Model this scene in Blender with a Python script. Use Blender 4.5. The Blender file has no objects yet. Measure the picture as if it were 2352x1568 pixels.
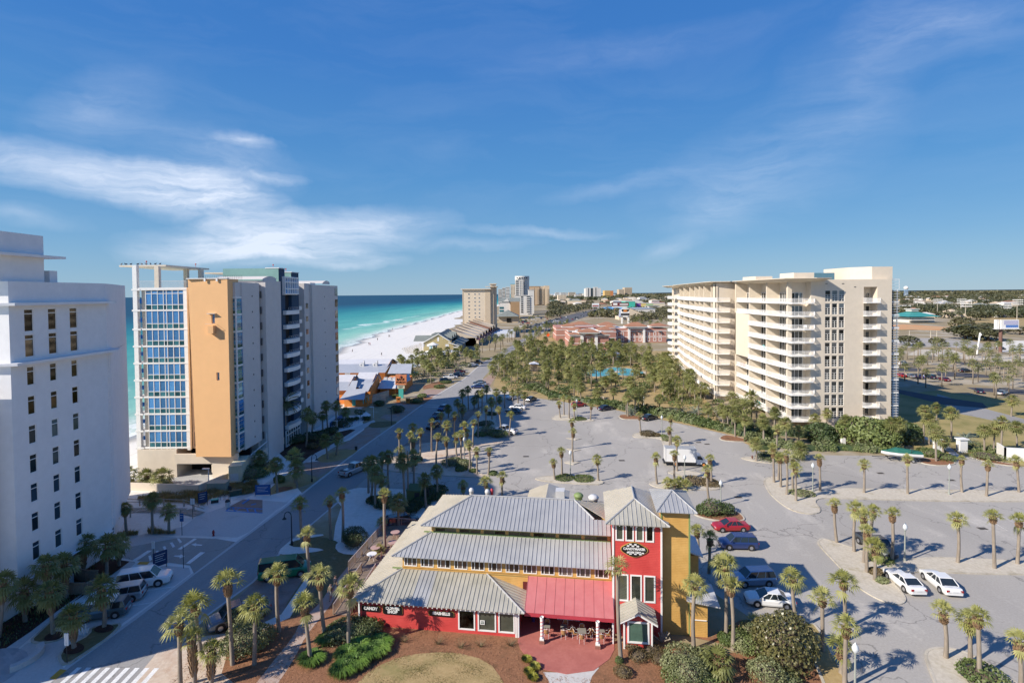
import bpy, math, random
import numpy as np
from mathutils import Vector, Matrix
random.seed(7); RNG = np.random.default_rng(7)
SC = bpy.context.scene
COL = SC.collection
pi = math.pi

# ---------------------------------------------------------------- camera
cam_d = bpy.data.cameras.new('camera'); cam = bpy.data.objects.new('camera', cam_d); COL.objects.link(cam)
PITCH, ROLL = math.radians(1.5), 0.0088
fw = Vector((0, math.cos(PITCH), -math.sin(PITCH))); up0 = Vector((0, math.sin(PITCH), math.cos(PITCH))); rt0 = Vector((1, 0, 0))
rt = rt0*math.cos(ROLL) - up0*math.sin(ROLL); up = up0*math.cos(ROLL) + rt0*math.sin(ROLL)
mw = Matrix((rt, up, -fw)).transposed().to_4x4(); mw.translation = (0, 0, 32.3)
cam.matrix_world = mw
cam_d.sensor_width = 36; cam_d.lens = 36*1230.3/2352; cam_d.shift_y = -(784-706.9)/2352
cam_d.clip_start = 0.5; cam_d.clip_end = 80000
SC.camera = cam

# ---------------------------------------------------------------- sun and sky
SUN_EL, SUN_AZ = math.radians(33), math.atan2(-.898, -.44)
sd = bpy.data.lights.new('sun', 'SUN'); sun = bpy.data.objects.new('sun', sd); COL.objects.link(sun)
sd.energy = 4.2; sd.angle = math.radians(0.5); sd.color = (1, .91, .79)
sdir = Vector((math.sin(SUN_AZ)*math.cos(SUN_EL), math.cos(SUN_AZ)*math.cos(SUN_EL), math.sin(SUN_EL)))
sun.rotation_euler = sdir.to_track_quat('Z', 'Y').to_euler(); sun.location = (-60, -40, 90)
world = bpy.data.worlds.new('World'); SC.world = world; world.use_nodes = True
wt = world.node_tree; wt.nodes.clear()
SC.view_settings.view_transform = 'Standard'; SC.view_settings.look = 'None'
SC.view_settings.exposure = 0.68; SC.view_settings.gamma = 1; SC.view_settings.use_curve_mapping = False

class NT:
    def __init__(s, t): s.t = t
    def n(s, typ, **kw):
        nd = s.t.nodes.new(typ)
        for k, v in kw.items():
            if k[0] == '_': nd.inputs[k[1:].replace('_', ' ')].default_value = v
            else: setattr(nd, k, v)
        return nd
    def l(s, a, b): s.t.links.new(a, b)
    def m(s, op, a, b=None, c=None, clamp=False):
        nd = s.t.nodes.new('ShaderNodeMath'); nd.operation = op; nd.use_clamp = clamp
        for i, x in enumerate((a, b, c)):
            if x is None: continue
            if isinstance(x, (int, float)): nd.inputs[i].default_value = x
            else: s.l(x, nd.inputs[i])
        return nd.outputs[0]
    def mix(s, fac, a, b, blend='MIX'):
        nd = s.t.nodes.new('ShaderNodeMix'); nd.data_type = 'RGBA'; nd.blend_type = blend
        for i, x in ((0, fac), (6, a), (7, b)):
            if isinstance(x, (int, float)): nd.inputs[i].default_value = x
            elif isinstance(x, tuple): nd.inputs[i].default_value = (*x[:3], 1)
            else: s.l(x, nd.inputs[i])
        return nd.outputs[2]
    def ramp(s, fac, stops, interp='LINEAR'):
        nd = s.t.nodes.new('ShaderNodeValToRGB'); cr = nd.color_ramp; cr.interpolation = interp
        while len(cr.elements) < len(stops): cr.elements.new(1)
        for e, (p, c) in zip(cr.elements, stops):
            e.position = p; e.color = (*(c if isinstance(c, tuple) else (c, c, c)), 1)
        s.l(fac, nd.inputs[0]); return nd.outputs[0]
    def mapr(s, v, a, b, c=0., d=1.):
        nd = s.t.nodes.new('ShaderNodeMapRange'); s.l(v, nd.inputs[0])
        for i, x in enumerate((a, b, c, d)): nd.inputs[i+1].default_value = x
        return nd.outputs[0]
    def noise(s, vec, scale, detail=4, rough=.55, dist=0.):
        nd = s.n('ShaderNodeTexNoise', _Scale=scale, _Detail=detail, _Roughness=rough, _Distortion=dist)
        if vec is not None: s.l(vec, nd.inputs['Vector'])
        return nd.outputs[0]

def build_sky():
    N = NT(wt)
    out = N.n('ShaderNodeOutputWorld'); bg = N.n('ShaderNodeBackground', _Strength=0.11)
    sky = N.n('ShaderNodeTexSky', sky_type='NISHITA', sun_disc=False, sun_elevation=SUN_EL, sun_rotation=SUN_AZ,
              altitude=0, air_density=1.0, dust_density=0.05, ozone_density=3.0)
    hs = N.n('ShaderNodeHueSaturation', _Saturation=1.2, _Value=1.0); N.l(sky.outputs[0], hs.inputs['Color'])
    tc = N.n('ShaderNodeTexCoord'); sp = N.n('ShaderNodeSeparateXYZ'); N.l(tc.outputs['Generated'], sp.inputs[0])
    az = N.m('ARCTAN2', sp.outputs[0], sp.outputs[1]); el = N.m('ARCSINE', sp.outputs[2])
    cb = N.n('ShaderNodeCombineXYZ'); N.l(az, cb.inputs[0]); N.l(el, cb.inputs[1]); ae = cb.outputs[0]
    wn = N.n('ShaderNodeTexNoise', _Scale=5., _Detail=5, _Roughness=.6); N.l(ae, wn.inputs['Vector'])
    off = N.n('ShaderNodeVectorMath', operation='MULTIPLY_ADD'); N.l(wn.outputs[1], off.inputs[0]); off.inputs[1].default_value = (.16, .06, 0)
    off.inputs[2].default_value = (-.08, -.03, 0)
    ad = N.n('ShaderNodeVectorMath', operation='ADD'); N.l(ae, ad.inputs[0]); N.l(off.outputs[0], ad.inputs[1]); aw = ad.outputs[0]
    total = None
    for (cx, cy, rx, ry, a), w in CLOUDS:
        mp = N.n('ShaderNodeMapping', vector_type='TEXTURE'); N.l(aw, mp.inputs[0])
        mp.inputs[1].default_value = (cx, cy, 0); mp.inputs[2].default_value = (0, 0, a); mp.inputs[3].default_value = (rx*1.35, ry*1.9, 1)
        gr = N.n('ShaderNodeTexGradient', gradient_type='SPHERICAL'); N.l(mp.outputs[0], gr.inputs[0])
        v = N.m('MULTIPLY', N.mapr(gr.outputs[1], 0, .9), w)
        total = v if total is None else N.m('ADD', total, v)
    ms = N.n('ShaderNodeMapping'); N.l(aw, ms.inputs[0]); ms.inputs[2].default_value = (0, 0, .12); ms.inputs[3].default_value = (2.2, 11, 1)
    st = N.noise(ms.outputs[0], 2.4, 8, .62, .6)
    fine = N.noise(ms.outputs[0], 9, 6, .6, .3)
    body = N.m('ADD', N.mapr(st, .2, .85), N.m('MULTIPLY', N.m('SUBTRACT', fine, .5), .3))
    cl = N.m('MULTIPLY', total, N.m('MAXIMUM', body, 0.), clamp=True)
    veil = N.m('MULTIPLY', N.mapr(N.noise(ms.outputs[0], 1.1, 6, .6, 1.), .45, .8), .05)
    cl = N.m('MINIMUM', N.m('ADD', cl, N.m('MULTIPLY', veil, N.mapr(el, .02, .2))), .8)
    rmp = N.ramp(N.m('MULTIPLY', N.m('MAXIMUM', el, 0.), 1/1.6), [(0, (.33,.58,.82)), (.06, (.20,.47,.82)), (.13, (.115,.375,.80)), (.25, (.065,.27,.755)), (.45, (.04,.195,.66)), (1, (.035,.15,.55))])
    clear = N.n('ShaderNodeVectorMath', operation='SCALE'); N.l(rmp, clear.inputs[0]); clear.inputs['Scale'].default_value = 4.3
    blue = N.mix(.9, hs.outputs[0], clear.outputs[0])   # crisp winter air over the gulf
    col = N.mix(cl, blue, (5.2, 5.6, 6.4))
    N.l(col, bg.inputs[0]); N.l(bg.outputs[0], out.inputs[0])
CLOUDS = [((-0.666,0.181,0.184,0.022,-0.082), .95), ((-0.517,0.157,0.135,0.028,-0.209), 1.15), ((-0.374,0.104,0.218,0.028,0.093), 1.35), ((-0.423,0.077,0.157,0.016,-0.038), .7), ((-0.459,0.249,0.049,0.008,-0.043), .6), ((-0.498,0.213,0.110,0.031,-0.138), .45),
 ((-0.644,0.272,0.088,0.031,0.442), .3), ((-0.417,0.196,0.052,0.006,-0.003), .6), ((0.436,0.202,0.176,0.054,0.256), .26), ((0.361,0.151,0.081,0.037,0.485), .18), ((0.671,0.364,0.114,0.031,-0.098), .3), ((0.565,0.320,0.080,0.052,0.485), .18), ((0.182,0.411,0.236,0.019,0.060), .15),
 ((0.197,0.188,0.120,0.011,0.150), .22), ((-0.235,0.062,0.058,0.009,0.093), .6), ((0.284,0.077,0.055,0.011,0.256), .3), ((0.053,0.116,0.128,0.006,-0.056), .4), ((-0.734,0.110,0.056,0.011,-0.032), .3), ((-0.077,0.093,0.113,0.008,0.045), .3), ((-0.314,0.051,0.037,0.006,0.006), .5)]
build_sky()

# ---------------------------------------------------------------- materials
MATS = {}
def mat(name, col, rough=.7, var=.12, scale=3., metal=0., bump=0., bscale=None, col2=None, spec=None, coat=0.):
    """plain surface: base colour with two octaves of mottling, fine relief"""
    if name in MATS: return MATS[name]
    m = bpy.data.materials.new(name); m.use_nodes = True; t = m.node_tree; N = NT(t); b = t.nodes['Principled BSDF']
    b.inputs['Roughness'].default_value = rough; b.inputs['Metallic'].default_value = metal
    if spec is not None: b.inputs['Specular IOR Level'].default_value = spec
    if coat: b.inputs['Coat Weight'].default_value = coat; b.inputs['Coat Roughness'].default_value = .06
    tc = N.n('ShaderNodeTexCoord'); vec = tc.outputs['Object']
    if var > 0 or col2:
        nz = N.noise(vec, scale, 6, .6); nz2 = N.noise(vec, scale*.13, 3, .5)
        f = N.m('ADD', N.m('MULTIPLY', nz, .6), N.m('MULTIPLY', nz2, .4))
        c2 = col2 or tuple(min(1, c*(1+var*1.6)) for c in col); c1 = col if col2 else tuple(c*(1-var*1.6) for c in col)
        N.l(N.mix(N.mapr(f, .36, .64), c1, c2), b.inputs['Base Color'])
    else: b.inputs['Base Color'].default_value = (*col, 1)
    if bump:
        bp = N.n('ShaderNodeBump', _Strength=bump, _Distance=.05); N.l(N.noise(vec, bscale or scale*4, 4, .6), bp.inputs['Height']); N.l(bp.outputs[0], b.inputs['Normal'])
    MATS[name] = m; return m

def leafmat(name, c1, c2, scale=1.2, trans=.3, rough=.55):
    m = bpy.data.materials.new(name); m.use_nodes = True; t = m.node_tree; N = NT(t); b = t.nodes['Principled BSDF']; o = t.nodes['Material Output']
    oi = N.n('ShaderNodeObjectInfo'); tc = N.n('ShaderNodeTexCoord')
    f = N.m('ADD', N.m('MULTIPLY', N.noise(tc.outputs['Object'], scale, 5, .6), 1.), N.m('MULTIPLY', N.m('SUBTRACT', oi.outputs['Random'], .5), .35))
    c = N.mix(N.mapr(f, .3, .7), c1, c2); N.l(c, b.inputs['Base Color']); b.inputs['Roughness'].default_value = rough
    tr = N.n('ShaderNodeBsdfTranslucent'); N.l(N.mix(.5, c, (.3, .32, .04)), tr.inputs[0]); mx = N.n('ShaderNodeMixShader', _Fac=trans)
    N.l(b.outputs[0], mx.inputs[1]); N.l(tr.outputs[0], mx.inputs[2]); N.l(mx.outputs[0], o.inputs[0]); MATS[name] = m; return m

# ---------------------------------------------------------------- mesh helpers
class G:
    """collects faces; build with part()"""
    def __init__(s): s.v = []; s.f = []; s.m = []
    def add(s, vs, fs, m=0):
        o = len(s.v); s.v += [tuple(p) for p in vs]; s.f += [tuple(i+o for i in q) for q in fs]; s.m += [m]*len(fs); return s
    def quad(s, *pts, m=0): return s.add(pts, [tuple(range(len(pts)))], m)
    def box(s, x0, y0, z0, x1, y1, z1, m=0):
        return s.add([(x0,y0,z0),(x1,y0,z0),(x1,y1,z0),(x0,y1,z0),(x0,y0,z1),(x1,y0,z1),(x1,y1,z1),(x0,y1,z1)],
                     [(0,3,2,1),(4,5,6,7),(0,1,5,4),(1,2,6,5),(2,3,7,6),(3,0,4,7)], m)
    def prism(s, poly, z0, z1, m=0, mt=None):
        if area(poly) < 0: poly = poly[::-1]
        n = len(poly); s.add([(x,y,z0) for x,y in poly]+[(x,y,z1) for x,y in poly], [(i,(i+1)%n,(i+1)%n+n,i+n) for i in range(n)], m)
        s.add([(x,y,z1) for x,y in poly], [tuple(range(n))], m if mt is None else mt); s.add([(x,y,z0) for x,y in poly], [tuple(range(n))[::-1]], m); return s
    def tube(s, p0, p1, r0, r1=None, n=8, m=0, cap=True):
        r1 = r0 if r1 is None else r1; p0 = Vector(p0); p1 = Vector(p1); d = (p1-p0).normalized()
        a = d.orthogonal().normalized(); b = d.cross(a); vs = []
        for p, r in ((p0, r0), (p1, r1)): vs += [p+(a*math.cos(2*pi*i/n)+b*math.sin(2*pi*i/n))*r for i in range(n)]
        fs = [(i,(i+1)%n,(i+1)%n+n,i+n) for i in range(n)]
        if cap: fs += [tuple(range(n))[::-1], tuple(range(n, 2*n))]
        return s.add(vs, fs, m)
    def path(s, pts, r, n=6, m=0):
        for a, b in zip(pts, pts[1:]): s.tube(a, b, r, r, n, m)
        return s
    def lathe(s, prof, n=12, c=(0,0,0), m=0):
        vs = [(c[0]+r*math.cos(2*pi*i/n), c[1]+r*math.sin(2*pi*i/n), c[2]+z) for r, z in prof for i in range(n)]
        fs = [(j*n+i, j*n+(i+1)%n, (j+1)*n+(i+1)%n, (j+1)*n+i) for j in range(len(prof)-1) for i in range(n)]
        return s.add(vs, fs, m)
    def ball(s, c, r, m=0, n=8, k=6):
        rr = r if isinstance(r, (tuple, list)) else (r, r, r)
        prof = [(math.sin(pi*j/k), -math.cos(pi*j/k)) for j in range(k+1)]
        vs = [(c[0]+rr[0]*p*math.cos(2*pi*i/n), c[1]+rr[1]*p*math.sin(2*pi*i/n), c[2]+rr[2]*q) for p, q in prof for i in range(n)]
        return s.add(vs, [(j*n+i, j*n+(i+1)%n, (j+1)*n+(i+1)%n, (j+1)*n+i) for j in range(k) for i in range(n)], m)
    def move(s, M):
        s.v = [tuple(M @ Vector(p)) for p in s.v]; return s
    def mesh(s, name, mats, smooth=False):
        me = bpy.data.meshes.new(name); me.from_pydata(s.v, [], s.f)
        for q in (mats if isinstance(mats, (list, tuple)) else [mats]): me.materials.append(q)
        if len(me.materials) > 1: me.polygons.foreach_set('material_index', s.m)
        if smooth: me.polygons.foreach_set('use_smooth', [True]*len(s.f))
        me.update(); return me
def area(p): return sum(a[0]*b[1]-b[0]*a[1] for a, b in zip(p, p[1:]+p[:1]))/2
def rz(a): return Matrix.Rotation(a, 4, 'Z')
def T(*p): return Matrix.Translation(p)

ROOT = {}
def link(o, parent=None, label=None, cat=None, group=None, kind=None):
    COL.objects.link(o)
    if parent is not None: o.parent = parent
    if label: o['label'] = label
    if cat: o['category'] = cat
    if group: o['group'] = group
    if kind: o['kind'] = kind
    return o
def thing(name, label, cat, loc=(0,0,0), rot=0., group=None):
    o = bpy.data.objects.new(name, None); o.empty_display_size = .3; o.location = (*loc[:2], loc[2] if len(loc) > 2 else 0.); o.rotation_euler = (0, 0, rot)
    link(o, None, label, cat, group); ROOT[o.name] = (T(*o.location) @ rz(rot)).inverted(); return o
def root_of(o):
    while o.parent is not None: o = o.parent
    return o
def part(g, name, mats, parent, world=False, smooth=False, label=None, kind=None):
    """one mesh object under its thing; world=True: the faces were given in world coordinates"""
    if world: g.move(ROOT[root_of(parent).name])
    return link(bpy.data.objects.new(name, g.mesh(name, mats, smooth)), parent, label, kind=kind)
def inst(me, name, parent, loc, rot=0., scale=None, world=False, label=None):
    o = bpy.data.objects.new(name, me); o.rotation_euler = (0, 0, rot)
    if world: loc = ROOT[root_of(parent).name] @ Vector(loc)
    o.location = loc
    if scale is not None: o.scale = scale if isinstance(scale, (tuple, list)) else (scale,)*3
    return link(o, parent, label)
def single(g, name, mats, label, cat, loc=(0,0,0), rot=0., group=None, smooth=False, kind=None):
    o = bpy.data.objects.new(name, g.mesh(name, mats, smooth)); o.location = loc; o.rotation_euler = (0, 0, rot); return link(o, None, label, cat, group, kind)
def copy_tree(o, parent=None):
    c = o.copy(); COL.objects.link(c); c.parent = parent
    for ch in list(o.children): copy_tree(ch, c)
    return c
def struct(g, name, mats, smooth=False, kind='structure'):
    return link(bpy.data.objects.new(name, g.mesh(name, mats, smooth)), None, kind=kind)
def text_geo(txt, size, M, mats_i=0, depth=.03, bold=.012, align='CENTER', spacing=1.):
    cu = bpy.data.curves.new('lettering', 'FONT'); cu.body = txt; cu.size = size; cu.extrude = depth; cu.offset = bold*size; cu.align_x = align; cu.align_y = 'CENTER'; cu.space_character = spacing; cu.resolution_u = 3; cu.space_line = .85
    o = bpy.data.objects.new('lettering', cu); me = o.to_mesh(); g = G()
    g.add([M @ v.co for v in me.vertices], [tuple(p.vertices) for p in me.polygons]); o.to_mesh_clear(); bpy.data.objects.remove(o); bpy.data.curves.remove(cu); return g
def face_front(x, y, z, rot=0.):   # text frame standing upright, reading from -Y
    return T(x, y, z) @ rz(rot) @ Matrix.Rotation(pi/2, 4, 'X')
def chaikin(p, n=2):
    for _ in range(n):
        q = []
        for a, b in zip(p, p[1:]+p[:1]): q += [(a[0]*.75+b[0]*.25, a[1]*.75+b[1]*.25), (a[0]*.25+b[0]*.75, a[1]*.25+b[1]*.75)]
        p = q
    return p
def inset(p, d):
    if area(p) < 0: p = p[::-1]
    out = []; n = len(p)
    for i in range(n):
        a, b, c = Vector(p[i-1]), Vector(p[i]), Vector(p[(i+1)%n]); e1 = (b-a).normalized(); e2 = (c-b).normalized()
        nn = Vector((-e1.y-e2.y, e1.x+e2.x)); nn = nn.normalized()/max(.5, abs(nn.length)/2) if nn.length > 1e-6 else Vector((-e1.y, e1.x)); out.append(tuple(b+nn*d))
    return out

# ---------------------------------------------------------------- ground materials
def ground_mat(name, c1, c2, c3, s1, s2, rough=.9, bump=.25, thr=(.45, .62), stretch=None, cracks=0):
    """two-tone mottled ground with a third colour drifting over it in patches"""
    m = bpy.data.materials.new(name); m.use_nodes = True; N = NT(m.node_tree); b = m.node_tree.nodes['Principled BSDF']; b.inputs['Roughness'].default_value = rough
    b.inputs['Specular IOR Level'].default_value = .25
    tc = N.n('ShaderNodeTexCoord'); v = tc.outputs['Object']
    if stretch:
        mp = N.n('ShaderNodeMapping'); N.l(v, mp.inputs[0]); mp.inputs[2].default_value = (0, 0, stretch[0]); mp.inputs[3].default_value = stretch[1]; v2 = mp.outputs[0]
    else: v2 = v
    a = N.mix(N.mapr(N.noise(v, s1, 7, .65), .3, .7), c1, c2)
    k = N.m('ADD', N.m('MULTIPLY', N.noise(v2, s2, 6, .62, .4), .8), N.m('MULTIPLY', N.noise(v, s1*.6, 3), .2))
    c = N.mix(N.mapr(k, *thr), a, c3)
    if cracks:   # old asphalt: sealed cracks, tyre-darkened lanes and oil spots
        wv = N.n('ShaderNodeVectorMath', operation='ADD'); N.l(v, wv.inputs[0]); nn = N.n('ShaderNodeTexNoise', _Scale=.35, _Detail=5); N.l(v, nn.inputs['Vector']); sc_ = N.n('ShaderNodeVectorMath', operation='SCALE'); N.l(nn.outputs[1], sc_.inputs[0]); sc_.inputs['Scale'].default_value = 5; N.l(sc_.outputs[0], wv.inputs[1])
        vo = N.n('ShaderNodeTexVoronoi', feature='DISTANCE_TO_EDGE', _Scale=.075); N.l(wv.outputs[0], vo.inputs['Vector']); c = N.mix(N.m('MULTIPLY', N.mapr(vo.outputs[0], .008, .002), cracks), c, (.12,.115,.11))
        c = N.mix(N.m('MULTIPLY', N.mapr(N.noise(v, 1.3, 2), .70, .78), .45), c, (.11,.105,.10)); c = N.mix(N.m('MULTIPLY', N.mapr(N.noise(v2, .05, 3), .45, .65), .35), c, tuple(q*.72 for q in c1))
    N.l(c, b.inputs['Base Color'])
    bp = N.n('ShaderNodeBump', _Strength=bump, _Distance=.08); N.l(N.noise(v, s1*1.5, 5, .7), bp.inputs['Height']); N.l(bp.outputs[0], b.inputs['Normal'])
    MATS[name] = m; return m
M_land = ground_mat('land', (.26,.205,.115), (.34,.275,.17), (.42,.37,.29), .5, .03, thr=(.5,.62))
M_asph = ground_mat('asphalt_lot', (.335,.315,.285), (.42,.395,.36), (.56,.52,.46), 5., .16, thr=(.53,.72), stretch=(.5,(1,.45,1)), cracks=.55)
M_road = ground_mat('asphalt_street', (.28,.27,.26), (.35,.34,.325), (.46,.44,.40), 6., .12, thr=(.52,.74), stretch=(.2,(1,.2,1)), cracks=.5)
M_sand = ground_mat('white_sand', (.62,.59,.53), (.74,.71,.65), (.52,.48,.40), 1.6, .25, thr=(.55,.8))
M_isand = ground_mat('island_sand', (.44,.39,.31), (.58,.53,.44), (.33,.28,.17), 3., .5, thr=(.56,.72))
M_pink = ground_mat('pinkish_sand', (.50,.40,.31), (.62,.52,.42), (.42,.27,.18), 3., .4, thr=(.5,.7))
M_straw = ground_mat('pine_straw', (.20,.095,.05), (.33,.165,.09), (.13,.075,.04), 5., .6, thr=(.52,.7), bump=.6)
M_mulch = ground_mat('dark_mulch', (.055,.025,.018), (.10,.05,.035), (.035,.02,.015), 6., .7, bump=.6)
M_dry = ground_mat('dry_lawn', (.33,.24,.11), (.43,.32,.16), (.22,.20,.075), 2.5, .25, thr=(.5,.7), bump=.4)
M_shlawn = ground_mat('thin_lawn', (.13,.115,.05), (.20,.16,.08), (.30,.26,.20), 2.5, .3, thr=(.55,.75), bump=.4)
M_green = ground_mat('green_lawn', (.31,.255,.10), (.38,.30,.14), (.22,.20,.07), 2.5, .12, bump=.4)
M_conc = ground_mat('pale_concrete', (.47,.46,.44), (.56,.55,.53), (.40,.385,.36), 4., .3, thr=(.55,.75), bump=.1)
M_kerb = ground_mat('kerb_concrete', (.45,.40,.32), (.56,.52,.44), (.36,.32,.25), 4., .5, bump=.15)
M_redc = ground_mat('red_concrete', (.40,.135,.11), (.46,.175,.145), (.36,.12,.10), 3., .35, bump=.08, rough=.6)
M_ramp = ground_mat('grey_concrete', (.36,.36,.36), (.44,.44,.43), (.30,.30,.30), 3., .3)
M_clay = ground_mat('infield_clay', (.55,.27,.12), (.62,.33,.16), (.50,.36,.2), 2., .05)
M_white = mat('road_paint', (.72,.72,.70), .7, .12, 8.)
M_bluep = mat('blue_paint', (.06,.20,.48), .7, .2, 8.)
M_yel = mat('tactile_yellow', (.55,.30,.04), .7, .1, 8.)
def pavers(name, c1, c2, mortar, scale, rot=0., bw=.5, rh=.25):
    m = bpy.data.materials.new(name); m.use_nodes = True; N = NT(m.node_tree); b = m.node_tree.nodes['Principled BSDF']; b.inputs['Roughness'].default_value = .85
    tc = N.n('ShaderNodeTexCoord'); mp = N.n('ShaderNodeMapping'); N.l(tc.outputs['Object'], mp.inputs[0]); mp.inputs[2].default_value = (0, 0, rot)
    br = N.n('ShaderNodeTexBrick', _Scale=scale, _Mortar_Size=.012, _Brick_Width=bw, _Row_Height=rh); N.l(mp.outputs[0], br.inputs[0])
    br.inputs['Color1'].default_value = (*c1, 1); br.inputs['Color2'].default_value = (*c2, 1); br.inputs['Mortar'].default_value = (*mortar, 1)
    N.l(N.mix(N.mapr(N.noise(tc.outputs['Object'], .6, 5), .35, .7), br.outputs[0], tuple(.75*x+.08 for x in mortar)), b.inputs['Base Color']); MATS[name] = m; return m
M_brick = pavers('brick_paving', (.30,.17,.125), (.36,.22,.16), (.34,.27,.22), 1.6, .3)
M_wbrick = pavers('worn_brick_paving', (.20,.13,.10), (.27,.18,.135), (.24,.19,.16), 1.6, .1)
M_plaza = pavers('grey_pavers', (.30,.31,.33), (.45,.45,.46), (.36,.36,.36), .9, .6)
M_pathb = pavers('path_brick', (.40,.26,.20), (.46,.32,.25), (.42,.34,.28), 2., -.6)

ZL = [0]
def sheet(name, pts, m, z, smooth=0, kind='structure'):
    if smooth: pts = chaikin(pts, smooth)
    if area(pts) < 0: pts = pts[::-1]
    ZL[0] += 1; z += ZL[0]*.00025   # every sheet a hair above the one before
    g = G(); g.quad(*[(x, y, z) for x, y in pts]); return struct(g, name, m, kind=kind)
def strip(name, left, right, m, z):
    g = G(); n = len(left); g.add([(x,y,z) for x,y in left]+[(x,y,z) for x,y in right], [(i, i+n, i+n+1, i+1) for i in range(n-1)]); return struct(g, name, m)
def island(pts, m, smooth=2, h=.13, kw=.22, name='planting_island'):
    """raised planted island: concrete kerb ring and the bed inside it"""
    if area(pts) < 0: pts = pts[::-1]
    p = chaikin(pts, smooth) if smooth else pts; q = inset(p, kw); n = len(p); g = G()
    g.add([(x,y,0) for x,y in p]+[(x,y,h) for x,y in p]+[(x,y,h) for x,y in q]+[(x,y,h-.03) for x,y in q],
          [(i,(i+1)%n,(i+1)%n+n,i+n) for i in range(n)]+[(i+n,(i+1)%n+n,(i+1)%n+2*n,i+2*n) for i in range(n)]+[(i+2*n,(i+1)%n+2*n,(i+1)%n+3*n,i+3*n) for i in range(n)])
    struct(g, 'kerb', M_kerb); g = G(); g.quad(*[(x,y,h-.025) for x,y in q]); struct(g, name, m)

# ---------------------------------------------------------------- land, beach, sea
SHORE = [(-60,-400),(-74,0),(-86,80),(-90,120),(-95,200),(-101,312),(-110,420),(-112,470),(-109,600),(-106,700),(-104,943),(-98,1100),(-60,1500),(150,2600),(900,4600),(2600,7000)]
def resample(p, k):
    o = []
    for a, b in zip(p, p[1:]): o += [(a[0]+(b[0]-a[0])*i/k, a[1]+(b[1]-a[1])*i/k) for i in range(k)]
    return o+[p[-1]]
SH = chaikin(resample(SHORE, 1), 0)
g = G(); g.quad(*[(x+16, y, 0) for x, y in SH], (9000, 7000, 0), (9000, -400, 0)); struct(g, 'land', M_land)
ES = resample(SHORE, 10); ES = [(x+2.5*math.sin(y*.11)+1.5*math.sin(y*.31+1), y) for x, y in ES]
g = G(); n = len(ES)
def bz(d): return [(x+d, y) for x, y in ES]
rows = [[(x-14, y, -.55) for x, y in ES], [(x, y, -.12) for x, y in ES], [(x+6, y, .004) for x, y in ES], [(x+(52 if y < 700 else 30), y, .004) for x, y in ES]]
g.add(sum(rows, []), [(j*n+i, (j+1)*n+i, (j+1)*n+i+1, j*n+i+1) for j in range(3) for i in range(n-1)])
def beach_mat():
    m = bpy.data.materials.new('beach_sand'); m.use_nodes = True; N = NT(m.node_tree); b = m.node_tree.nodes['Principled BSDF']; b.inputs['Roughness'].default_value = .9
    tc = N.n('ShaderNodeTexCoord'); v = tc.outputs['Object']; sp = N.n('ShaderNodeSeparateXYZ'); N.l(v, sp.inputs[0])
    dry = N.mix(N.mapr(N.noise(v, .5, 8, .7), .3, .7), (.66,.64,.59), (.76,.74,.70))
    mp = N.n('ShaderNodeMapping'); N.l(v, mp.inputs[0]); mp.inputs[2].default_value = (0, 0, -.05); mp.inputs[3].default_value = (.5, .012, 1)
    tracks = N.mapr(N.noise(mp.outputs[0], 1.4, 4, .6), .60, .66); dry = N.mix(N.m('MULTIPLY', tracks, .5), dry, (.46,.45,.43))
    wet = N.mapr(sp.outputs[2], -.11, .0); N.l(N.mix(wet, (.36,.34,.30), dry), b.inputs['Base Color']); N.l(N.mapr(sp.outputs[2], -.12, -.05, .25, .9), b.inputs['Roughness'])
    bp = N.n('ShaderNodeBump', _Strength=.5, _Distance=.1); N.l(N.noise(v, 1.2, 6, .7), bp.inputs['Height']); N.l(bp.outputs[0], b.inputs['Normal']); return m
struct(g, 'beach', beach_mat())
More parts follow.
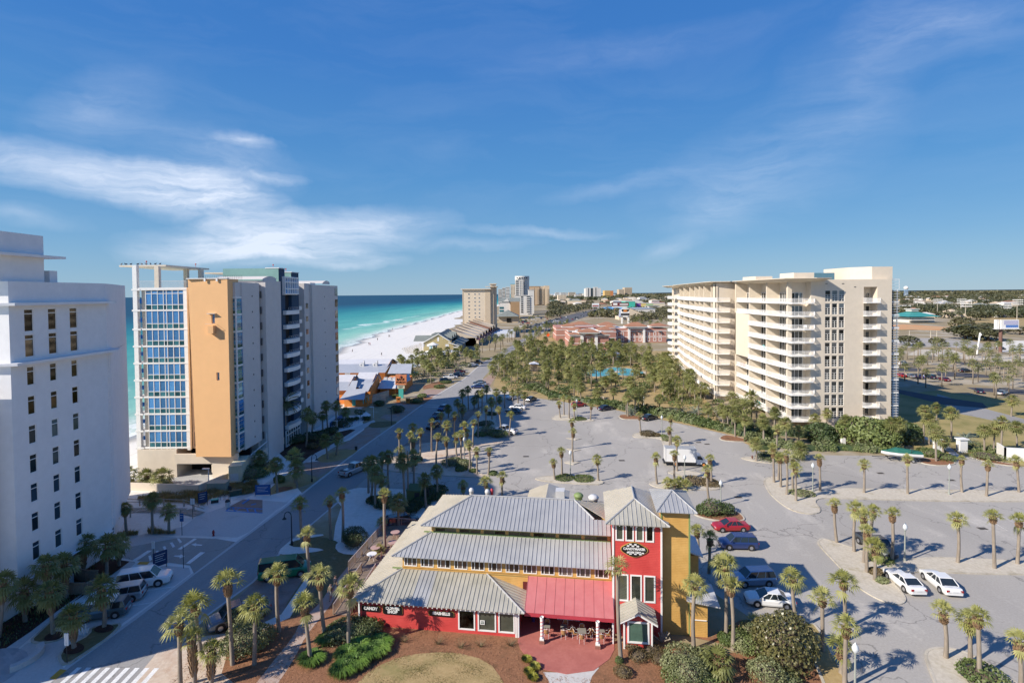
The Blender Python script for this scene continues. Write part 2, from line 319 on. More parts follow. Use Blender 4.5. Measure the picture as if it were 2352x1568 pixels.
def sea_mat():
    m = bpy.data.materials.new('sea_water'); m.use_nodes = True; N = NT(m.node_tree); b = m.node_tree.nodes['Principled BSDF']
    tc = N.n('ShaderNodeTexCoord'); v = tc.outputs['Object']; sp = N.n('ShaderNodeSeparateXYZ'); N.l(v, sp.inputs[0]); X, Y = sp.outputs[0], sp.outputs[1]
    cv = N.n('ShaderNodeFloatCurve'); c = cv.mapping.curves[0]; pts = [((y+400)/3000, (x+120)/270) for x, y in SHORE if y <= 2600]
    for i, p in enumerate(pts):
        if i < 2: c.points[i].location = p if i == 0 else pts[-1]
        else: c.points.new(*pts[i-1])
    for p in c.points: p.handle_type = 'VECTOR'
    cv.mapping.update(); N.l(N.mapr(Y, -400, 2600), cv.inputs['Value'])
    shore = N.m('SUBTRACT', N.m('MULTIPLY', cv.outputs[0], 270), 120)
    wob = N.m('MULTIPLY', N.m('SUBTRACT', N.noise(v, .012, 4, .6), .5), 60)
    d0 = N.m('SUBTRACT', shore, X); d = N.m('ADD', d0, wob)
    col = N.ramp(N.mapr(d, 0, 600), [(0, (.46,.58,.50)), (.03, (.25,.52,.43)), (.10, (.12,.42,.37)), (.24, (.05,.30,.30)), (.42, (.022,.19,.24)), (.65, (.013,.11,.18)), (1, (.012,.065,.125))])
    bands = N.n('ShaderNodeMapping'); N.l(v, bands.inputs[0]); bands.inputs[2].default_value = (0, 0, .04); bands.inputs[3].default_value = (.03, .004, 1)
    col = N.mix(N.m('MULTIPLY', N.mapr(N.noise(bands.outputs[0], 1., 5, .6), .45, .7), .35), col, (.01,.12,.17))
    lace = N.noise(v, .30, 7, .72, .8)
    e1 = N.m('MULTIPLY', N.mapr(N.m('ADD', d0, N.m('MULTIPLY', N.noise(v, .07, 4), 16)), 22, 8), N.mapr(lace, .40, .54))
    ph = N.m('ADD', N.m('MULTIPLY', d0, .105), N.m('MULTIPLY', N.noise(v, .014, 3), 6.5))
    crest = N.mapr(N.m('SINE', ph), .80, .97)
    seg = N.mapr(N.noise(bands.outputs[0], .62, 3, .5), .56, .66)
    e2 = N.m('MULTIPLY', N.m('MULTIPLY', crest, seg), N.m('MULTIPLY', N.mapr(d0, 150, 60), N.mapr(lace, .32, .5)))
    foam = N.m('MAXIMUM', e1, e2, clamp=True)
    col = N.mix(N.m('MULTIPLY', foam, .9), col, (.80,.83,.83)); N.l(col, b.inputs['Base Color'])
    N.l(N.mapr(foam, 0, 1, .16, .8), b.inputs['Roughness']); b.inputs['Specular IOR Level'].default_value = 0.
    w1 = N.n('ShaderNodeMapping'); N.l(v, w1.inputs[0]); w1.inputs[2].default_value = (0, 0, .1); w1.inputs[3].default_value = (.16, .05, 1)
    hgt = N.m('ADD', N.m('MULTIPLY', N.noise(w1.outputs[0], 1., 5, .6), 1.2), N.m('MULTIPLY', N.noise(v, .9, 5, .65), .35))
    bp = N.n('ShaderNodeBump', _Strength=.55, _Distance=.8); N.l(hgt, bp.inputs['Height'])
    df = N.n('ShaderNodeBsdfDiffuse'); N.l(col, df.inputs[0]); N.l(bp.outputs[0], df.inputs['Normal']); gl = N.n('ShaderNodeBsdfGlossy', _Roughness=.28); N.l(bp.outputs[0], gl.inputs['Normal'])
    ms = N.n('ShaderNodeMixShader'); N.l(N.mapr(foam, 0, 1, .11, .02), ms.inputs[0]); N.l(df.outputs[0], ms.inputs[1]); N.l(gl.outputs[0], ms.inputs[2]); N.l(ms.outputs[0], m.node_tree.nodes['Material Output'].inputs[0]); return m
g = G(); g.quad((-60000,-3000,-.16), (-20,-3000,-.16), *[(x+5, y, -.16) for x, y in ES], (2600,70000,-.16), (-60000,70000,-.16)); struct(g, 'sea', sea_mat())
M_bay = mat('bay_water', (.02,.06,.13), .3, .1, .001)
g = G(); g.quad((2500,6900,-.16), (70000,6900,-.16), (70000,70000,-.16), (2500,70000,-.16)); struct(g, 'bay', M_bay)
g = G(); g.quad((8900,-3000,-.1), (40000,-3000,-.1), (40000,7000,-.1), (8900,7000,-.1)); struct(g, 'plain', M_land)

# ---------------------------------------------------------------- streets and parking
LEFT = [(-40,18),(-39.2,46),(-38.2,53),(-37.4,61.7),(-36.1,72),(-35,81.3),(-34,92.5),(-32.3,111),(-29.2,135),(-25.3,167),(-22,185),(-18.4,205),(-14.2,250),(-8.5,283),(-1,330),(11,408),(26,500)]
RIGHT = [(-31.3,18),(-31.3,45),(-31.2,53.4),(-29.6,59.7),(-29.3,70),(-28.2,78),(-26.6,88.9),(-25.9,95.3),(-23.7,112.8),(-20.8,135),(-16.5,167),(-13.6,187),(-11.4,205),(-7.6,250),(-2.8,283),(4.6,330),(16,408),(31,500)]
sheet('parking_lot', [(-26.5,89)]+[p for p in RIGHT[7:13]]+[(-4.31,166.7),(-1.19,171.6),(6.91,164.6),(11.71,161.9),(28.38,147.1),(37.03,136.1),(43.24,128.6),(49,120.1),(51.38,114.3),(50.11,105.7),(50.57,108.3),(56.65,105),(73.18,104.1),(77.91,102.5),(82.16,99.15),(87.39,104.1),(88.32,103.3),(90.51,98.23),(92.85,96.82)]+[(112,92),(112,22),(24,22),(24.5,40),(23.5,52),(20,60),(18,70),(-6,76),(-14,80),(-25,84)], M_asph, .0055)
strip('street', LEFT, RIGHT, M_road, .009)
HW = [(26,500),(60,640),(115,840),(190,1080),(320,1500),(560,2300),(900,3400)]
strip('highway', [(x-15-.004*y, y) for x, y in HW], [(x+13+.004*y, y) for x, y in HW], mat('highway_asphalt', (.10,.10,.105), .9, .15, .2), .012)
strip('side_road', [(-0.21,330.3),(15.02,416.2),(34.89,510.6),(55.05,590.5)], [(3.48,315.8),(18.78,393.4),(38.83,476.7),(58.91,532.1)], M_asph, .008)
def lines(name, m, z, *polys):
    ZL[0] += 1; z += ZL[0]*.00025; g = G()
    for p in polys:
        if area(p) < 0: p = p[::-1]
        g.quad(*[(x,y,z) for x,y in p])
    return struct(g, name, m)
def gutter(side, w, i0, i1, z=.016):
    a = side[i0:i1]; strip('gutter', [(x-w/2, y) for x, y in a], [(x+w/2, y) for x, y in a], M_conc, z)
gutter(LEFT, .45, 0, 14); gutter(RIGHT, .3, 0, 7)
for p in ([(-36.83,113.6),(-35.59,130.3),(-32.61,130.8),(-30.46,122.1),(-32.65,111),(-35.22,112.1),(-39.3,111.2)], [(-41.17,102.8),(-38.33,103.6),(-32.53,104.3),(-33.44,100.6),(-34.74,94.71),(-38.28,96.77),(-40.19,97.55)], [(-32.17,144.1),(-27.45,143.6),(-26.43,155.2),(-33.15,159.5),(-34.64,156.7)], [(-34.85,140.1),(-34.77,144.2),(-27.53,143.3),(-29.46,137.1),(-31.16,136.6)],
          [(-31.1,167.2),(-25.07,166.9),(-23.56,180.9),(-29.38,182.1)], [(-28.54,180),(-23.42,179.8),(-24.22,173.3),(-28.42,173.5)]): sheet('brick_lay_by', p, M_brick, .013)
sheet('brick_lay_by', [(-20.92,126),(-23.89,112.8),(-18.09,115.3),(-13.91,118.8),(-10.62,137.9),(-8.12,155.3),(-15.14,143.9),(-17.38,131.7)], M_wbrick, .013)
sheet('brick_lay_by', [(-30.08,51.57),(-29.38,60.02),(-24.95,61.49),(-23.52,59.92),(-23.8,53.82),(-25.42,51.73),(-27.99,51.32)], M_wbrick, .014)
sheet('brick_lay_by', [(-12.39,196.3),(-8.43,216.8),(-6.44,210.8),(-8.08,186.6)], M_brick, .013)
sheet('parking_bay', [(-39.36,45.93),(-38.86,52.52),(-38.27,56.46),(-37.76,61.71),(-38.83,63.1),(-42.05,63.63),(-45.09,60.51),(-44.82,53.95),(-44.38,51.01),(-42.75,50.68),(-41.6,51.67)], M_conc, .012)
sheet('sidewalk', [(-46.7,45.04),(-45.26,43.62),(-45.53,46.52),(-46.39,51.98),(-47.07,57.66),(-45.57,60.84),(-46.08,64.38),(-47.04,64.69),(-46.9,61.86),(-47.24,57.47),(-47.2,54.33),(-46.94,51.05),(-47.05,48.11)], M_conc, .020)
sheet('mulch_bed', [(-46.7,45.04),(-47.05,48.11),(-46.94,51.05),(-47.08,53.47),(-46.77,57.56),(-46.14,61.62),(-46.25,64.53),(-51.22,65.81),(-51.01,61.7),(-49.95,56.55),(-50.73,54.91),(-51.2,52.45),(-51.93,50.21)], M_mulch, .016)
sheet('plaza', [(-45.83,45.03),(-45.53,46.52),(-45.7,49.46),(-43.95,49.07),(-42.75,50.68),(-40.78,50.28),(-41.18,47.25),(-39.31,45.87),(-38.98,43.77),(-41.45,40.61)], M_conc, .018)
sheet('paver_circle', [(-46.6+3.6*math.cos(i*pi/16), 45.1+3.6*math.sin(i*pi/16)) for i in range(32)], M_plaza, .023)
island([(-45.7,49.46),(-46.01,50.88),(-46.61,53.63),(-46.14,55.56),(-44.41,54.46),(-44.25,51.79),(-44.91,51.17),(-43,50.99),(-42.77,49.78),(-44.23,49.08)], M_shlawn, 1, name='planting_strip')
island([(-41.02,47.11),(-41.53,48.2),(-41.32,49.18),(-40.81,50.43),(-41.63,51.6),(-40.19,51.89),(-38.8,52.44),(-38.4,50.17),(-38.83,48.16),(-39.36,45.93)], M_shlawn, 1, name='planting_strip')
for p in ([(-44.46,49.66),(-44.83,50.41),(-44.38,51.01),(-43.14,50.69),(-42.96,49.79),(-43.6,49.43)], [(-41.09,47.78),(-41.51,48.62),(-41.06,49.32),(-39.75,48.73),(-39.36,47.9),(-40.13,47.5)], [(-40.68,50.88),(-41.04,51.59),(-40.41,52.06),(-39.27,51.72),(-38.88,50.93),(-39.66,50.56)]): sheet('mulch_ring', p, M_mulch, .14, 2)
sheet('driveway', [(-48.77,65.72),(-49.6,68.65),(-44.99,71.08),(-40.44,70.9),(-36.64,69.67),(-37.43,61.75),(-39,63.58),(-41.75,64.3),(-44.47,64.52),(-46.56,64.88)], M_asph, .012)
sheet('driveway_apron', [(-54.42,70.01),(-50.34,72),(-45.13,71.08),(-49.6,68.65),(-48.77,65.72),(-51.15,65.89)], M_conc, .014)
lines('driveway_markings', M_white, .018, [(-42.8,70.8),(-42.3,70.67),(-42.63,67.7),(-43.14,67.79)], [(-39.71,66.98),(-39.07,66.91),(-39.26,64.02),(-39.81,64.12)], [(-46.74,67.51),(-46.16,67.5),(-46.27,64.72),(-46.93,64.88)],
      *[[(x-.03*0,y) for x,y in q] for q in ([(-45.19,70.91),(-44.84,70.9),(-43.77,69.8),(-43.84,69.44)], [(-45.28,69.63),(-44.98,69.74),(-43.91,68.54),(-44.01,68.21)], [(-45.48,68.52),(-45.28,68.71),(-44.29,67.51),(-44.33,67.14)], [(-45.56,67.27),(-45.38,67.48),(-44.49,66.41),(-44.53,66.03)], [(-45.67,66.05),(-45.53,66.27),(-44.58,65.14),(-44.59,64.69)])],
      [(-42.13,69.06),(-41.69,69.48),(-41.57,69.17),(-40.61,68.98),(-40.58,68.7),(-41.36,68.77),(-41.2,68.55)], [(-42.44,65.91),(-42.42,66.14),(-41.74,66.15),(-41.86,66.42),(-41.04,65.94),(-41.33,65.38),(-41.55,65.69)])
lines('tactile_paving', M_yel, .026, [(-39.57,44.65),(-39.61,45.81),(-38.93,45.68),(-38.95,44.53)], [(-45.66,63.98),(-45.76,64.62),(-44.48,64.55),(-44.34,63.89)])
lines('crosswalk', M_white, .020, *[[(a[0]+i*.86,a[1]-i*.02),(a[0]+.42+i*.86,a[1]-i*.02),(a[0]+.42+i*.86+.15,a[1]-4.2),(a[0]+i*.86+.15,a[1]-4.2)] for i in range(9) for a in [(-38.3,46.0)]])
lines('bay_lines', M_white, .020, [(-40.87,58.05),(-37.94,59.02),(-37.86,58.92),(-40.73,57.93)], [(-40.34,55.29),(-38.25,55.96),(-38.16,55.86),(-40.21,55.18)], [(-26.25,154.2),(-25.96,154.2),(-20.35,152.4),(-20.44,152)], [(-26.08,156.7),(-25.78,156.7),(-20.05,154.6),(-20.15,154.2)])
sheet('pale_lay_by', [(-51.6,71.52),(-46.52,74.51),(-46.64,78.14),(-42.97,83.76),(-42.19,84.44),(-35.24,83.01),(-35.92,79.99),(-36.33,72.51),(-37.12,71.02),(-45.78,71.74)], M_conc, .012)
sheet('brick_lay_by', [(-43.76,80.52),(-43.62,81.8),(-43.1,84.49),(-39.83,84.13),(-37.39,78.89)], M_wbrick, .015)
lines('disabled_bay_lines', M_bluep, .020, *[[(-43.55,80.14),(-43.37,81.54),(-43.14,81.37),(-43.23,79.95)], [(-43.31,81.4),(-38.2,80.65),(-38.06,80.34),(-43.26,81.12)], [(-43.49,80.01),(-37.5,79.14),(-37.36,78.84),(-43.39,79.76)], [(-43.21,81.22),(-42.9,81.21),(-41.82,79.72),(-42.08,79.73)], [(-42.02,81.09),(-41.86,81.09),(-41.82,79.72),(-41.98,79.73)], [(-40.9,80.91),(-40.64,80.91),(-39.69,79.48),(-39.94,79.49)], [(-39.64,80.73),(-39.38,80.73),(-38.44,79.28),(-38.69,79.29)]], [(-40.85,82.26),(-40.26,82.78),(-39.98,82.51),(-40.48,81.94)])
lines('wheel_stop', M_bluep, .10, [(-42.4,82.56),(-42.16,84.41),(-41.83,84.18),(-41.98,82.24)])
sheet('dune_sand', [(-57.73,72.39),(-52.35,71.28),(-50.26,72.04),(-45.05,71.14),(-40.69,70.76),(-38.02,70.61),(-36.89,71.38),(-39.44,72.44),(-47.13,74.5),(-46.38,77.88),(-45.48,80.68),(-44.14,81.04),(-43.32,84.49),(-41.59,87.93),(-44.15,93.43),(-51,87.85),(-52.35,87.88),(-66.24,88.21),(-76.05,94.24)], M_sand, .010)
sheet('ramp_court', [(-66.95,91.19),(-67.85,95.77),(-62.51,93.9),(-61.01,94.89),(-57.35,96.39),(-55.39,96.16),(-50.97,89.38),(-52.78,88.8),(-59.43,89.89)], M_ramp, .018)
sheet('brick_court', [(-65.78,91.16),(-66.61,94),(-62.39,93.89),(-60.88,92.84),(-60.91,90.25)], M_brick, .020)
sheet('forecourt', [(-56.52,107.4),(-49.09,104),(-47.17,99.92),(-53.11,103.4)], M_conc, .02)
sheet('sidewalk', [(-42.21,93.52),(-41.91,96.68),(-42.22,102.9),(-41.07,108.5),(-41.14,113.3),(-39.59,119),(-39.3,128.4),(-36.1,137.9),(-35.11,136.1),(-36.74,124.6),(-37.66,116.2),(-39.25,105.8),(-40.68,101.6),(-40.89,97.76),(-41.11,93.15),(-42.64,85.72),(-43.31,84.05),(-44.6,84.08)], M_conc, .016)
sheet('dry_verge', [(-41.6,95.95),(-38.21,96.58),(-35.34,94.72),(-34.47,93.32),(-34.68,91.66),(-36,89.45),(-38.06,87.66),(-39.82,85.94),(-40.85,88.95),(-40.99,91.81)], M_dry, .018, 1)
sheet('dry_verge', [(-39.04,104.5),(-38.63,109.3),(-33.22,112),(-32.23,111),(-32.8,106.4),(-34.38,103.5),(-36.72,102.7)], M_dry, .018, 1)
sheet('dry_verge', [(-35.85,131),(-35.82,135.7),(-30.25,136.6),(-29.14,134.4),(-30.5,130.3),(-33.9,129.2)], M_shlawn, .018, 1)
sheet('pine_straw_bed', [(-39.36,87.1),(-39.81,90.17),(-36.7,89.78),(-37.84,87.66)], M_straw, .022, 1)
sheet('pine_straw_bed', [(-37.16,161.9),(-32.25,157.3),(-26.43,157),(-25.07,166.9),(-23.86,171.8),(-25.03,167.7),(-27.1,167.8),(-31.29,163.2),(-31.93,160.2)], M_straw, .018)
sheet('pine_straw_bed', [(-30.76,182.2),(-27.04,184.9),(-23.81,182.8),(-23.22,186.7),(-26.49,191.1),(-30.46,192.3),(-31.58,189.2)], M_straw, .020)
sheet('pine_straw_bed', [(-30.27,192.4),(-27.67,198.4),(-23.06,194.4),(-25.2,192.1)], M_straw, .020)
sheet('mulch_bed', [(-48.06,109.2),(-49.97,115.6),(-47.24,119.8),(-44.4,121.9),(-39.3,128.4),(-37.81,127.8),(-39.38,115.2),(-40.97,107.1),(-40.91,102.8),(-44.5,104.6)], M_mulch, .018)
sheet('sand_yard', [(-25.11,74.5),(-26.39,81.18),(-28.26,84.03),(-28.4,87.49),(-25.9,89.17),(-20.72,88.67),(-17.93,88.15),(-16.66,83.36),(-12.8,82.86),(-11.86,82.84),(-12.41,78.26),(-15.18,74.29),(-14.96,70.48),(-16.44,66.61),(-18.31,65.11),(-22.54,65.18)], M_sand, .012)
sheet('thin_lawn', [(-29.53,66.73),(-29.81,68.65),(-29.25,70.45),(-25.93,71.23),(-22.57,69.11),(-21.89,66.96),(-19.43,66.54),(-20.27,59.87),(-20.39,55.66),(-22.48,52.72),(-23.89,53.7),(-24.12,61.48),(-25.36,65.2)], M_shlawn, .016, 1)
sheet('sand_margin', [(-23.18,68.13),(-22.9,70.13),(-21.89,69.29),(-21.71,66.96),(-19.39,67.67),(-19.58,65.81),(-21.83,66.22)], M_sand, .02, 1)
sheet('sand_margin', [(-25.45,51.51),(-23.7,53.57),(-23.87,60.84),(-23.26,60.52),(-22.57,52.96),(-24.63,50.94)], M_sand, .02)
sheet('sand_margin', [(-29.99,66.55),(-29.42,70.88),(-25.97,71.87),(-25.55,71.22),(-28.79,70.24),(-29.46,68.25),(-25.07,67.78),(-23.88,67),(-28.5,65.97)], M_sand, .021, 1)
sheet('pine_straw_ground', [(-30,36)]+[(-29.72,45.52),(-29.05,49.31),(-28.07,51.21),(-25.47,51.84),(-23.4,53.21),(-20.6,55.4),(-19.37,59.55)]+[(-17,60),(-15.5,52.5),(24,46.5),(24,36)], M_straw, .008)
sheet('sandy_corner', [(-31.2,36)]+[(-32.56,47.96),(-31.21,49.13),(-29.32,50.25),(-27.72,50.55),(-25.78,46.92),(-25.19,45.12),(-20.58,41.85)]+[(-24,36)], M_pink, .012)
sheet('dry_lawn', [(-13.62,41.84),(-13.2,43.83),(-12.35,45.57),(-9.98,47.25),(-5.83,47.72),(-2.37,46.43),(-0.88,43.68),(-0.42,41.37)], M_dry, .012, 1)
sheet('brick_path', [(-21.72,42.78),(-21.45,46.31),(-21,49.82),(-21.24,52.47),(-20.39,55.66),(-20.44,57.55),(-20.08,60.78),(-19.54,65.09),(-18.69,63.35),(-19.21,59.55),(-19.12,55.9),(-19.53,52.45),(-19.87,50.01),(-19.66,46.84),(-19.85,42.76)], M_pathb, .016, 1)
sheet('concrete_walk', [(2.37,44.91),(2.77,43.98),(2.9,43),(2.65,41.33),(5.85,41.29),(6.18,43.59),(6.49,44.39),(7.26,45.42),(5.16,44.78)], M_conc, .014)
island([(-26.02,103.3),(-24.37,112.1),(-22.97,113.5),(-17.77,116.1),(-13.96,119.2),(-9.54,120.3),(-4.73,119.3),(-1.55,116.8),(-3.24,113.7),(-6.66,113.4),(-7.88,109.4),(-8.02,100.4),(-6.01,95.27),(-3.99,94.42),(-5,93.15),(-12.77,94.65),(-18.42,96.13),(-23.26,97.36),(-25.46,100.3)], M_pink)
island([(-13.65,120.5),(-11.74,135.7),(-8.41,155.4),(-4.32,155.9),(-4.82,135.5),(-1.6,121.8),(-5.24,120.6),(-9.62,121.4)], M_isand)
island([(-12.61,164.5),(-8.58,178),(-0.54,179.5),(-2.04,162.5),(-4.38,158.1),(-9.16,158.3)], M_isand)
island([(4.02,93.43),(7.25,94.13),(14.55,91.89),(15.53,90.97),(15.05,89.68),(13.8,89.33),(6.47,90.76),(3.7,92.17)], M_isand)
for p in ([(10.03,102.3),(12.83,101.5),(11.32,100.1),(9.71,101.4)], [(11.05,110.4),(13.96,109.5),(12.41,108.7)], [(11.88,118.6),(15.17,118),(13.72,117.1)]): island(p, M_isand, 0)
island([(10.14,138.8),(11.87,142.2),(15.48,140.9),(20.75,135.4),(20.42,134.1),(14.07,135.1),(10.1,136.5)], M_isand)
island([(27.45,139.6),(28.9,141.5),(32.34,140.2),(34.54,136.4),(32.75,135.4),(27.72,135.8)], M_straw)
island([(27.11,121.3),(29.27,123),(33.06,121.5),(35.47,118.8),(37.59,112.4),(36.22,110.8),(31.65,111.7),(32.12,114.9),(32.75,117.9),(27.93,118.3),(26.83,119.1)], M_isand)
island([(45.18,117.5),(47.73,120.3),(49.28,119.7),(52.16,115),(51,114.1),(45.66,115.1)], M_straw)
island([(43.5,103.3),(46.63,104.1),(48.6,102.5),(51.8,101.1),(50.89,99.36),(46.9,100.1)], M_isand)
island([(22.99,90.35),(24.85,91.38),(28.42,92.29),(33.69,88.28),(34.22,87.07),(32.32,86.4),(24.4,87.31),(22.91,88.91)], M_isand)
island([(27.48,95.74),(30.58,96.93),(35.45,92.88),(32.42,91.29),(28.13,94.27)], M_isand)
island([(43.16,91.77),(45.6,92.83),(46.53,90.64),(47.14,87.3),(48.73,85.69),(53.06,86.89),(57.61,86.52),(64.93,86.08),(81.68,84.91),(87.76,84.26),(83.88,80.51),(64.72,81.03),(51.31,82.51),(46.47,82.67),(45.36,77.62),(43.02,76.51),(40.72,77.93),(40.61,83.39),(41.67,87.97)], M_isand)
island([(39.15,68.42),(40.32,69.3),(41.66,67.77),(43.79,64.86),(44.56,63.41),(47.44,63.54),(51.35,64.07),(60.53,62.78),(66.07,62.34),(63.05,59.47),(57.69,59.81),(50.55,60.15),(46.79,60.85),(42.06,59.35),(41.32,55.48),(39.99,54.19),(38.63,54.26),(37.69,55.76),(37.33,58.08),(38.02,61.82),(38.63,67.03)], M_isand)
island([(36.41,46.99),(37.73,47.6),(39.39,47.54),(40.58,46.65),(41.15,44.45),(41.21,41.98),(38.94,40.8),(33.35,40.87),(35.22,44.88)], M_isand)
island([(26.57,78.14),(28.38,79.89),(29.94,80.01),(33.04,78.37),(33.06,75.36),(32.1,74.47),(28.6,74.55),(26.03,76.55)], M_straw)
island([(75.86,98.63),(77.15,101.8),(79.01,102.5),(83.01,100.2),(82.25,98.46),(79,97.4)], M_straw)
island([(88.34,103.5),(90.23,102.9),(91.25,99.03),(93.41,97.74),(91.06,96.74),(88.19,99.53)], M_straw)
island([(27.1,50.55),(29.11,51.66),(29.06,49.86),(28.33,46.81),(27.77,44.45),(26.68,41.39),(24.37,40.97),(25.62,44.13),(26.11,47.23)], M_dry)
sheet('pine_straw_ground', [(24,36),(24,46.5)]+[(13.77,50.49),(16.44,49.75),(18.41,49.38),(22.28,51.99),(25.47,51.48),(27.37,50.55),(26.11,47.23),(25.62,44.13),(24.37,40.97)]+[(30,34)], M_straw, .010)
M_faded = mat('faded_paint', (.50,.485,.46), .8, .2, 3.)
lines('faded_bay_lines', M_faded, .02, *[[(x,y),(x+.12,y),(x+.12+dy*.15,y+dy),(x+dy*.15,y+dy)] for (x0,x1,y,dy) in ((64,110,75.4,-4.6),(64,110,83.5,4.6),(62,100,61.5,4.8),(66,100,54.8,-4.8)) for x in [x0+2.75*i for i in range(int((x1-x0)/2.75))]])
M_drain = mat('drain_iron', (.07,.06,.05), .7, .2, 20)
for q, w in (((20.9,102.5), 'left of the box truck'), ((64.98,94.04), 'below the boat trailer'), ((63.41,71.69), 'between the two sandy islands'), ((2.52,105.6), 'right of the sandy palm strip'), ((35.36,83.52), 'right of the red tower roof'), ((74.4,90.22), 'small one by the lamp on the upper island'), ((41.22,113.1), 'below the long hedge, right one'), ((39.91,114.5), 'below the long hedge, left one')):
    g = G(); g.box(-.55,-.35,0,.55,.35,.012)
    for i in range(5): g.box(-.5+i*.22,-.3,.012,-.38+i*.22,.3,.02)
    single(g, 'storm_drain', M_drain, 'dark iron storm drain grate in the car park, '+w.replace('small one ',''), 'drain', (*q, .03), 0, 'storm drains in the car park')
sheet('garden_lawn', [(-6.9,186.9),(-5.81,229.4),(2.56,291.1),(11.5,364.9),(40.61,516),(41.62,447),(30.27,372.2),(30.55,300.5),(34.9,300.1),(88.03,295.8),(76.23,248.8),(63.64,185.4),(51.19,130.3),(52.87,111.9),(50.11,105.7),(49,120.1),(43.24,128.6),(37.03,136.1),(28.38,147.1),(11.71,161.9),(-1.2,173.3)], M_dry, .006)
sheet('meadow', [(78.18,102.8),(93.8,129.5),(120.8,166.4),(136.7,171.7),(139.1,165.5),(147.9,154.2),(162.9,153.6),(101.3,95.29),(93.16,97.14),(91.12,98.9),(88.64,103.7)], M_green, .007)
sheet('service_drive', [(132.1,165.9),(131.1,160.3),(128.4,147),(127.2,130.7),(124.4,127.8),(118.9,129.8),(116.7,138.8),(123.7,155.3)], M_road, .014)
sheet('gate_drive', [(82.16,99.15),(87.39,104.1),(90.74,111.3),(91,119.8),(90.42,121.9),(89.57,116.9),(88.83,111.4),(86.6,105.7)], M_conc, .015)
for p in ([(159,225.6),(164.9,226.7),(168.3,219.5),(161.6,212.1),(154.4,213.8)], [(169.4,214.1),(177.4,206.2),(181.2,199),(176.1,194.9),(159.9,200.3)], [(196.1,241.6),(208.8,231.2),(202.9,224.2),(195.6,232.1)], [(150.4,176.9),(167.8,171),(159.1,162),(148.1,170.3)], [(124.8,177.4),(129.8,160.5),(134.1,152.1),(129.3,144.9),(121.5,150.1),(121,171.6)]): sheet('far_parking_lot', p, mat('dark_asphalt', (.065,.065,.075), .9, .1, .3), .016)
sheet('gravel_lot', [(244,347.3),(268.4,359.1),(305.5,362.7),(268.5,297.5),(252.1,282),(246.1,304.7),(220.3,301.7)], M_asph, .012)
sheet('sandy_lot', [(197.4,267),(221.5,291.6),(238.4,290.1),(224.4,261),(233.8,256.5),(277.3,273.2),(245.1,241.4),(216,236.9),(208.8,258.3)], M_isand, .012)
sheet('sandy_lot', [(291.7,323.2),(316.8,339.9),(330.4,325.6),(285.7,281.5),(251,275.4)], M_sand, .013)
sheet('ball_field', [(347.6,501.1),(373.9,512.3),(377.1,496.7),(378.1,462.3),(356.7,429.9),(334.5,432.7),(311.7,447.1)], M_clay, .012)
sheet('ball_field', [(419,497.7),(435.8,487.8),(416.2,457),(383.4,437.5),(374.3,444.5)], M_clay, .012)
sheet('outfield', [(344.2,420.8),(379,432.5),(416.2,457),(506.3,499.3),(602.5,594.3),(550.4,628.2),(463.3,539.4),(393.2,487),(375.3,450.3),(297.5,426.7),(311.7,447.1),(333,430.7)], M_dry, .010)

# ---------------------------------------------------------------- building materials
def glass(name, col, rough=.06, metal=.75, var=.25, scale=.35):
    """coated reflective glazing with curtains and dark rooms behind it varying from pane to pane"""
    m = bpy.data.materials.new(name); m.use_nodes = True; N = NT(m.node_tree); b = m.node_tree.nodes['Principled BSDF']
    b.inputs['Roughness'].default_value = rough; b.inputs['Metallic'].default_value = metal
    oi = N.n('ShaderNodeObjectInfo'); tc = N.n('ShaderNodeTexCoord')
    f = N.m('ADD', N.m('MULTIPLY', oi.outputs['Random'], .7), N.m('MULTIPLY', N.noise(tc.outputs['Object'], scale, 3), .4))
    N.l(N.mix(N.mapr(f, .25, .85), tuple(c*(1-2.2*var) for c in col), tuple(c*(1+var) for c in col)), b.inputs['Base Color']); MATS[name] = m; return m
M_stw = mat('white_stucco', (.72,.72,.72), .85, .03, 1.2, bump=.05, bscale=30)
M_stc = mat('cream_stucco', (.675,.59,.475), .85, .03, .9, bump=.05, bscale=30)
M_stg = mat('grey_stucco', (.60,.565,.535), .85, .03, .9, bump=.05, bscale=30)
M_sto = mat('apricot_stucco', (.80,.47,.22), .85, .02, .6, bump=.05, bscale=20)
M_trim = mat('white_trim', (.78,.77,.74), .6, .03, 2.)
M_metal = mat('white_metal', (.70,.70,.70), .4, .04, 4.)
M_dark = mat('dark_frame', (.05,.05,.055), .5, .1, 5.)
M_gblue = glass('blue_glazing', (.17,.47,.88), .06, .75, .2); M_gteal = glass('teal_glazing', (.10,.32,.36)); M_gdark = glass('dark_glazing', (.13,.14,.15), .08, .55, .4)
M_gbr = glass('tan_reflection_glazing', (.085,.07,.05), .05, .6, .42, .5); M_gnavy = glass('navy_glazing', (.05,.10,.14), .08, .6, .3)  # M_gbr: tan reflection put into the colour of the upper panes
M_roofl = mat('roof_membrane', (.55,.54,.52), .9, .08, .6)
M_black = mat('dark_interior', (.012,.012,.014), .9, 0)
M_rail = mat('railing_grey', (.58,.58,.57), .5, .05, 5.)

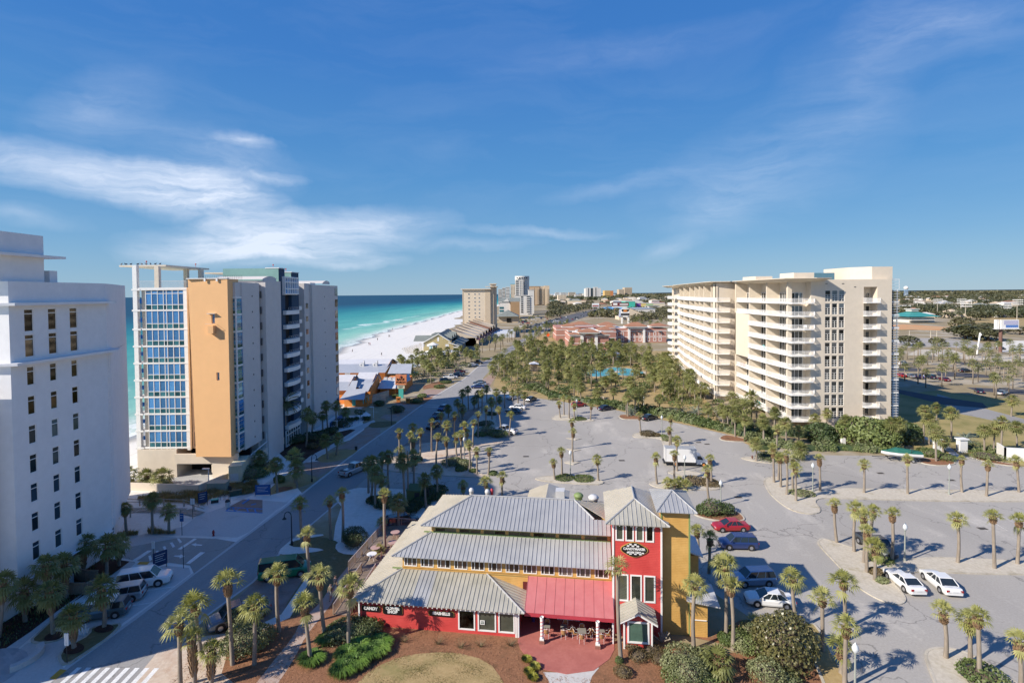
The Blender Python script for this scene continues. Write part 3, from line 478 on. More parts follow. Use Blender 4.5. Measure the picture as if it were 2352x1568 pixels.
def wframe(w, h, fr, d, mull=(), trans=(), m=0):
    """window frame standing in the plane x (width) z (height), d deep along +y (into the wall); panes fit between"""
    g = G(); g.box(0, 0, 0, fr, d, h); g.box(w-fr, 0, 0, w, d, h); g.box(fr, 0, 0, w-fr, d, fr); g.box(fr, 0, h-fr, w-fr, d, h)
    for x in mull: g.box(x-fr/2, .004, fr, x+fr/2, d-.004, h-fr)
    for z in trans: g.box(fr, .008, z-fr/2, w-fr, d-.008, z+fr/2)
    return g
def wpanes(w, h, d, mull=(), trans=()):
    xs = [0, *mull, w]; zs = [0, *trans, h]; return [(a, c, b, e) for a, b in zip(xs, xs[1:]) for c, e in zip(zs, zs[1:])]
WCACHE = {}
def window(parent, loc, rot, w, h, fr=.07, d=.10, mull=(), trans=(), fm=None, pm=None, world=True):
    """window (frame) > panes, each pane its own sub-part; frames and panes of one size share their meshes"""
    key = (round(w,2), round(h,2), fr, d, mull, trans, fm.name, pm.name)
    if key not in WCACHE:
        ps = []
        for a, c, b, e in wpanes(w, h, d, mull, trans):
            g = G(); g.box(0, 0, 0, b-a, .02, e-c); ps.append((g.mesh('pane', pm), (a, d*.55, c)))
        WCACHE[key] = (wframe(w, h, fr, d, mull, trans).mesh('window', fm), ps)
    me, ps = WCACHE[key]; o = inst(me, 'window', parent, loc, rot, world=world)
    for pme, pl in ps: inst(pme, 'pane', o, pl)
    return o
def wall_holes(g, u0, u1, z0, z1, holes, fn, m=0):
    """wall surface with rectangular openings; fn(u,z) -> point"""
    us = sorted({u0, u1, *[h[0] for h in holes], *[h[2] for h in holes]}); zs = sorted({z0, z1, *[h[1] for h in holes], *[h[3] for h in holes]})
    for a, b in zip(us, us[1:]):
        run = None
        for c, e in zip(zs, zs[1:]):
            mx, mz = (a+b)/2, (c+e)/2; solid = not any(h[0] < mx < h[2] and h[1] < mz < h[3] for h in holes)
            if solid: run = (run[0], e) if run else (c, e)
            if (not solid or e == zs[-1]) and run: g.quad(fn(a, run[0]), fn(b, run[0]), fn(b, run[1]), fn(a, run[1]), m=m); run = None
    return g

# ================================================================ white tower on the left
def white_tower():
    R = thing('apartment_tower', 'white stucco apartment tower in shade with overhanging ledges and dark windows, beside the beach street', 'building', (-57, 60, 0))
    X = -50.0; holes = []; wins = []
    for j, z in enumerate((28.83, 26.2)):
        for y in (54.85, 57.68, 60.5): holes.append((y, z, y+1.1, z+2.33)); wins.append((y, z, 1.1, 2.33, 1.85))
    for k in range(7):
        z = 23.27-3.05*k
        for y in (54.97, 57.72, 60.54): holes.append((y, z, y+.9, z+1.95)); wins.append((y, z, .9, 1.95, 1.42))
    g = G(); wall_holes(g, 53.2, 65.9, 3.4, 34, holes, lambda u, z: (X, u, z))
    for h in holes:   # reveals
        for a, b in (((h[0],h[1]),(h[0],h[3])),((h[2],h[3]),(h[2],h[1])),((h[0],h[3]),(h[2],h[3])),((h[2],h[1]),(h[0],h[1]))): g.quad((X,a[0],a[1]),(X-.25,a[0],a[1]),(X-.25,b[0],b[1]),(X,b[0],b[1]))
    P = [(-50.0,65.9),(-50.2,66.1),(-50.75,67.6),(-57,79),(-78,79),(-78,53.2)]
    for a, b in zip(P, P[1:]+[(X,53.2)]): g.quad((*a,3.4),(*b,3.4),(*b,25.5),(*a,25.5))
    PT = [(X,65.9),(-57,79),(-78,79),(-78,53.2)]
    for a, b in zip(PT, PT[1:]+[(X,53.2)]): g.quad((*a,25.5),(*b,25.5),(*b,34),(*a,34))
    g.quad(*[(x,y,34) for x,y in [(X,53.2)]+PT]); g.quad(*[(x,y,3.4) for x,y in [(X,53.2)]+P][::-1]); g.box(-49.99,53.3,3.4,-49.6,65.8,3.42)
    part(g, 'upper_wall', M_stw, R, True)
    for y, z, w, h, t in wins: window(R, (X-.05, y, z), pi/2, w, h, .07, .12, (), (t,), M_trim, M_gbr if z > 19 else M_gnavy)
    for k in range(8):   # tall corner lights in the chamfer
        z = 22.7-2.95*k; a = Vector((-50.2,66.1,0)); b = Vector((-50.75,67.6,0)); d = (b-a).normalized(); ang = math.atan2(d.y, d.x)
        window(R, (a.x+d.x*.12+.03, a.y+d.y*.12, z), ang, .8, 2.6, .08, .1, (), (.62, 2.05), M_trim, M_gnavy)
    g = G(); P2 = [(-50.95,52),(-50.95,66.2),(-57,78),(-77,78),(-77,30),(-51.6,38.4),(-51.6,52)]; g.prism(P2[:4]+[(-77,52)], 0, 3.4); part(g, 'lower_wall', M_stw, R, True)
    g = G(); g.prism([(-51.6,38.4),(-51.6,52.0),(-77,52.0),(-77,38.4)], 0, 24); part(g, 'south_wing', M_stw, R, True)
    for z, o, y1 in ((31.55, 1.0, 67.2), (25.55, 1.1, 67.9)):
        g = G(); g.prism([(X+o*.8,53.0),(X+o*.8,66.6),(X-.2,y1+.6),(-60,y1+.6),(-60,52.6),(X-1,52.6)], z, z+.28); part(g, 'ledge', M_stw, R, True)
    g = G(); g.prism([(-50.8,52.2),(-50.8,58.3),(-77,58.3),(-77,52.2)], 34.0, 39.0); part(g, 'penthouse', M_stw, R, True)
    g = G(); g.prism([(-49.8,52.0),(-49.8,60.0),(-78,60.0),(-78,52.0)], 36.6, 36.85); part(g, 'ledge', M_stw, R, True)
    g = G(); g.box(-54,59.2,34,-51,60.2,35.3); part(g, 'roof_stub', M_stw, R, True)
    g = G(); g.box(-50.93,60.6,1.2,-50.85,62.6,3.2); part(g, 'dark_opening', M_black, R, True)
    g = G()
    for i in range(17): g.box(-50.80,60.6+i*.13,1.2,-50.76,60.63+i*.13,3.1)
    g.box(-50.82,60.5,3.06,-50.74,62.9,3.12); g.box(-50.82,60.5,1.15,-50.74,62.9,1.22); part(g, 'window_grille', M_rail, R, True)
    g = G(); g.box(-50.9,59.2,0,-50.1,60.1,1.0); g.box(-50.08,59.3,.1,-50.06,60.0,.9); part(g, 'air_conditioner', M_rail, R, True)
    g = G(); g.box(-50.94,60.4,.6,-50.75,60.8,2.0); g.tube((-50.85,61.4,0),(-50.85,61.4,1.7),.04,n=6); part(g, 'meter_box', M_rail, R, True)
    g = G(); g.prism([(-51.3,46),(-51.3,52.5),(-55,52.5),(-55,46)], 0, 1.2); g.prism([(-51.3,46),(-51.3,51.9),(-55,51.9),(-55,46)], 3.4, 4.2); part(g, 'low_wing', M_stw, R, True)
    g = G()
    for i in range(9): g.tube((-51.35,46.5+i*.65,1.2),(-51.35,46.5+i*.65,2.1),.02,n=4)
    g.tube((-51.35,46.4,2.1),(-51.35,52,2.1),.025,n=4); part(g, 'railing', M_rail, R, True)
white_tower()

# ================================================================ orange and grey tower by the beach
def beach_tower():
    R = thing('condominium_tower', 'tall condominium with apricot panel, blue glass bays and a navy balcony shaft beside the beach', 'building', (-57, 115, 0))
    FL = [5.3+3.04*k for k in range(8)]+[29.95]; top = 33.55; YF = 95.5
    g = G(); g.box(-66.3,YF+.45,4.9,-58.1,110,33.6); part(g, 'bay_core', M_stc, R, True)
    xs = [-65.3, -64.25, -63.2, -62.15, -61.6, -60.55, -59.5, -58.55]
    g = G()
    for x in xs: g.box(x-.05,YF,5.0,x+.05,YF+.18,33.5)
    g.box(-58.48,YF-.02,4.8,-57.95,YF+.45,33.7); part(g, 'mullion_frame', M_trim, R, True)
    for k, z in enumerate(FL):
        z1 = FL[k+1] if k < 8 else top; h = z1-z
        g = G(); g.box(-66.5,YF-.06,z-.18,-57.9,YF+.3,z+.10); part(g, 'floor_band', M_trim, R, True)
        for t in ((.95,) if k < 8 else (.95, 2.95)):
            g = G(); g.box(-65.3,YF+.01,z+t-.05,-58.5,YF+.15,z+t+.05); part(g, 'transom', M_trim, R, True)
        for a, b in zip(xs, xs[1:]):
            key = (round(b-a,2), k == 8)
            for (c, e, mm) in ((.12, .9, M_gteal), (1.0, h-.22 if k < 8 else 2.9, M_gblue)) + (((3.0, h-.25, M_gblue),) if k == 8 else ()):
                kk = ('bt', round(b-a,2), round(e-c,2), mm.name)
                if kk not in WCACHE: q = G(); q.box(0,0,0,b-a-.14,.03,e-c); WCACHE[kk] = q.mesh('pane', mm)
                inst(WCACHE[kk], 'pane', R, (a+.07, YF+.08, z+c), world=True)
    g = G(); g.box(-66.6,YF-.1,33.5,-57.9,111,33.95); part(g, 'terrace_slab', M_trim, R, True)
    g = G(); g.box(-67.5,YF-.1,4.6,-66.75,YF+.6,38.0); part(g, 'column', M_trim, R, True)
    for k, z in enumerate(FL+[top+.1]):
        g = G(); g.box(-67.7,YF-.14,z-.2,-66.2,YF+4,z+.1); part(g, 'balcony_slab', M_trim, R, True)
        if k < 9:
            g = G()
            for i in range(9): g.tube((-66.75+.06*i,YF+.3,z+.1),(-66.75+.06*i,YF+.3,z+1.1),.012,n=4)
            g.tube((-66.8,YF+.3,z+1.1),(-66.2,YF+.3,z+1.1),.02,n=4); part(g, 'balcony_rail', M_rail, R, True)
            g = G(); g.box(-66.7,YF+.5,z+1.25,-66.25,YF+.56,z+2.0); part(g, 'blue_shade', mat('blue_canvas', (.03,.22,.62), .8), R, True)
    g = G(); g.prism([(-70.6,YF+1),(-62.2,YF+1),(-62.0,110),(-70.6,112)], 37.75, 38.05); part(g, 'roof_canopy', M_stc, R, True)
    for x, y in ((-61.2,YF-.1),(-64.2,YF+10),(-61.9,YF+11)):
        g = G(); x2 = x if y > YF else -63.2; g.box(x2-.38,y,33.95,x2+.38,y+.7,37.75); part(g, 'canopy_post', M_stc, R, True)
    g = G()
    for i in range(60): g.tube((-66.6+i*.145,YF+.05,33.95),(-66.6+i*.145,YF+.05,35.1),.016,n=4)
    g.box(-66.6,YF+.02,35.08,-58,YF+.08,35.14); part(g, 'terrace_rail', M_rail, R, True)
    pt = [(-56.55,93.6),(-49.5,93.2)]; g = G(); zb, zt = 4.15, 35.35
    def A(x, y, z): return (x, y, z)
    xl0, xl1 = -55.85, -56.55; yl, yr = 93.6, 93.3
    win = [(-52.55,27.6,-51.95,29.2),(-51.95,17.6,-51.4,19.0)]
    def fp(u, z): t = (u+56.55)/7.05; x = u+(1-t)*.7*(1-(z-zb)/(zt-zb)); return (x, yl+(yr-yl)*t, z)
    wall_holes(g, -56.55, -49.5, zb, zt, win, fp)
    g.quad(fp(-56.55,zb), fp(-56.55,zt), (-56.4,97,zt), (-55.6,97,zb)); g.quad(fp(-49.5,zt), fp(-49.5,zb), (-49.5,97,zb), (-49.5,97,zt)); g.quad(fp(-56.55,zt), fp(-49.5,zt), (-49.5,97,zt), (-56.4,97,zt)); g.quad(fp(-49.5,zb), fp(-56.55,zb), (-55.6,97,zb), (-49.5,97,zb))
    for h in win:
        for a, b in (((h[0],h[1]),(h[0],h[3])),((h[2],h[3]),(h[2],h[1])),((h[0],h[3]),(h[2],h[3])),((h[2],h[1]),(h[0],h[1]))):
            p, q = fp(*a), fp(*b); g.quad(p, (p[0],p[1]+.35,p[2]), (q[0],q[1]+.35,q[2]), q)
    part(g, 'apricot_panel', M_sto, R, True)
    for h in win: window(R, (h[0]+.1, 93.7, h[1]), 0, h[2]-h[0], h[3]-h[1], .06, .1, (), (), M_trim, M_gblue)
    g = G(); g.box(-52.7,92.55,25.9,-51.75,93.4,27.2); g.box(-52.62,92.63,27.2,-51.83,93.4,27.25); part(g, 'small_balcony', M_sto, R, True)
    g = G(); g.path([(-53.1,92.5,27.55),(-51.7,92.5,27.55),(-51.7,93.3,27.55)], .025, 4); g.box(-53.0,92.9,29.28,-51.6,93.5,29.36); part(g, 'balcony_rail', M_rail, R, True)
    g = G(); g.box(-56.6,93.2,35.35,-49.45,93.8,35.5); g.box(-53.5,93.1,34.9,-53.2,93.25,35.5); g.box(-51.4,93.1,34.9,-51.1,93.25,35.5); part(g, 'parapet_cap', M_trim, R, True)
    g = G(); g.box(-57.9,96.2,4.9,-56.2,110,34.2); part(g, 'recess_wall', M_stc, R, True)
    for k in range(9):
        g = G(); g.box(-57.5,96.1,5.3+3.04*k,-56.9,96.2,7.9+3.04*k); part(g, 'dark_window', M_gdark, R, True)
    g = G(); g.box(-51.2,95.1,4.5,-49.1,104,34.75); part(g, 'stair_core', M_stg, R, True)
    for k in range(9):
        z = 4.9+3.04*k
        for dz in (0, .62, 1.32, 2.02):
            hh = .52 if dz == 0 else .6
            for nm, b in (('pane', (-51.1,95.02,z+dz,-49.1,95.08,z+dz+hh)), ('pane', (-49.06,95.15,z+dz,-49.0,97.0,z+dz+hh))):
                kk = ('st', nm, round(hh,2), b[0] == -51.1)
                if kk not in WCACHE: q = G(); q.box(0,0,0,b[3]-b[0],b[4]-b[1],hh); WCACHE[kk] = q.mesh('pane', M_gteal if dz == 0 else M_gblue)
                inst(WCACHE[kk], 'pane', R, b[:3], world=True)
        g = G(); g.box(-51.2,94.95,z+2.72,-48.95,95.1,z+3.02); g.box(-49.1,95.1,z+2.72,-48.93,97.1,z+3.02); part(g, 'floor_band', M_trim, R, True)
    g = G(); g.box(-49.12,94.93,4.5,-48.9,95.15,32.3); part(g, 'corner_post', M_trim, R, True)
    g = G(); g.box(-57,97.0,4.3,-48.85,103.6,34.8); part(g, 'grey_wall', M_stg, R, True)
    for k in range(10):
        g = G(); g.box(-48.85,100.6,5.6+2.95*k,-48.80,100.85,5.9+2.95*k); part(g, 'wall_vent', M_dark, R, True)
        g = G(); g.box(-48.76,103.62,4.5+3.04*k,-48.6,104.0,5.9+3.04*k); part(g, 'slot_window', M_dark, R, True)
    g = G(); g.box(-60,103.6,0,-49.6,111,34.9); part(g, 'grey_wall', M_stg, R, True)
    g = G(); g.box(-58,104.4,0,-48.0,111.3,35.3); part(g, 'grey_wall', M_stg, R, True)
    for (x0,y0,x1,y1,z) in ((-58,104.0,-48.4,110.2,35.3),(-58,137.5,-48.6,143,35.2)):
        g = G(); n = 10; P = [(y0+(y1-y0)*i/n, z+1.5*math.sin(pi*(.18+.55*i/n))-.55) for i in range(n+1)]
        for a, b in zip(P, P[1:]): g.quad((x0,a[0],a[1]),(x1,a[0],a[1]),(x1,b[0],b[1]),(x0,b[0],b[1])); g.quad((x1,a[0],z),(x1,b[0],z),(x1,b[0],b[1]),(x1,a[0],a[1]))
        part(g, 'curved_roof', M_stg, R, True)
    M_nv = mat('navy_stucco', (.015,.05,.10), .8, .05, 1.); M_gr = mat('sea_green_stucco', (.20,.36,.33), .8, .04, 1.)
    g = G(); g.box(-60,111.3,0,-48.35,114.2,34.9); g.box(-51.0,111.3,34.9,-48.35,114.2,38.0); g.box(-60,114.2,0,-49.0,117.6,34.9); g.box(-60,117.6,0,-48.35,121.6,34.9); g.box(-50.3,117.6,34.9,-48.35,121.6,37.4); part(g, 'navy_shaft', M_nv, R, True)
    part(G().box(-59.9,111.27,34.9,-48.37,111.31,38.02), 'green_flank', M_gr, R, True); part(G().box(-59,117.57,35.4,-48.4,117.61,37.45), 'green_flank', M_gr, R, True)
    g = G(); g.box(-51.1,111.2,38.0,-48.2,114.3,38.15); g.box(-50.4,117.5,37.4,-48.2,121.7,37.55); part(g, 'parapet_cap', M_trim, R, True)
    g = G(); g.box(-48.99,114.6,4.2,-48.95,117.4,33); part(g, 'dark_opening', M_black, R, True)
    window(R, (-47.7, 112.9, 32.6), pi/2, 7.2, 3.7, .22, .5, (1.5,2.7,3.9,5.1,6.2), (1.2,2.6), M_trim, M_gblue)
    g = G(); g.box(-48.95,112.8,32.5,-48.1,120.3,36.4); part(g, 'bay_box', M_trim, R, True)
    for k in range(9):
        z = 3.9+3.05*k; n = 8; ys = [113.0+6.9*i/n for i in range(n+1)]
        g = G(); o = [(-47.6+.55*math.sin(pi*i/n), y) for i, y in enumerate(ys)]; g.prism(o+[(-49.0,119.9),(-49.0,113.0)], z, z+.85); part(g, 'balcony_front', M_trim, R, True)
        g = G(); pts = [(x-.15, y, z+1.5) for x, y in o[1:-1]]; g.path(pts, .025, 4); g.path([(x, y, z+1.15) for x, y, _ in pts], .02, 4)
        for p in pts: g.tube(p, (p[0],p[1],z+.85), .02, n=4)
        part(g, 'balcony_rail', M_rail, R, True)
    g = G(); g.box(-60,121.6,0,-50.2,127.8,34.9); part(g, 'recess_wall', M_stg, R, True)
    for k in range(9):
        z = 4.6+3.05*k
        g = G(); g.box(-50.2,122.4,z,-48.9,124.6,z+.9); part(g, 'small_balcony', M_trim, R, True)
        g = G(); g.box(-50.2,122.6,z+.9,-50.14,124.3,z+2.5); part(g, 'balcony_door', M_dark, R, True)
        g = G(); g.box(-48.58,126.2,z+.3,-48.5,127.4,z+1.5); part(g, 'side_window', M_gdark, R, True)
    g = G(); g.box(-60,125.4,0,-48.6,128.8,35.2); g.box(-60,128.8,0,-48.0,147.6,34.9); part(g, 'grey_wall', M_stg, R, True)
    for k in range(10):
        g = G(); g.box(-47.99,137.0,4.4+3.05*k,-47.94,137.3,4.7+3.05*k); part(g, 'wall_vent', M_dark, R, True)
    for k in range(11):
        g = G(); g.box(-47.98,145.2,2.2+3.0*k,-47.92,147.3,4.2+3.0*k); part(g, 'corner_window', M_gdark, R, True)
    g = G(); g.box(-60,128.6,34.9,-48.4,132,35.4); part(g, 'parapet_cap', M_trim, R, True)
    window(R, (-47.9, 112.6, .3), pi/2, 7.4, 3.4, .14, .3, (1.2,2.4,3.6,4.8,6.0), (2.4,), M_trim, M_gnavy)
    g = G(); g.box(-67.3,95.2,0,-60.3,111,5.0); g.box(-60.3,94.6,2.6,-49.0,94.95,4.35); g.box(-49.0,94.6,1.2,-48.2,112,2.6); part(g, 'garage_wall', M_stc, R, True)
    g = G(); g.box(-53.6,94.6,0,-48.6,94.95,2.6); g.box(-53.8,94.7,1.0,-48.4,103.4,2.4); part(g, 'garage_wall', M_stc, R, True)
    g = G(); g.box(-60.2,99.5,0,-49.2,100,5.0); part(g, 'dark_opening', M_black, R, True)
    g = G(); g.box(-60.2,95.0,2.35,-49.2,99.5,2.6); part(g, 'ramp_deck', M_ramp, R, True)
    g = G(); g.tube((-48.0,97.2,3.3),(-47.8,103.4,4.1),.09,n=6); g.tube((-47.8,103.2,2.2),(-47.8,103.2,5.6),.07,n=6); part(g, 'rail_pipe', M_metal, R, True)
    for x, y, z in ((-66,97,38.05),(-62.4,106,38.05),(-50,112.5,38.15),(-50,118.8,37.55)):
        g = G(); g.tube((x,y,z),(x,y,z+.5),.03,n=4); g.ball((x,y,z+.65),.16,n=6,k=4); part(g, 'warning_lamp', mat('red_lamp', (.5,.05,.04), .4), R, True)
    g = G()
    for i in range(22): g.tube((-56+i*.33,97.5,34.9),(-56+i*.33,97.5,36.1),.018,n=4)
    for z in (35.3,35.7,36.1): g.tube((-56,97.5,z),(-48.9,97.5,z),.018,n=4)
    part(g, 'roof_rail', M_dark, R, True)
    g = G(); g.prism([(-64,111.8),(-53,111.8),(-53,118),(-64,118)], 37.0, 37.3); g.box(-56,112.5,34.9,-55.3,113,37.0); part(g, 'roof_canopy', M_stc, R, True)
beach_tower()

# ================================================================ cream condominium on the right
def cream_condo():
    R = thing('condominium_block', 'cream condominium block with long white balcony bands and a louvred corner, behind the palm hedge', 'building', (80, 140, 0))
    FL = [1.78+3.085*k for k in range(10)]; ZT = 35.0
    holes = []; YF = 126.5
    for k in range(10):
        for x in (73.98, 75.63, 77.28): holes.append((x, FL[k]+.3, x+1.28, FL[k]+2.9))
    rec = [(83.1, FL[0]-.1, 86.3, 33.2)]
    g = G(); wall_holes(g, 70.6, 89.75, 0, ZT, holes+rec, lambda u, z: (u, YF, z))
    for h in holes+rec:
        d = .22 if h in holes else 2.4
        for a, b in (((h[0],h[1]),(h[0],h[3])),((h[2],h[3]),(h[2],h[1])),((h[0],h[3]),(h[2],h[3])),((h[2],h[1]),(h[0],h[1]))): g.quad((a[0],YF,a[1]),(a[0],YF+d,a[1]),(b[0],YF+d,b[1]),(b[0],YF,b[1]))
    g.quad((83.1,YF+2.4,0),(86.3,YF+2.4,0),(86.3,YF+2.4,ZT),(83.1,YF+2.4,ZT))
    g.quad((89.75,YF,0),(89.75,150,0),(89.75,150,ZT),(89.75,YF,ZT)); g.quad((70.6,YF,ZT),(89.75,YF,ZT),(89.75,150,ZT),(70.6,150,ZT)); g.quad((70.6,YF,0),(70.6,YF,ZT),(70.6,YF+3,ZT),(70.6,YF+3,0))
    g.box(70.2,YF-.25,0,90,YF-.004,1.5); part(g, 'front_wall', M_stc, R, True)
    for h in holes: window(R, (h[0], YF+.06, h[1]), 0, 1.28, 2.6, .06, .12, (), (.55,1.06,1.57), M_trim, M_gdark)
    g = G()
    for h in holes: g.box(h[0]+.61, YF+.055, h[1]+.05, h[0]+.67, YF+.17, h[1]+1.55)
    part(g, 'glazing_bar', M_trim, R, True)
    for k in range(10):
        z = FL[k]; g = G(); g.prism([(83.0,YF+2.3),(83.0,YF-1.2),(86.3,YF-1.2),(87.0,YF-.02),(86.3,YF+2.3)], z-.16, z); part(g, 'balcony_slab', M_trim, R, True)
        g = G()
        for a, b, n in (((83.05,YF-1.15),(86.3,YF-1.15),26),((86.3,YF-1.15),(86.95,YF),8),((83.05,YF),(83.05,YF-1.15),8)):
            for i in range(n): g.tube((a[0]+(b[0]-a[0])*i/n,a[1]+(b[1]-a[1])*i/n,z),(a[0]+(b[0]-a[0])*i/n,a[1]+(b[1]-a[1])*i/n,z+1.05),.022,n=3,cap=False)
            g.tube((*a,z+1.06),(*b,z+1.06),.035,n=4)
        part(g, 'balcony_rail', M_metal, R, True)
        g = G(); g.box(85.2,YF+2.3,z,85.9,YF+2.38,z+2.1); part(g, 'balcony_door', M_gdark, R, True)
    g = G(); g.box(89.85,128.2,1.0,91.3,140,32.4); part(g, 'dark_glazing', M_gnavy, R, True)
    sl = G(); sl.box(0,0,0,2.05,8.5,.07); sm = sl.mesh('slat', M_metal)
    for i in range(52): inst(sm, 'slat', R, (89.8,126.9,1.2+i*.605), world=True)
    for k in range(10):
        g = G(); g.box(89.76,126.95,FL[k]-.15,91.85,135,FL[k]+.2); part(g, 'floor_band', M_trim, R, True)
    g = G()
    for z in (32.6,33.3,34.0,34.7,35.0): g.tube((89.8,127,z),(91.8,127,z),.04,n=4); g.tube((91.8,127,z),(91.8,135,z),.04,n=4)
    for p in ((89.9,127),(91.8,127),(91.8,131),(91.8,135)): g.tube((*p,32.4),(*p,35.0),.04,n=4)
    part(g, 'roof_rail', M_metal, R, True)
    g = G(); g.box(91.5,127.3,1,91.7,127.5,32.4); part(g, 'louvre_post', M_trim, R, True)
    g = G(); g.prism([(82.6,131),(86,128),(90.9,128),(90.9,142),(82.6,142)], 35.0, 38.0); part(g, 'penthouse', M_stc, R, True)
    g = G(); g.box(70,133,35.0,75,140,36.9); g.box(65.5,144,35,70,152,36.4); part(g, 'penthouse', M_stc, R, True)
    g = G(); g.box(75,132.9,35.0,80,139,36.8); part(g, 'glass_box', mat('slate_teal_panel', (.09,.20,.26), .5, .05), R, True)
    # ---- near balcony block
    def outer(y):   # west edge of the near block
        return 65.45-.55*math.sin(pi*min(1, max(0, (y-126)/30)))
    def band(parent, pts, z, depth=None):
        return
    inn = 68.6
    g = G(); g.box(inn,128.6,0,70.6,158.4,ZT-.3); g.box(66.0,128.6,0,inn+.02,128.9,ZT-.5); part(g, 'inner_wall', M_stc, R, True)
    g = G(); g.prism([(60.4,158.6),(72,158.6),(72,161),(60.4,161)], 0, ZT); part(g, 'end_wall', M_stc, R, True)
    fins = [127.6, 137.3, 147.4]
    for y in fins:
        g = G(); g.box(outer(y)+.35,y,0,inn if y > 130 else 66.7,y+.35,ZT-.4); part(g, 'party_wall', M_stc, R, True)
    g = G(); g.box(65.3,147.7,FL[4],65.6,156.8,FL[8]-.2); g.box(65.3,156.3,0,inn,156.8,ZT-.3); part(g, 'end_wall', M_stc, R, True)
    for k in range(10):
        z = FL[k]; y1 = 156.3 if k < 4 or k > 7 else 147.7; n = 12
        E = [(outer(126+(y1-126)*i/n), 126+(y1-126)*i/n) for i in range(n+1)]
        poly = [(70.7,125.3),(68.4,125.1),(65.6,125.4)]+E+[(inn,y1),(inn,128.6),(70.9,126.6)]
        g = G(); g.prism(poly, z-.2, z); part(g, 'balcony_slab', M_trim, R, True)
        g = G(); run = [(71.5,126.4),(70.7,125.4),(68.4,125.2),(65.7,125.5)]+[(x+.08,y) for x,y in E]
        for a, b in zip(run, run[1:]):
            L = math.hypot(b[0]-a[0], b[1]-a[1]); q = max(1, int(L/.2))
            for i in range(q):
                t = i/q; x, y = a[0]+(b[0]-a[0])*t, a[1]+(b[1]-a[1])*t; g.tube((x,y,z),(x,y,z+1.04),.03 if i else .045,n=3,cap=False)
            g.tube((*a,z+1.06),(*b,z+1.06),.045,n=4); g.tube((*a,z+.12),(*b,z+.12),.03,n=4)
        part(g, 'balcony_rail', M_metal, R, True)
        if k in (0,1,2,3,4,5,6,7,8,9):
            for y0, y2 in ((132.9,136.9),(143.0,146.9),(152.6,155.9)):
                if y0 < y1: window(R, (inn-.22, y2, z), -pi/2, y2-y0, 2.45, .09, .12, ((y2-y0)/3, 2*(y2-y0)/3), (), M_trim, M_gdark)
            window(R, (66.9, 128.5, z), 0, 2.9, 2.45, .09, .12, (.97,1.94), (), M_trim, M_gdark)
    M_tq = mat('turquoise_plastic', (.10,.50,.55), .5); M_tc = mat('terracotta', (.45,.15,.07), .8)
    for (x,y,k,mm,nm) in ((66.2,143,0,M_tq,'deck_chair'),(66.4,144.6,0,M_tq,'deck_chair'),(66.3,140.6,5,M_tq,'deck_chair'),(66.0,154,3,M_tc,'flower_tub'),(66.0,152.2,3,M_tc,'flower_tub'),(69.2,126.4,7,M_metal,'deck_chair'),(66.2,131,8,M_metal,'deck_chair'),(66.1,141,1,M_metal,'deck_chair')):
        z = FL[k]; g = G()
        if nm == 'deck_chair': g.box(-.3,-.3,.38,.3,.3,.44); g.box(-.3,.24,.44,.3,.3,1.05); [g.box(a,b,0,a+.05,b+.05,.38) for a in (-.3,.25) for b in (-.3,.25)]; g.box(-.36,-.3,.6,-.3,.3,.65); g.box(.3,-.3,.6,.36,.3,.65)
        else: g.lathe([(.01,0),(.28,0),(.42,.55),(.46,.6),(.38,.6),(.36,.5),(.01,.5)], 12); g.ball((0,0,.7),(.3,.3,.25))
        lab = {'deck_chair':'%s deck chair on a cream condominium balcony', 'flower_tub':'%s flower tub on a cream condominium balcony'}[nm] % ('turquoise' if mm is M_tq else 'terracotta' if mm is M_tc else 'white')
        single(g, nm, mm, lab, 'chair' if nm == 'deck_chair' else 'planter', (x,y,z), .4*k, 'balcony furniture of the cream condominium')
    # ---- second balcony block, bulging seaward
    E2 = [(60.2,157.7),(60.35,163),(61.1,170),(62.0,177),(63.7,188),(66.1,205),(70.4,228)]
    I2 = [(63.4,159.5),(63.4,163),(64.1,170),(65.0,177),(66.7,188),(69.0,205),(72.6,228)]
    g = G()
    for a, b in zip(I2, I2[1:]): g.quad((*b,0),(*a,0),(*a,ZT),(*b,ZT))
    g.quad(*[(x,y,ZT) for x,y in I2],(95,228,ZT),(95,150,ZT),(72,150,ZT)); g.quad((63.4,159.5,0),(72,159.5,0),(72,159.5,ZT),(63.4,159.5,ZT)); part(g, 'inner_wall', M_stc, R, True)
    FY = [(1,.0),(2,.3),(3,.2),(3,.9),(4,.5),(5,.2),(5,.75)]
    def ipt(P, j, t): a, b = P[j], P[min(j+1, len(P)-1)]; return (a[0]+(b[0]-a[0])*t, a[1]+(b[1]-a[1])*t)
    for j, t in FY:
        o, i = ipt(E2, j, t), ipt(I2, j, t); g = G(); g.prism([(o[0]+.3,o[1]),(i[0]+.1,i[1]),(i[0]+.1,i[1]+.35),(o[0]+.3,o[1]+.35)], 0, ZT-.4); part(g, 'party_wall', M_stc, R, True)
    g = G(); g.box(60.4,158.4,0,60.9,159.2,ZT-.4); part(g, 'corner_pier', M_stc, R, True)
    for k in range(10):
        z = FL[k]; g = G(); g.prism([(63.9,157.2)]+E2+I2[::-1]+[(64.3,158.6)], z-.22, z)
        part(g, 'balcony_slab', M_trim, R, True)
        g = G(); run = [(64.3,158.3),(63.9,157.3)]+[(x+.08,y) for x,y in E2]
        for a, b in zip(run, run[1:]):
            L = math.hypot(b[0]-a[0], b[1]-a[1]); q = max(1, int(L/.32))
            for i in range(q):
                t = i/q; x, y = a[0]+(b[0]-a[0])*t, a[1]+(b[1]-a[1])*t; g.tube((x,y,z),(x,y,z+1.04),.05,n=3,cap=False)
            g.tube((*a,z+1.06),(*b,z+1.06),.05,n=4)
        part(g, 'balcony_rail', M_metal, R, True)
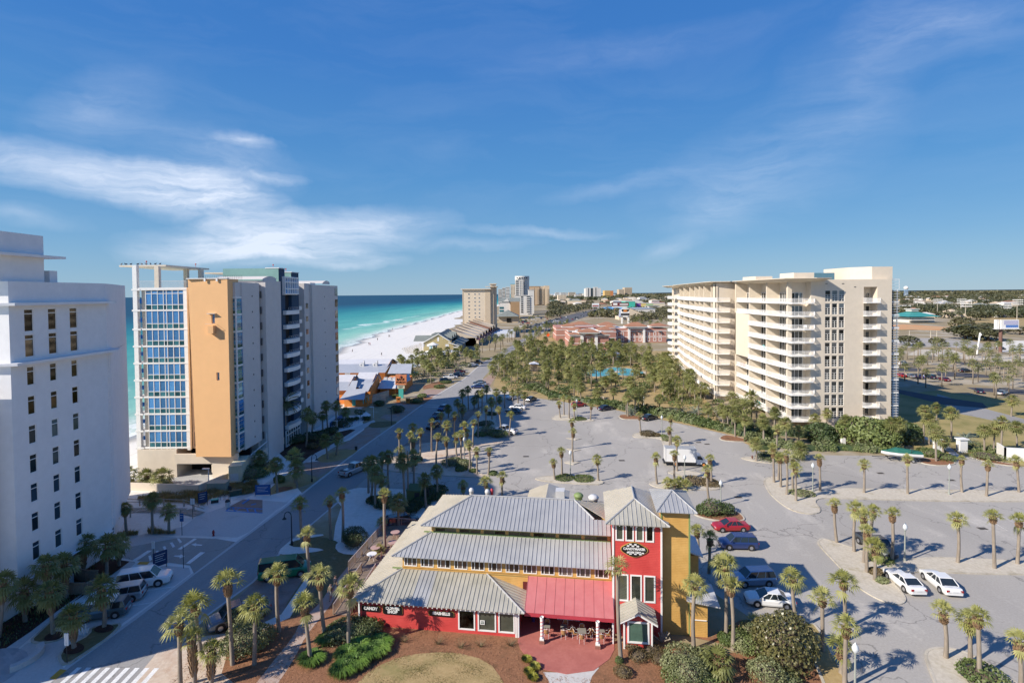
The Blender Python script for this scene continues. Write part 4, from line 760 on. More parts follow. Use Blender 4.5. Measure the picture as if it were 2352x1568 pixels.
        window(R, (61.3, 159.3, z), 0, 2.0, 2.45, .09, .12, (1.0,), (), M_trim, M_gdark)
        for j, t in FY+[(0,.9)]:   # a glass door just before each party wall
            o = ipt(I2, j, t); q = ipt(I2, j, t+.01) if t < .98 else I2[j+1]; d = Vector((q[0]-o[0], q[1]-o[1])).normalized(); b_ = Vector(o)-d*.15; ang = math.atan2(-d.y, -d.x)
            window(R, (b_.x-.24, b_.y, z), ang, 3.2, 2.4, .09, .12, (1.6,), (), M_trim, M_gdark)
    # ---- far end block
    g = G(); g.box(78.3,251,0,100,262,ZT); part(g, 'far_wall', M_stc, R, True)
    for x in (75.0, 77.6):
        g = G(); g.box(x,249.8,0,x+.6,250.6,ZT); part(g, 'column', M_stc, R, True)
    for k in range(10):
        g = G(); g.box(74.4,249.2,FL[k]-.25,78.2,256,FL[k]+1.05); part(g, 'balcony_front', M_trim, R, True)
    g = G(); g.box(78.3,228,0,95,250,ZT); part(g, 'link_wall', M_stc, R, True)
    # ---- the three flared roof canopies
    for poly in ([(62.9,146),(63.3,124.3),(70,122.9),(74.2,124.2),(73.6,127),(71.5,160),(64.5,157)], [(58.4,157.6),(59,165),(61.2,178),(64.5,202),(69,230),(75,228),(67,160),(64,157)], [(72.6,247),(72.6,259),(80,259),(80,247)]):
        g = G(); p = poly if area(poly) > 0 else poly[::-1]; cx = sum(x for x,_ in p)/len(p); cy = sum(y for _,y in p)/len(p); n = len(p)
        g.add([(x,y,35.25) for x,y in p]+[(x,y,35.42) for x,y in p]+[(cx+(x-cx)*.72+1.0,cy+(y-cy)*.72,34.5) for x,y in p], [tuple(range(n,2*n))]+[(i,(i+1)%n,(i+1)%n+n,i+n) for i in range(n)]+[((i+1)%n,i,i+2*n,(i+1)%n+2*n) for i in range(n)]+[tuple(range(2*n,3*n))[::-1]])
        part(g, 'roof_canopy', M_stc, R, True)
    g = G(); g.box(80.8,YF-.06,33.15,82.2-1,YF,33.3); g.box(74.0,YF-.06,33.95,74.5,YF-.003,34.1); g.box(77.9,YF-.06,33.95,78.4,YF-.003,34.1); part(g, 'wall_scupper', M_dark, R, True)
cream_condo()

# ================================================================ the red and yellow shop in the middle
M_clap_r = M_clap_y = None
def clapboard(name, c1, c2, pitch=.16):
    """painted horizontal boards: colour wear plus the fine lap relief of each course"""
    m = bpy.data.materials.new(name); m.use_nodes = True; N = NT(m.node_tree); b = m.node_tree.nodes['Principled BSDF']; b.inputs['Roughness'].default_value = .6
    tc = N.n('ShaderNodeTexCoord'); sp = N.n('ShaderNodeSeparateXYZ'); N.l(tc.outputs['Object'], sp.inputs[0])
    fr = N.m('FRACT', N.m('MULTIPLY', sp.outputs[2], 1/pitch)); nz = N.noise(tc.outputs['Object'], .8, 6, .65)
    c = N.mix(N.mapr(nz, .35, .7), c1, c2); N.l(c, b.inputs['Base Color'])
    bp = N.n('ShaderNodeBump', _Strength=.9, _Distance=.025); N.l(N.m('SUBTRACT', 1, fr), bp.inputs['Height']); N.l(bp.outputs[0], b.inputs['Normal']); MATS[name] = m; return m
M_red = clapboard('red_boards', (.50,.045,.04), (.60,.07,.06)); M_ylw = clapboard('yellow_boards', (.50,.285,.075), (.60,.36,.11)); M_grn = mat('green_trim', (.20,.27,.10), .6, .06)
def roofmetal(name, c1, c2, rough=.42):
    m = mat(name, c1, rough, .1, .7, metal=.15, col2=c2); return m
M_rfg = roofmetal('grey_roof_metal', (.345,.35,.355), (.44,.44,.435)); M_rft = roofmetal('weathered_roof_metal', (.37,.355,.295), (.49,.465,.395)); M_rfb = roofmetal('beige_roof_metal', (.45,.415,.335), (.53,.49,.41), .5)  # M_rfb is the beige metal of the left and rear slopes
M_awn = mat('red_awning', (.45,.125,.13), .6, .10, .9, col2=(.52,.175,.175)); M_val = mat('awning_valance', (.42,.04,.06), .6, .1)
M_shopg = glass('shop_glass', (.10,.11,.085), .05, .35, .5, 1.5); M_brown = glass('brown_glass', (.17,.12,.10), .08, .45, .3); M_greenp = mat('green_board', (.075,.135,.10), .5, .1, 2.)
M_wood = mat('weathered_wood', (.22,.16,.11), .8, .2, 5., col2=(.33,.26,.20)); M_sign = mat('sign_black', (.012,.010,.012), .4, .1); M_gold = mat('sign_gold', (.50,.33,.08), .4, .1)

def seam_roof(parent, corners, m, across=.43, alt=None, name='roof_panel'):
    """standing-seam roof plane: every pan is a part of its own with a raised seam on its left edge.
    corners: planar polygon in the shop's frame; pans run down the slope from the edge corners[0]-corners[1] (the eave)"""
    P = [Vector(c) for c in corners]; e = (P[1]-P[0]).normalized(); nrm = Vector((0,0,0))
    for a, b in zip(P[1:], P[2:]): nrm += (a-P[0]).cross(b-P[0])
    nrm.normalize(); nrm = nrm if nrm.z > 0 else -nrm; s = nrm.cross(e); s = s if s.z > 0 else -s
    uv = [((p-P[0]).dot(e), (p-P[0]).dot(s)) for p in P]; u0, u1 = min(u for u,_ in uv), max(u for u,_ in uv)
    n = max(1, round((u1-u0)/across)); w = (u1-u0)/n
    def clip(poly, u, keep):
        o = []
        for a, b in zip(poly, poly[1:]+poly[:1]):
            ia, ib = (a[0]-u)*keep >= -1e-9, (b[0]-u)*keep >= -1e-9
            if ia: o.append(a)
            if ia != ib: t = (u-a[0])/(b[0]-a[0]); o.append((u, a[1]+(b[1]-a[1])*t))
        return o
    for i in range(n):
        q = clip(clip(uv, u0+i*w, 1), u0+(i+1)*w, -1)
        if len(q) < 3 or abs(area(q)) < 1e-3: continue
        to = lambda u, v, h: tuple(P[0]+e*u+s*v+nrm*h)
        if area(q) < 0: q = q[::-1]
        g = G(); k = len(q); g.quad(*[to(u,v,0) for u,v in q]); g.quad(*[to(u,v,-.05) for u,v in q][::-1])
        for a, b in zip(q, q[1:]+q[:1]): g.quad(to(*a,-.05), to(*b,-.05), to(*b,0), to(*a,0))
        vs = [v for u, v in q if abs(u-(u0+i*w)) < 1e-6]
        if len(vs) > 1 and max(vs)-min(vs) > .05:
            a, b, uu = min(vs), max(vs), u0+i*w
            L, H2 = .018, .055; pts = [to(uu-L,a,0),to(uu+L,a,0),to(uu+L,b,0),to(uu-L,b,0),to(uu-L,a,H2),to(uu+L,a,H2),to(uu+L,b,H2),to(uu-L,b,H2)]
            g.add(pts, [(4,5,6,7),(0,1,5,4),(1,2,6,5),(2,3,7,6),(3,0,4,7)])
        mm = alt(i, n) if alt else m
        part(g, name, mm or m, parent)
SHOP_O, SHOP_R = (-15.25, 51.76), math.radians(-8)
def SW(u, v, z=0.):   # shop frame -> world
    c, s = math.cos(SHOP_R), math.sin(SHOP_R); return (SHOP_O[0]+u*c-v*s, SHOP_O[1]+u*s+v*c, z)
def shop():
    R = thing('candy_shop', 'red and yellow clapboard candy shop with stacked grey standing-seam roofs and a red tower', 'shop', (*SHOP_O, 0), SHOP_R)
    # ---- walls
    g = G(); holes = [(9.95,.35,11.6,2.3),(11.85,.35,13.62,2.3),(13.83,.35,15.4,2.3)]
    wall_holes(g, 0, 15.7, 0, 2.72, holes, lambda u, z: (u, 0, z))
    g.quad((0,18,0),(0,0,0),(0,0,2.72),(0,18,2.72)); g.quad((15.7,0,0),(15.7,3.3,0),(15.7,3.3,2.9),(15.7,0,2.9)); part(g, 'red_wall', M_red, R)
    g = G(); g.box(9.9,.35,.3,15.5,.4,2.4); part(g, 'dark_interior', M_black, R)
    for h in holes:
        window(R, (h[0], -.05, h[1]), 0, h[2]-h[0], h[3]-h[1], .13, .14, (), (), M_trim, M_shopg, False)
    for x in (0, 15.52, 15.72): part(G().box(x-.07,-.06,0,x+.08,.1,2.72), 'corner_board', M_trim, R)
    g = G()
    for i in range(36): g.box(-.3+i*.46,-.57,2.50,-.2+i*.46,-.1,2.6)
    part(g, 'rafter_tails', M_trim, R, kind='stuff')
    for x0, z0, x1, z1, txt, sz in ((.3,1.46,2.15,2.02,'CANDY',.40),(2.47,1.33,4.42,2.14,'COFFEE\nSHOP',.40),(7.1,1.50,9.53,2.02,'SEASHELLS',.36)):
        S = thing('shop_sign', 'black sign with white lettering %s on the red shop wall' % txt.replace('\n', ' '), 'sign', SW((x0+x1)/2, 0, z0), SHOP_R); w = (x1-x0)/2; hh = z1-z0; c = .12
        P = [(-w+c,0),(w-c,0),(w,c),(w,hh-c),(w-c,hh),(-w+c,hh),(-w,hh-c),(-w,c)]
        g = G(); g.add([(a,-.10,b) for a,b in P]+[(a,-.02,b) for a,b in P], [tuple(range(8))]+[(i,i+8,(i+1)%8+8,(i+1)%8) for i in range(8)]); part(g, 'board', M_sign, S)
        Q = [(a*1.03, b*1.05-.012) for a, b in P]; g = G(); g.add([(a,-.085,b) for a,b in Q]+[(a,-.02,b) for a,b in Q], [tuple(range(8))]+[(i,i+8,(i+1)%8+8,(i+1)%8) for i in range(8)]); part(g, 'gilt_edge', M_gold, S)
        part(text_geo(txt, sz, face_front(0, -.105, hh/2+.02), depth=.012, bold=.05), 'lettering', M_white, S)
        g = G()
        for k in (-.5, 0, .5): g.box(k*w-.12,-.16,hh+.04,k*w+.12,-.04,hh+.07)
        part(g, 'sign_lamp', M_val, S)
    S = thing('window_sign', 'small white WE SHIP notice behind the shop window', 'sign', SW(12.3, -.01, 1.0), SHOP_R); g = G(); g.box(-.22,-.03,0,.22,0,.4); part(g, 'board', M_trim, S); part(text_geo('WE\nSHIP', .17, face_front(0,-.034,.2), depth=.006, bold=.03), 'lettering', M_greenp, S)
    g = G(); mh = [(3.42+i*1.765+.06, 4.42, 3.42+i*1.765+1.42, 5.32) for i in range(12)]
    wall_holes(g, 3.3, 24.55, 2.2, 5.75, mh, lambda u, z: (u, 3.3, z)); g.quad((3.3,15,3),(3.3,3.3,3),(3.3,3.3,5.75),(3.3,15,5.75)); part(g, 'yellow_wall', M_ylw, R)
    for h in mh: window(R, (h[0], 3.26, h[1]), 0, h[2]-h[0], .9, .07, .1, ((h[2]-h[0])*.25,(h[2]-h[0])*.62), (), M_trim, M_brown, False)
    g = G(); g.box(3.28,3.24,4.12,24.55,3.295,4.22); g.box(3.28,3.22,4.30,24.55,3.295,4.38); part(g, 'wall_moulding', M_ylw, R)
    g = G(); ch = [(6.2+i*2.62, 7.22, 8.5+i*2.62, 7.62) for i in range(7)]
    wall_holes(g, 5.8, 24.55, 6.9, 8.1, ch, lambda u, z: (u, 5.38, z)); g.quad((5.8,13,6.9),(5.8,5.38,6.9),(5.8,5.38,8.1),(5.8,13,8.1)); part(g, 'clerestory_wall', M_ylw, R)
    for h in ch: window(R, (h[0], 5.36, h[1]), 0, 2.3, .4, .04, .08, (1.15,), (), M_grn, M_shopg, False)
    # ---- roofs
    e0, m0 = 2.66, 4.10
    alt = lambda i, n: M_rfg if 14 <= i <= 17 else None
    seam_roof(R, [(-.6,-.6,e0),(16.4,-.6,e0),(12.15,3.3,m0),(3.3,3.3,m0)], M_rft, alt=alt)
    seam_roof(R, [(-.6,17.8,e0),(-.6,-.6,e0),(3.3,3.3,m0),(3.3,14.5,m0)], M_rfb)
    seam_roof(R, [(16.4,-.6,e0),(16.4,3.3,e0),(12.15,3.3,m0)], M_rft)
    seam_roof(R, [(2.45,2.45,5.72),(24.5,2.45,5.72),(24.5,5.38,7.12),(5.8,5.38,7.12)], M_rfg)
    seam_roof(R, [(2.45,15.5,5.72),(2.45,2.45,5.72),(5.8,5.38,7.12),(5.8,13.0,7.12)], M_rfb)
    seam_roof(R, [(4.9,4.5,8.10),(24.5,4.5,8.10),(24.5,6.4,8.86),(22.9,6.4,8.86),(20.8,8.9,9.86),(9.5,8.9,9.86)], M_rfg)
    seam_roof(R, [(4.9,13.3,8.10),(4.9,4.5,8.10),(9.5,8.9,9.86)], M_rfb)
    seam_roof(R, [(24.6,13.3,8.10),(4.9,13.3,8.10),(9.5,8.9,9.86),(20.8,8.9,9.86)], M_rfb)
    seam_roof(R, [(24.8,6.4,8.55),(24.8,11.5,8.55),(20.8,8.9,9.86)], M_rft)
    for a, b in (((-.6,-.6,e0),(3.3,3.3,m0)),((16.4,-.6,e0),(12.15,3.3,m0)),((2.45,2.45,5.72),(5.8,5.38,7.12)),((4.9,4.5,8.10),(9.5,8.9,9.86)),((9.5,8.9,9.86),(20.8,8.9,9.86)),((20.8,8.9,9.86),(22.9,6.4,8.86))):
        g = G(); g.tube(Vector(a)+Vector((0,0,.03)), Vector(b)+Vector((0,0,.03)), .09, n=6); part(g, 'ridge_cap', M_rfg, R)
    g = G(); g.box(2.2,3.28,4.06,24.5,3.42,4.16); g.box(5.0,5.3,7.08,24.5,5.4,7.2); part(g, 'roof_flashing', M_grn, R)
    g = G(); g.box(0,2,0,3.25,17.8,2.6); g.box(3.3,3.4,0,24.6,15,5.6); g.box(5.9,5.5,5.5,24.6,13,8.0); part(g, 'inner_walls', M_ylw, R)
    g = G(); g.box(15.4,3.28,2.0,16.4,3.3,4.0); part(g, 'awning_end', M_ylw, R)
    g = G(); g.box(15.2,14.8,0,19.4,20.5,6.4); part(g, 'rear_wall', M_ylw, R)
    seam_roof(R, [(14.6,21,6.3),(14.6,14.2,6.3),(17.2,14.9,7.5),(17.2,20.3,7.5)], M_rfb); seam_roof(R, [(19.9,14.2,6.3),(19.9,21,6.3),(17.2,20.3,7.5),(17.2,14.9,7.5)], M_rfg); seam_roof(R, [(14.6,14.2,6.3),(19.9,14.2,6.3),(17.2,14.9,7.5)], M_rft)
    g = G(); g.box(18.3,16.5,6.6,19.4,17.8,7.9); part(g, 'roof_unit', M_rail, R)
    for u, v, z, r, mm in ((21.2,12.6,8.5,.55,M_grn),(22.9,12.2,8.5,.6,M_rail),(8.3,13.8,8.1,.3,M_rail),(10.3,13.6,8.1,.3,M_rail),(10.8,13.9,8.1,.2,M_val)):
        g = G(); g.lathe([(r*.8,0),(r*.8,.3),(r,.35),(r,.55),(r*.6,.75),(.01,.8)], 14, (u,v,z)); part(g, 'roof_ventilator', mm, R, smooth=True)
    # ---- red tower
    v0 = 1.75; th = [(24.83+i*.92,8.95,25.62+i*.92,10.55) for i in range(4)]+[(24.95+i*1.24,3.2,26.02+i*1.24,5.78) for i in range(3)]
    g = G(); wall_holes(g, 24.6, 29.05, 0, 10.75, th, lambda u, z: (u, v0, z)); g.quad((24.6,9,0),(24.6,v0,0),(24.6,v0,10.75),(24.6,9,10.75)); g.quad((29.05,v0,0),(29.05,9,0),(29.05,9,10.75),(29.05,v0,10.75)); part(g, 'tower_wall', M_red, R)
    for i, h in enumerate(th): window(R, (h[0], v0-.05, h[1]), 0, h[2]-h[0], h[3]-h[1], .13, .14, (), (), M_trim, M_shopg, False)
    g = G(); g.box(24.52,v0-.07,0,24.7,v0+.12,10.72); g.box(28.97,v0-.07,0,29.13,v0+.12,10.72); part(g, 'corner_board', M_trim, R)
    z0, zr = 10.72, 12.05; seam_roof(R, [(23.9,1.1,z0),(29.75,1.1,z0),(26.8,4.2,zr)], M_rft); seam_roof(R, [(23.9,9.4,z0),(23.9,1.1,z0),(26.8,4.2,zr),(26.8,7.6,zr)], M_rfb)
    seam_roof(R, [(29.75,1.1,z0),(29.75,9.4,z0),(26.8,7.6,zr),(26.8,4.2,zr)], M_rfg); seam_roof(R, [(29.75,9.4,z0),(23.9,9.4,z0),(26.8,7.6,zr)], M_rft)
    for a, b in (((23.9,1.1,z0),(26.8,4.2,zr)),((29.75,1.1,z0),(26.8,4.2,zr)),((26.8,4.2,zr),(26.8,7.6,zr))):
        g = G(); g.tube(Vector(a)+Vector((0,0,.03)), Vector(b)+Vector((0,0,.03)), .08, n=6); part(g, 'ridge_cap', M_rfg, R)
    g = G()
    for i in range(9): g.box(24.6+i*.53,1.2,z0-.16,24.7+i*.53,1.7,z0-.06)
    part(g, 'rafter_tails', M_trim, R, kind='stuff')
    S = thing('oval_shop_sign', 'black scalloped CANDYMAKER sign with checkered top on the red tower', 'sign', SW(26.55, v0, 8.2), SHOP_R)
    n = 40; O = [((1.16+.06*math.cos(4*t))*math.cos(t), (.64+.05*math.cos(4*t))*math.sin(t)) for t in (2*pi*i/n for i in range(n))]
    def disc(k, y0, y1): return G().add([(a*k,y0,b*k) for a,b in O]+[(a*k,y1,b*k) for a,b in O], [tuple(range(n))]+[(i,i+n,(i+1)%n+n,(i+1)%n) for i in range(n)])
    part(disc(1.04, -.10, -.03), 'gilt_edge', M_gold, S); part(disc(.97, -.125, -.05), 'board', M_sign, S)
    g = G()
    for i in range(8):
        for r, (zz, hh) in enumerate(((.42,.15),(.27,.15),(-.46,.12),(-.34,.12))):
            x = -.9+i*.225
            if (i+r)%2 == 0 and abs(x+.11) < math.sqrt(max(0, 1-((zz+hh/2)/.62)**2))*1.05-.12: g.box(x,-.131,zz,x+.225,-.12,zz+hh)
    part(g, 'checker_squares', M_white, S)
    part(text_geo('CANDYMAKER', .30, face_front(0,-.132,.07), depth=.008, bold=.045), 'lettering', M_white, S); part(text_geo('CANDY STORE', .18, face_front(0,-.137,-.22), depth=.008, bold=.045), 'lettering', M_white, S)
    # ---- yellow tower and its lean-tos
    g = G(); g.quad((29.05,2.3,0),(31.7,2.3,0),(31.7,2.3,11.9),(29.05,2.3,11.9)); g.quad((31.7,2.3,0),(31.7,7.5,0),(31.7,7.5,11.9),(31.7,2.3,11.9)); g.quad((29.05,7.5,0),(29.05,2.3,0),(29.05,2.3,11.9),(29.05,7.5,11.9)); part(g, 'yellow_tower_wall', M_ylw, R)
    g = G(); g.box(31.6,2.26,0,31.75,2.4,11.85); g.box(29.06,2.26,10.6,29.2,2.4,11.85); part(g, 'corner_board', M_grn, R)
    z0, zr = 11.85, 12.9; E = [(28.6,1.7),(32.3,1.7),(32.3,7.4),(28.6,7.4)]; ap = (30.45,4.6,zr)
    for i in range(4): seam_roof(R, [(*E[i],z0),(*E[(i+1)%4],z0),ap], M_rfg)
    for i in range(4):
        g = G(); g.tube((*E[i],z0+.03),(ap[0],ap[1],zr+.03),.07,n=6); part(g, 'ridge_cap', M_rfg, R)
    g = G(); g.quad((31.7,2.2,0),(33.3,2.2,0),(33.3,2.2,3.3),(31.7,2.2,3.6)); g.quad((33.3,2.2,0),(33.3,9,0),(33.3,9,3.3),(33.3,2.2,3.3)); g.box(31.75,2.3,0,33.25,9,3.0); part(g, 'lean_to_wall', M_ylw, R)
    M_pale = mat('pale_roof_sheet', (.56,.55,.55), .5, .06)
    for q in ([(31.3,1.6,3.75),(34.3,1.6,3.3),(34.3,5.2,3.5),(31.7,5.2,4.0)], [(31.7,5.6,6.6),(33.6,5.6,6.0),(33.6,9.6,6.2),(31.7,9.6,6.9)]):
        g = G(); g.quad(*q); g.quad(*[(x,y,z-.12) for x,y,z in q][::-1]); [g.quad((a[0],a[1],a[2]-.12),(b[0],b[1],b[2]-.12),b,a) for a, b in zip(q, q[1:]+q[:1])]; part(g, 'lean_to_roof', M_pale, R)
    g = G(); g.box(31.72,5.8,0,33.2,9.4,6.0); part(g, 'lean_to_wall', M_ylw, R)
    g = G(); g.box(31.8,2.12,1.6,33.2,2.19,1.66); part(g, 'wall_moulding', M_trim, R)
    # ---- kiosk in front of the tower
    g = G(); g.quad((25.45,-.35,0),(27.95,-.35,0),(27.95,-.35,2.75),(26.7,-.35,3.4),(25.45,-.35,2.75)); g.quad((25.45,v0,0),(25.45,-.35,0),(25.45,-.35,2.75),(25.45,v0,2.75)); g.quad((27.95,-.35,0),(27.95,v0,0),(27.95,v0,2.75),(27.95,-.35,2.75)); part(g, 'kiosk_wall', M_red, R)
    window(R, (25.75, -.44, .62), 0, 1.95, 2.0, .16, .12, (), (), M_trim, M_greenp, False)
    g = G(); g.box(25.4,-.42,0,25.55,-.30,2.7); g.box(27.85,-.42,0,28.0,-.30,2.7); g.add([(25.0,-.8,2.62),(26.7,-.8,3.55),(28.4,-.8,2.62),(28.4,-.8,2.45),(26.7,-.8,3.38),(25.0,-.8,2.45)], [(0,5,4,1),(1,4,3,2)]); part(g, 'corner_board', M_trim, R)
    seam_roof(R, [(25.0,v0,2.65),(25.0,-.8,2.65),(26.7,-.8,3.58),(26.7,v0,3.58)], M_rft); seam_roof(R, [(28.4,-.8,2.65),(28.4,v0,2.65),(26.7,v0,3.58),(26.7,-.8,3.58)], M_rft)
    # ---- awning, columns, recessed entrance
    a0, a1 = 16.35, 24.58; n = 9
    for i in range(n):
        x0, x1 = a0+(a1-a0)*i/n, a0+(a1-a0)*(i+1)/n; g = G(); k = 3
        for j in range(k): t, t2 = j/k, (j+1)/k; g.quad((x0,3.25-3.5*t2,4.2-1.6*t2),(x1,3.25-3.5*t2,4.2-1.6*t2),(x1,3.25-3.5*t,4.2-1.6*t),(x0,3.25-3.5*t,4.2-1.6*t))
        g.box(x0-.015,-.26,2.58,x0+.015,-.2,2.63); g.tube((x0,3.25,4.22),(x0,-.25,2.62),.02,n=4); part(g, 'awning_strip', M_awn, R)
    g = G(); nn = 52
    for i in range(nn):
        x0, x1 = a0+(a1-a0)*i/nn, a0+(a1-a0)*(i+1)/nn; d = .05*abs(math.sin(pi*(i+.5)/2)); g.quad((x0,-.26,2.28-d),(x1,-.26,2.28+d-.05),(x1,-.26,2.60),(x0,-.26,2.60))
    part(g, 'valance', M_val, R)
    g = G(); g.quad((a0,3.25,4.2),(a0,-.25,2.6),(a0,-.25,2.3),(a0,3.25,2.3)); g.quad((a1,-.25,2.6),(a1,3.25,4.2),(a1,3.25,2.3),(a1,-.25,2.3)); part(g, 'awning_end', M_awn, R)
    g = G(); g.quad((15.8,3.25,0),(24.5,3.25,0),(24.5,3.25,3.6),(15.8,3.25,3.6)); part(g, 'entrance_wall', mat('shade_toned_red_boards', (.10,.012,.012), .7, .1), R)  # red boards with the shade under the awning put into their colour
    window(R, (19.2, 3.18, 0), 0, 2.2, 2.25, .1, .1, (1.1,), (), M_trim, M_shopg, False)
    M_bk = mat('brick', (.26,.11,.08), .85, .2, 4.)
    for u, v in ((18.0,-.55),(23.1,-.62)):
        C = thing('striped_column', 'white column with red candy stripe on brick foot, %s end of the awning' % ('left' if u < 20 else 'right'), 'column', SW(u, v), SHOP_R, 'striped awning columns')
        bm = G(); bm.box(-.115,-.115,0,.115,.115,.06); bme = bm.mesh('brick', M_bk)
        for c in range(5):
            for (x, y) in ((-.12,-.12),(.12,-.12),(-.12,.12),(.12,.12)): inst(bme, 'brick', C, (x+(.006 if c%2 else -.006), y, c*.075+.0))
        g = G(); g.box(-.22,-.22,0,.22,.22,.37); part(g, 'mortar_core', M_kerb, C)
        g = G(); g.box(-.19,-.19,.38,.19,.19,.50); g.lathe([(.15,.5),(.145,2.35),(.18,2.4),(.18,2.5)], 14); part(g, 'shaft', M_trim, C, smooth=False)
        g = G(); pts = [(.152*math.cos(t), .152*math.sin(t), .55+1.75*t/(2*pi*5.5)) for t in [2*pi*5.5*i/66 for i in range(67)]]; g.path(pts, .028, 4); part(g, 'stripe', M_red, C)
    g = G(); g.box(15.7,-.02,0,15.85,.1,2.7); g.box(24.42,.1,0,24.56,.25,2.6); part(g, 'corner_board', M_trim, R)
    return R
SHOP = shop()
g = G(); pp = [SW(*q)[:2] for q in [(15.75,3.2),(15.75,-.6),(16.1,-1.6),(17.1,-3.1),(18.4,-4.0),(20.4,-4.35),(22.7,-3.6),(24.1,-1.95),(24.6,-.6),(24.6,3.2)]]; g.prism(pp, .004, .05); struct(g, 'patio', M_redc)
def slat_table(lab, u, v, rot, s=.7):
    t = thing('cafe_table', lab, 'table', SW(u, v, .05), rot, 'tables under the red awning'); g = G(); g.box(-s/2,-s/2,.70,s/2,s/2,.74); part(g, 'table_top', mat('cafe_table_top', (.27,.26,.23), .4, .05), t)
    g = G(); g.tube((0,0,0),(0,0,.7),.035); [g.tube((0,0,.06),(.3*math.cos(a),.3*math.sin(a),.02),.022,n=5) for a in (.8,2.4,3.9,5.5)]; part(g, 'leg', M_metal, t); return t
def cafe_chair(lab, u, v, rot):
    t = thing('cafe_chair', lab, 'chair', SW(u, v, .05), rot, 'chairs under the red awning'); mw_ = mat('wicker', (.36,.20,.08), .7, .2, 20.)
    g = G(); g.box(-.2,-.2,.43,.2,.2,.46); part(g, 'seat', mw_, t); g = G(); n = 6
    for i in range(n): a, b = pi*(.15+.7*i/n), pi*(.15+.7*(i+1)/n); g.quad((.24*math.cos(a),.24*math.sin(a),.55),(.24*math.cos(b),.24*math.sin(b),.55),(.24*math.cos(b),.24*math.sin(b),.86),(.24*math.cos(a),.24*math.sin(a),.86))
    part(g, 'backrest', mw_, t)
    for x, y in ((-.2,-.2),(.2,-.2),(-.2,.2),(.2,.2)):
        g = G(); g.tube((x*1.1,y*1.1,0),(x,y,.45),.014,n=5); part(g, 'leg', M_metal, t)
    g = G(); g.path([(-.2,-.22,.64),(-.25,0,.66),(-.23,.1,.86),(-.12,.23,.9),(.12,.23,.9),(.23,.1,.86),(.25,0,.66),(.2,-.22,.64)], .014, 5); part(g, 'armrest', M_metal, t); return t
for i, (u, v) in enumerate(((18.35,.9),(19.95,1.0),(21.65,.55),(23.45,.85))):
    w = ('first','second','third','fourth')[i]; slat_table('square cafe table, %s from the left under the red awning' % w, u, v, SHOP_R+.05*i, (.62,.62,.8,.6)[i])
    for j, a in enumerate({0:(0,pi),1:(.2,pi,1.7),2:(0,pi,1.5,-1.5),3:(pi,1.6,-1.6)}[i]):
        r = .62; cafe_chair('wicker cafe chair %s the %s table under the red awning' % (('behind','in front of','right of','left of')[int(round(a/(pi/2)))%4 if False else (0 if abs(a) < .5 else 1 if abs(a) > 2.5 else 2 if a > 0 else 3)], w), u+r*math.sin(a), v+r*math.cos(a), SHOP_R-a)
g = G(); g.lathe([(.02,0),(.16,0),(.22,.5),(.24,.55),(.02,.5)], 12); single(g, 'planter', mat('violet_glaze', (.06,.04,.14), .4), 'dark violet planter standing left of the shop entrance', 'planter', SW(16.9,2.6,.05))
def deck():
    D = thing('timber_deck', 'weathered timber deck with railings and ramp on the left side of the shop', 'deck', SW(-2.6, 11), SHOP_R); o = Vector((-2.6, 11, 0))
    def p(g, n, m=M_wood): g.move(T(-o.x,-o.y,0)); return part(g, n, m, D)
    for i in range(20):
        g = G(); g.box(-5.0+i*.215,8.2,.72,-4.8+i*.215,20.6,.76); p(g, 'plank')
    for i in range(26): g = G(); g.add([(-3.3,1.2+i*.27,.06+i*.0253),(-1.6,1.2+i*.27,.06+i*.0253),(-1.6,1.45+i*.27,.06+i*.0253+.025),(-3.3,1.45+i*.27,.06+i*.0253+.025)], [(0,1,2,3)]); p(g, 'plank')
    g = G(); g.box(-4.9,8.3,.4,-.8,20.5,.70); p(g, 'deck_frame')
    def rail(a, b, za, zb):
        L = math.hypot(b[0]-a[0], b[1]-a[1]); n = max(2, int(L/1.6)); at = lambda t, h: (a[0]+(b[0]-a[0])*t, a[1]+(b[1]-a[1])*t, za+(zb-za)*t+h)
        for i in range(n+1):
            g = G(); q = at(i/n, 0); g.box(q[0]-.05,q[1]-.05,0,q[0]+.05,q[1]+.05,q[2]+1.0); p(g, 'post')
        g = G(); g.tube(at(0,1.02), at(1,1.02), .06, n=4); p(g, 'top_rail', mat('bleached_wood', (.38,.33,.30), .8, .15, 4.)); g = G(); g.tube(at(0,.15), at(1,.15), .035, n=4); m = int(L/.13)
        for i in range(m): g.tube(at((i+.5)/m,.15), at((i+.5)/m,1.0), .02, n=3, cap=False)
        p(g, 'balusters')
    rail((-5.0,8.4),(-5.0,20.5),.74,.74); rail((-3.3,1.2),(-3.4,8.3),.06,.72); rail((-1.6,1.2),(-1.7,8.3),.06,.72); rail((-5.0,20.5),(-1,20.5),.74,.74)
deck()
M_tpink = mat('pink_table', (.46,.30,.27), .6, .06)
def round_table(lab, u, v, mm):
    t = thing('round_table', lab, 'table', SW(u, v, .76), 0, 'round tables on the deck'); g = G(); g.lathe([(.01,.70),(.58,.70),(.6,.72),(.58,.74),(.01,.745)], 20); part(g, 'table_top', mm, t)
    for a in (.8,2.4,3.9,5.5):
        g = G(); g.tube((.1*math.cos(a),.1*math.sin(a),.7),(.42*math.cos(a),.42*math.sin(a),0),.03,n=5); part(g, 'leg', mm, t)
round_table('white round table on the deck beside the shop roof', -3.3, 11.0, M_trim); round_table('pink round table on the deck behind the white one', -3.5, 12.6, M_tpink); round_table('pink round table on the deck half under the roof edge', -1.9, 14.2, M_tpink); round_table('farthest pink round table at the end of the deck', -2.6, 17.0, M_tpink)
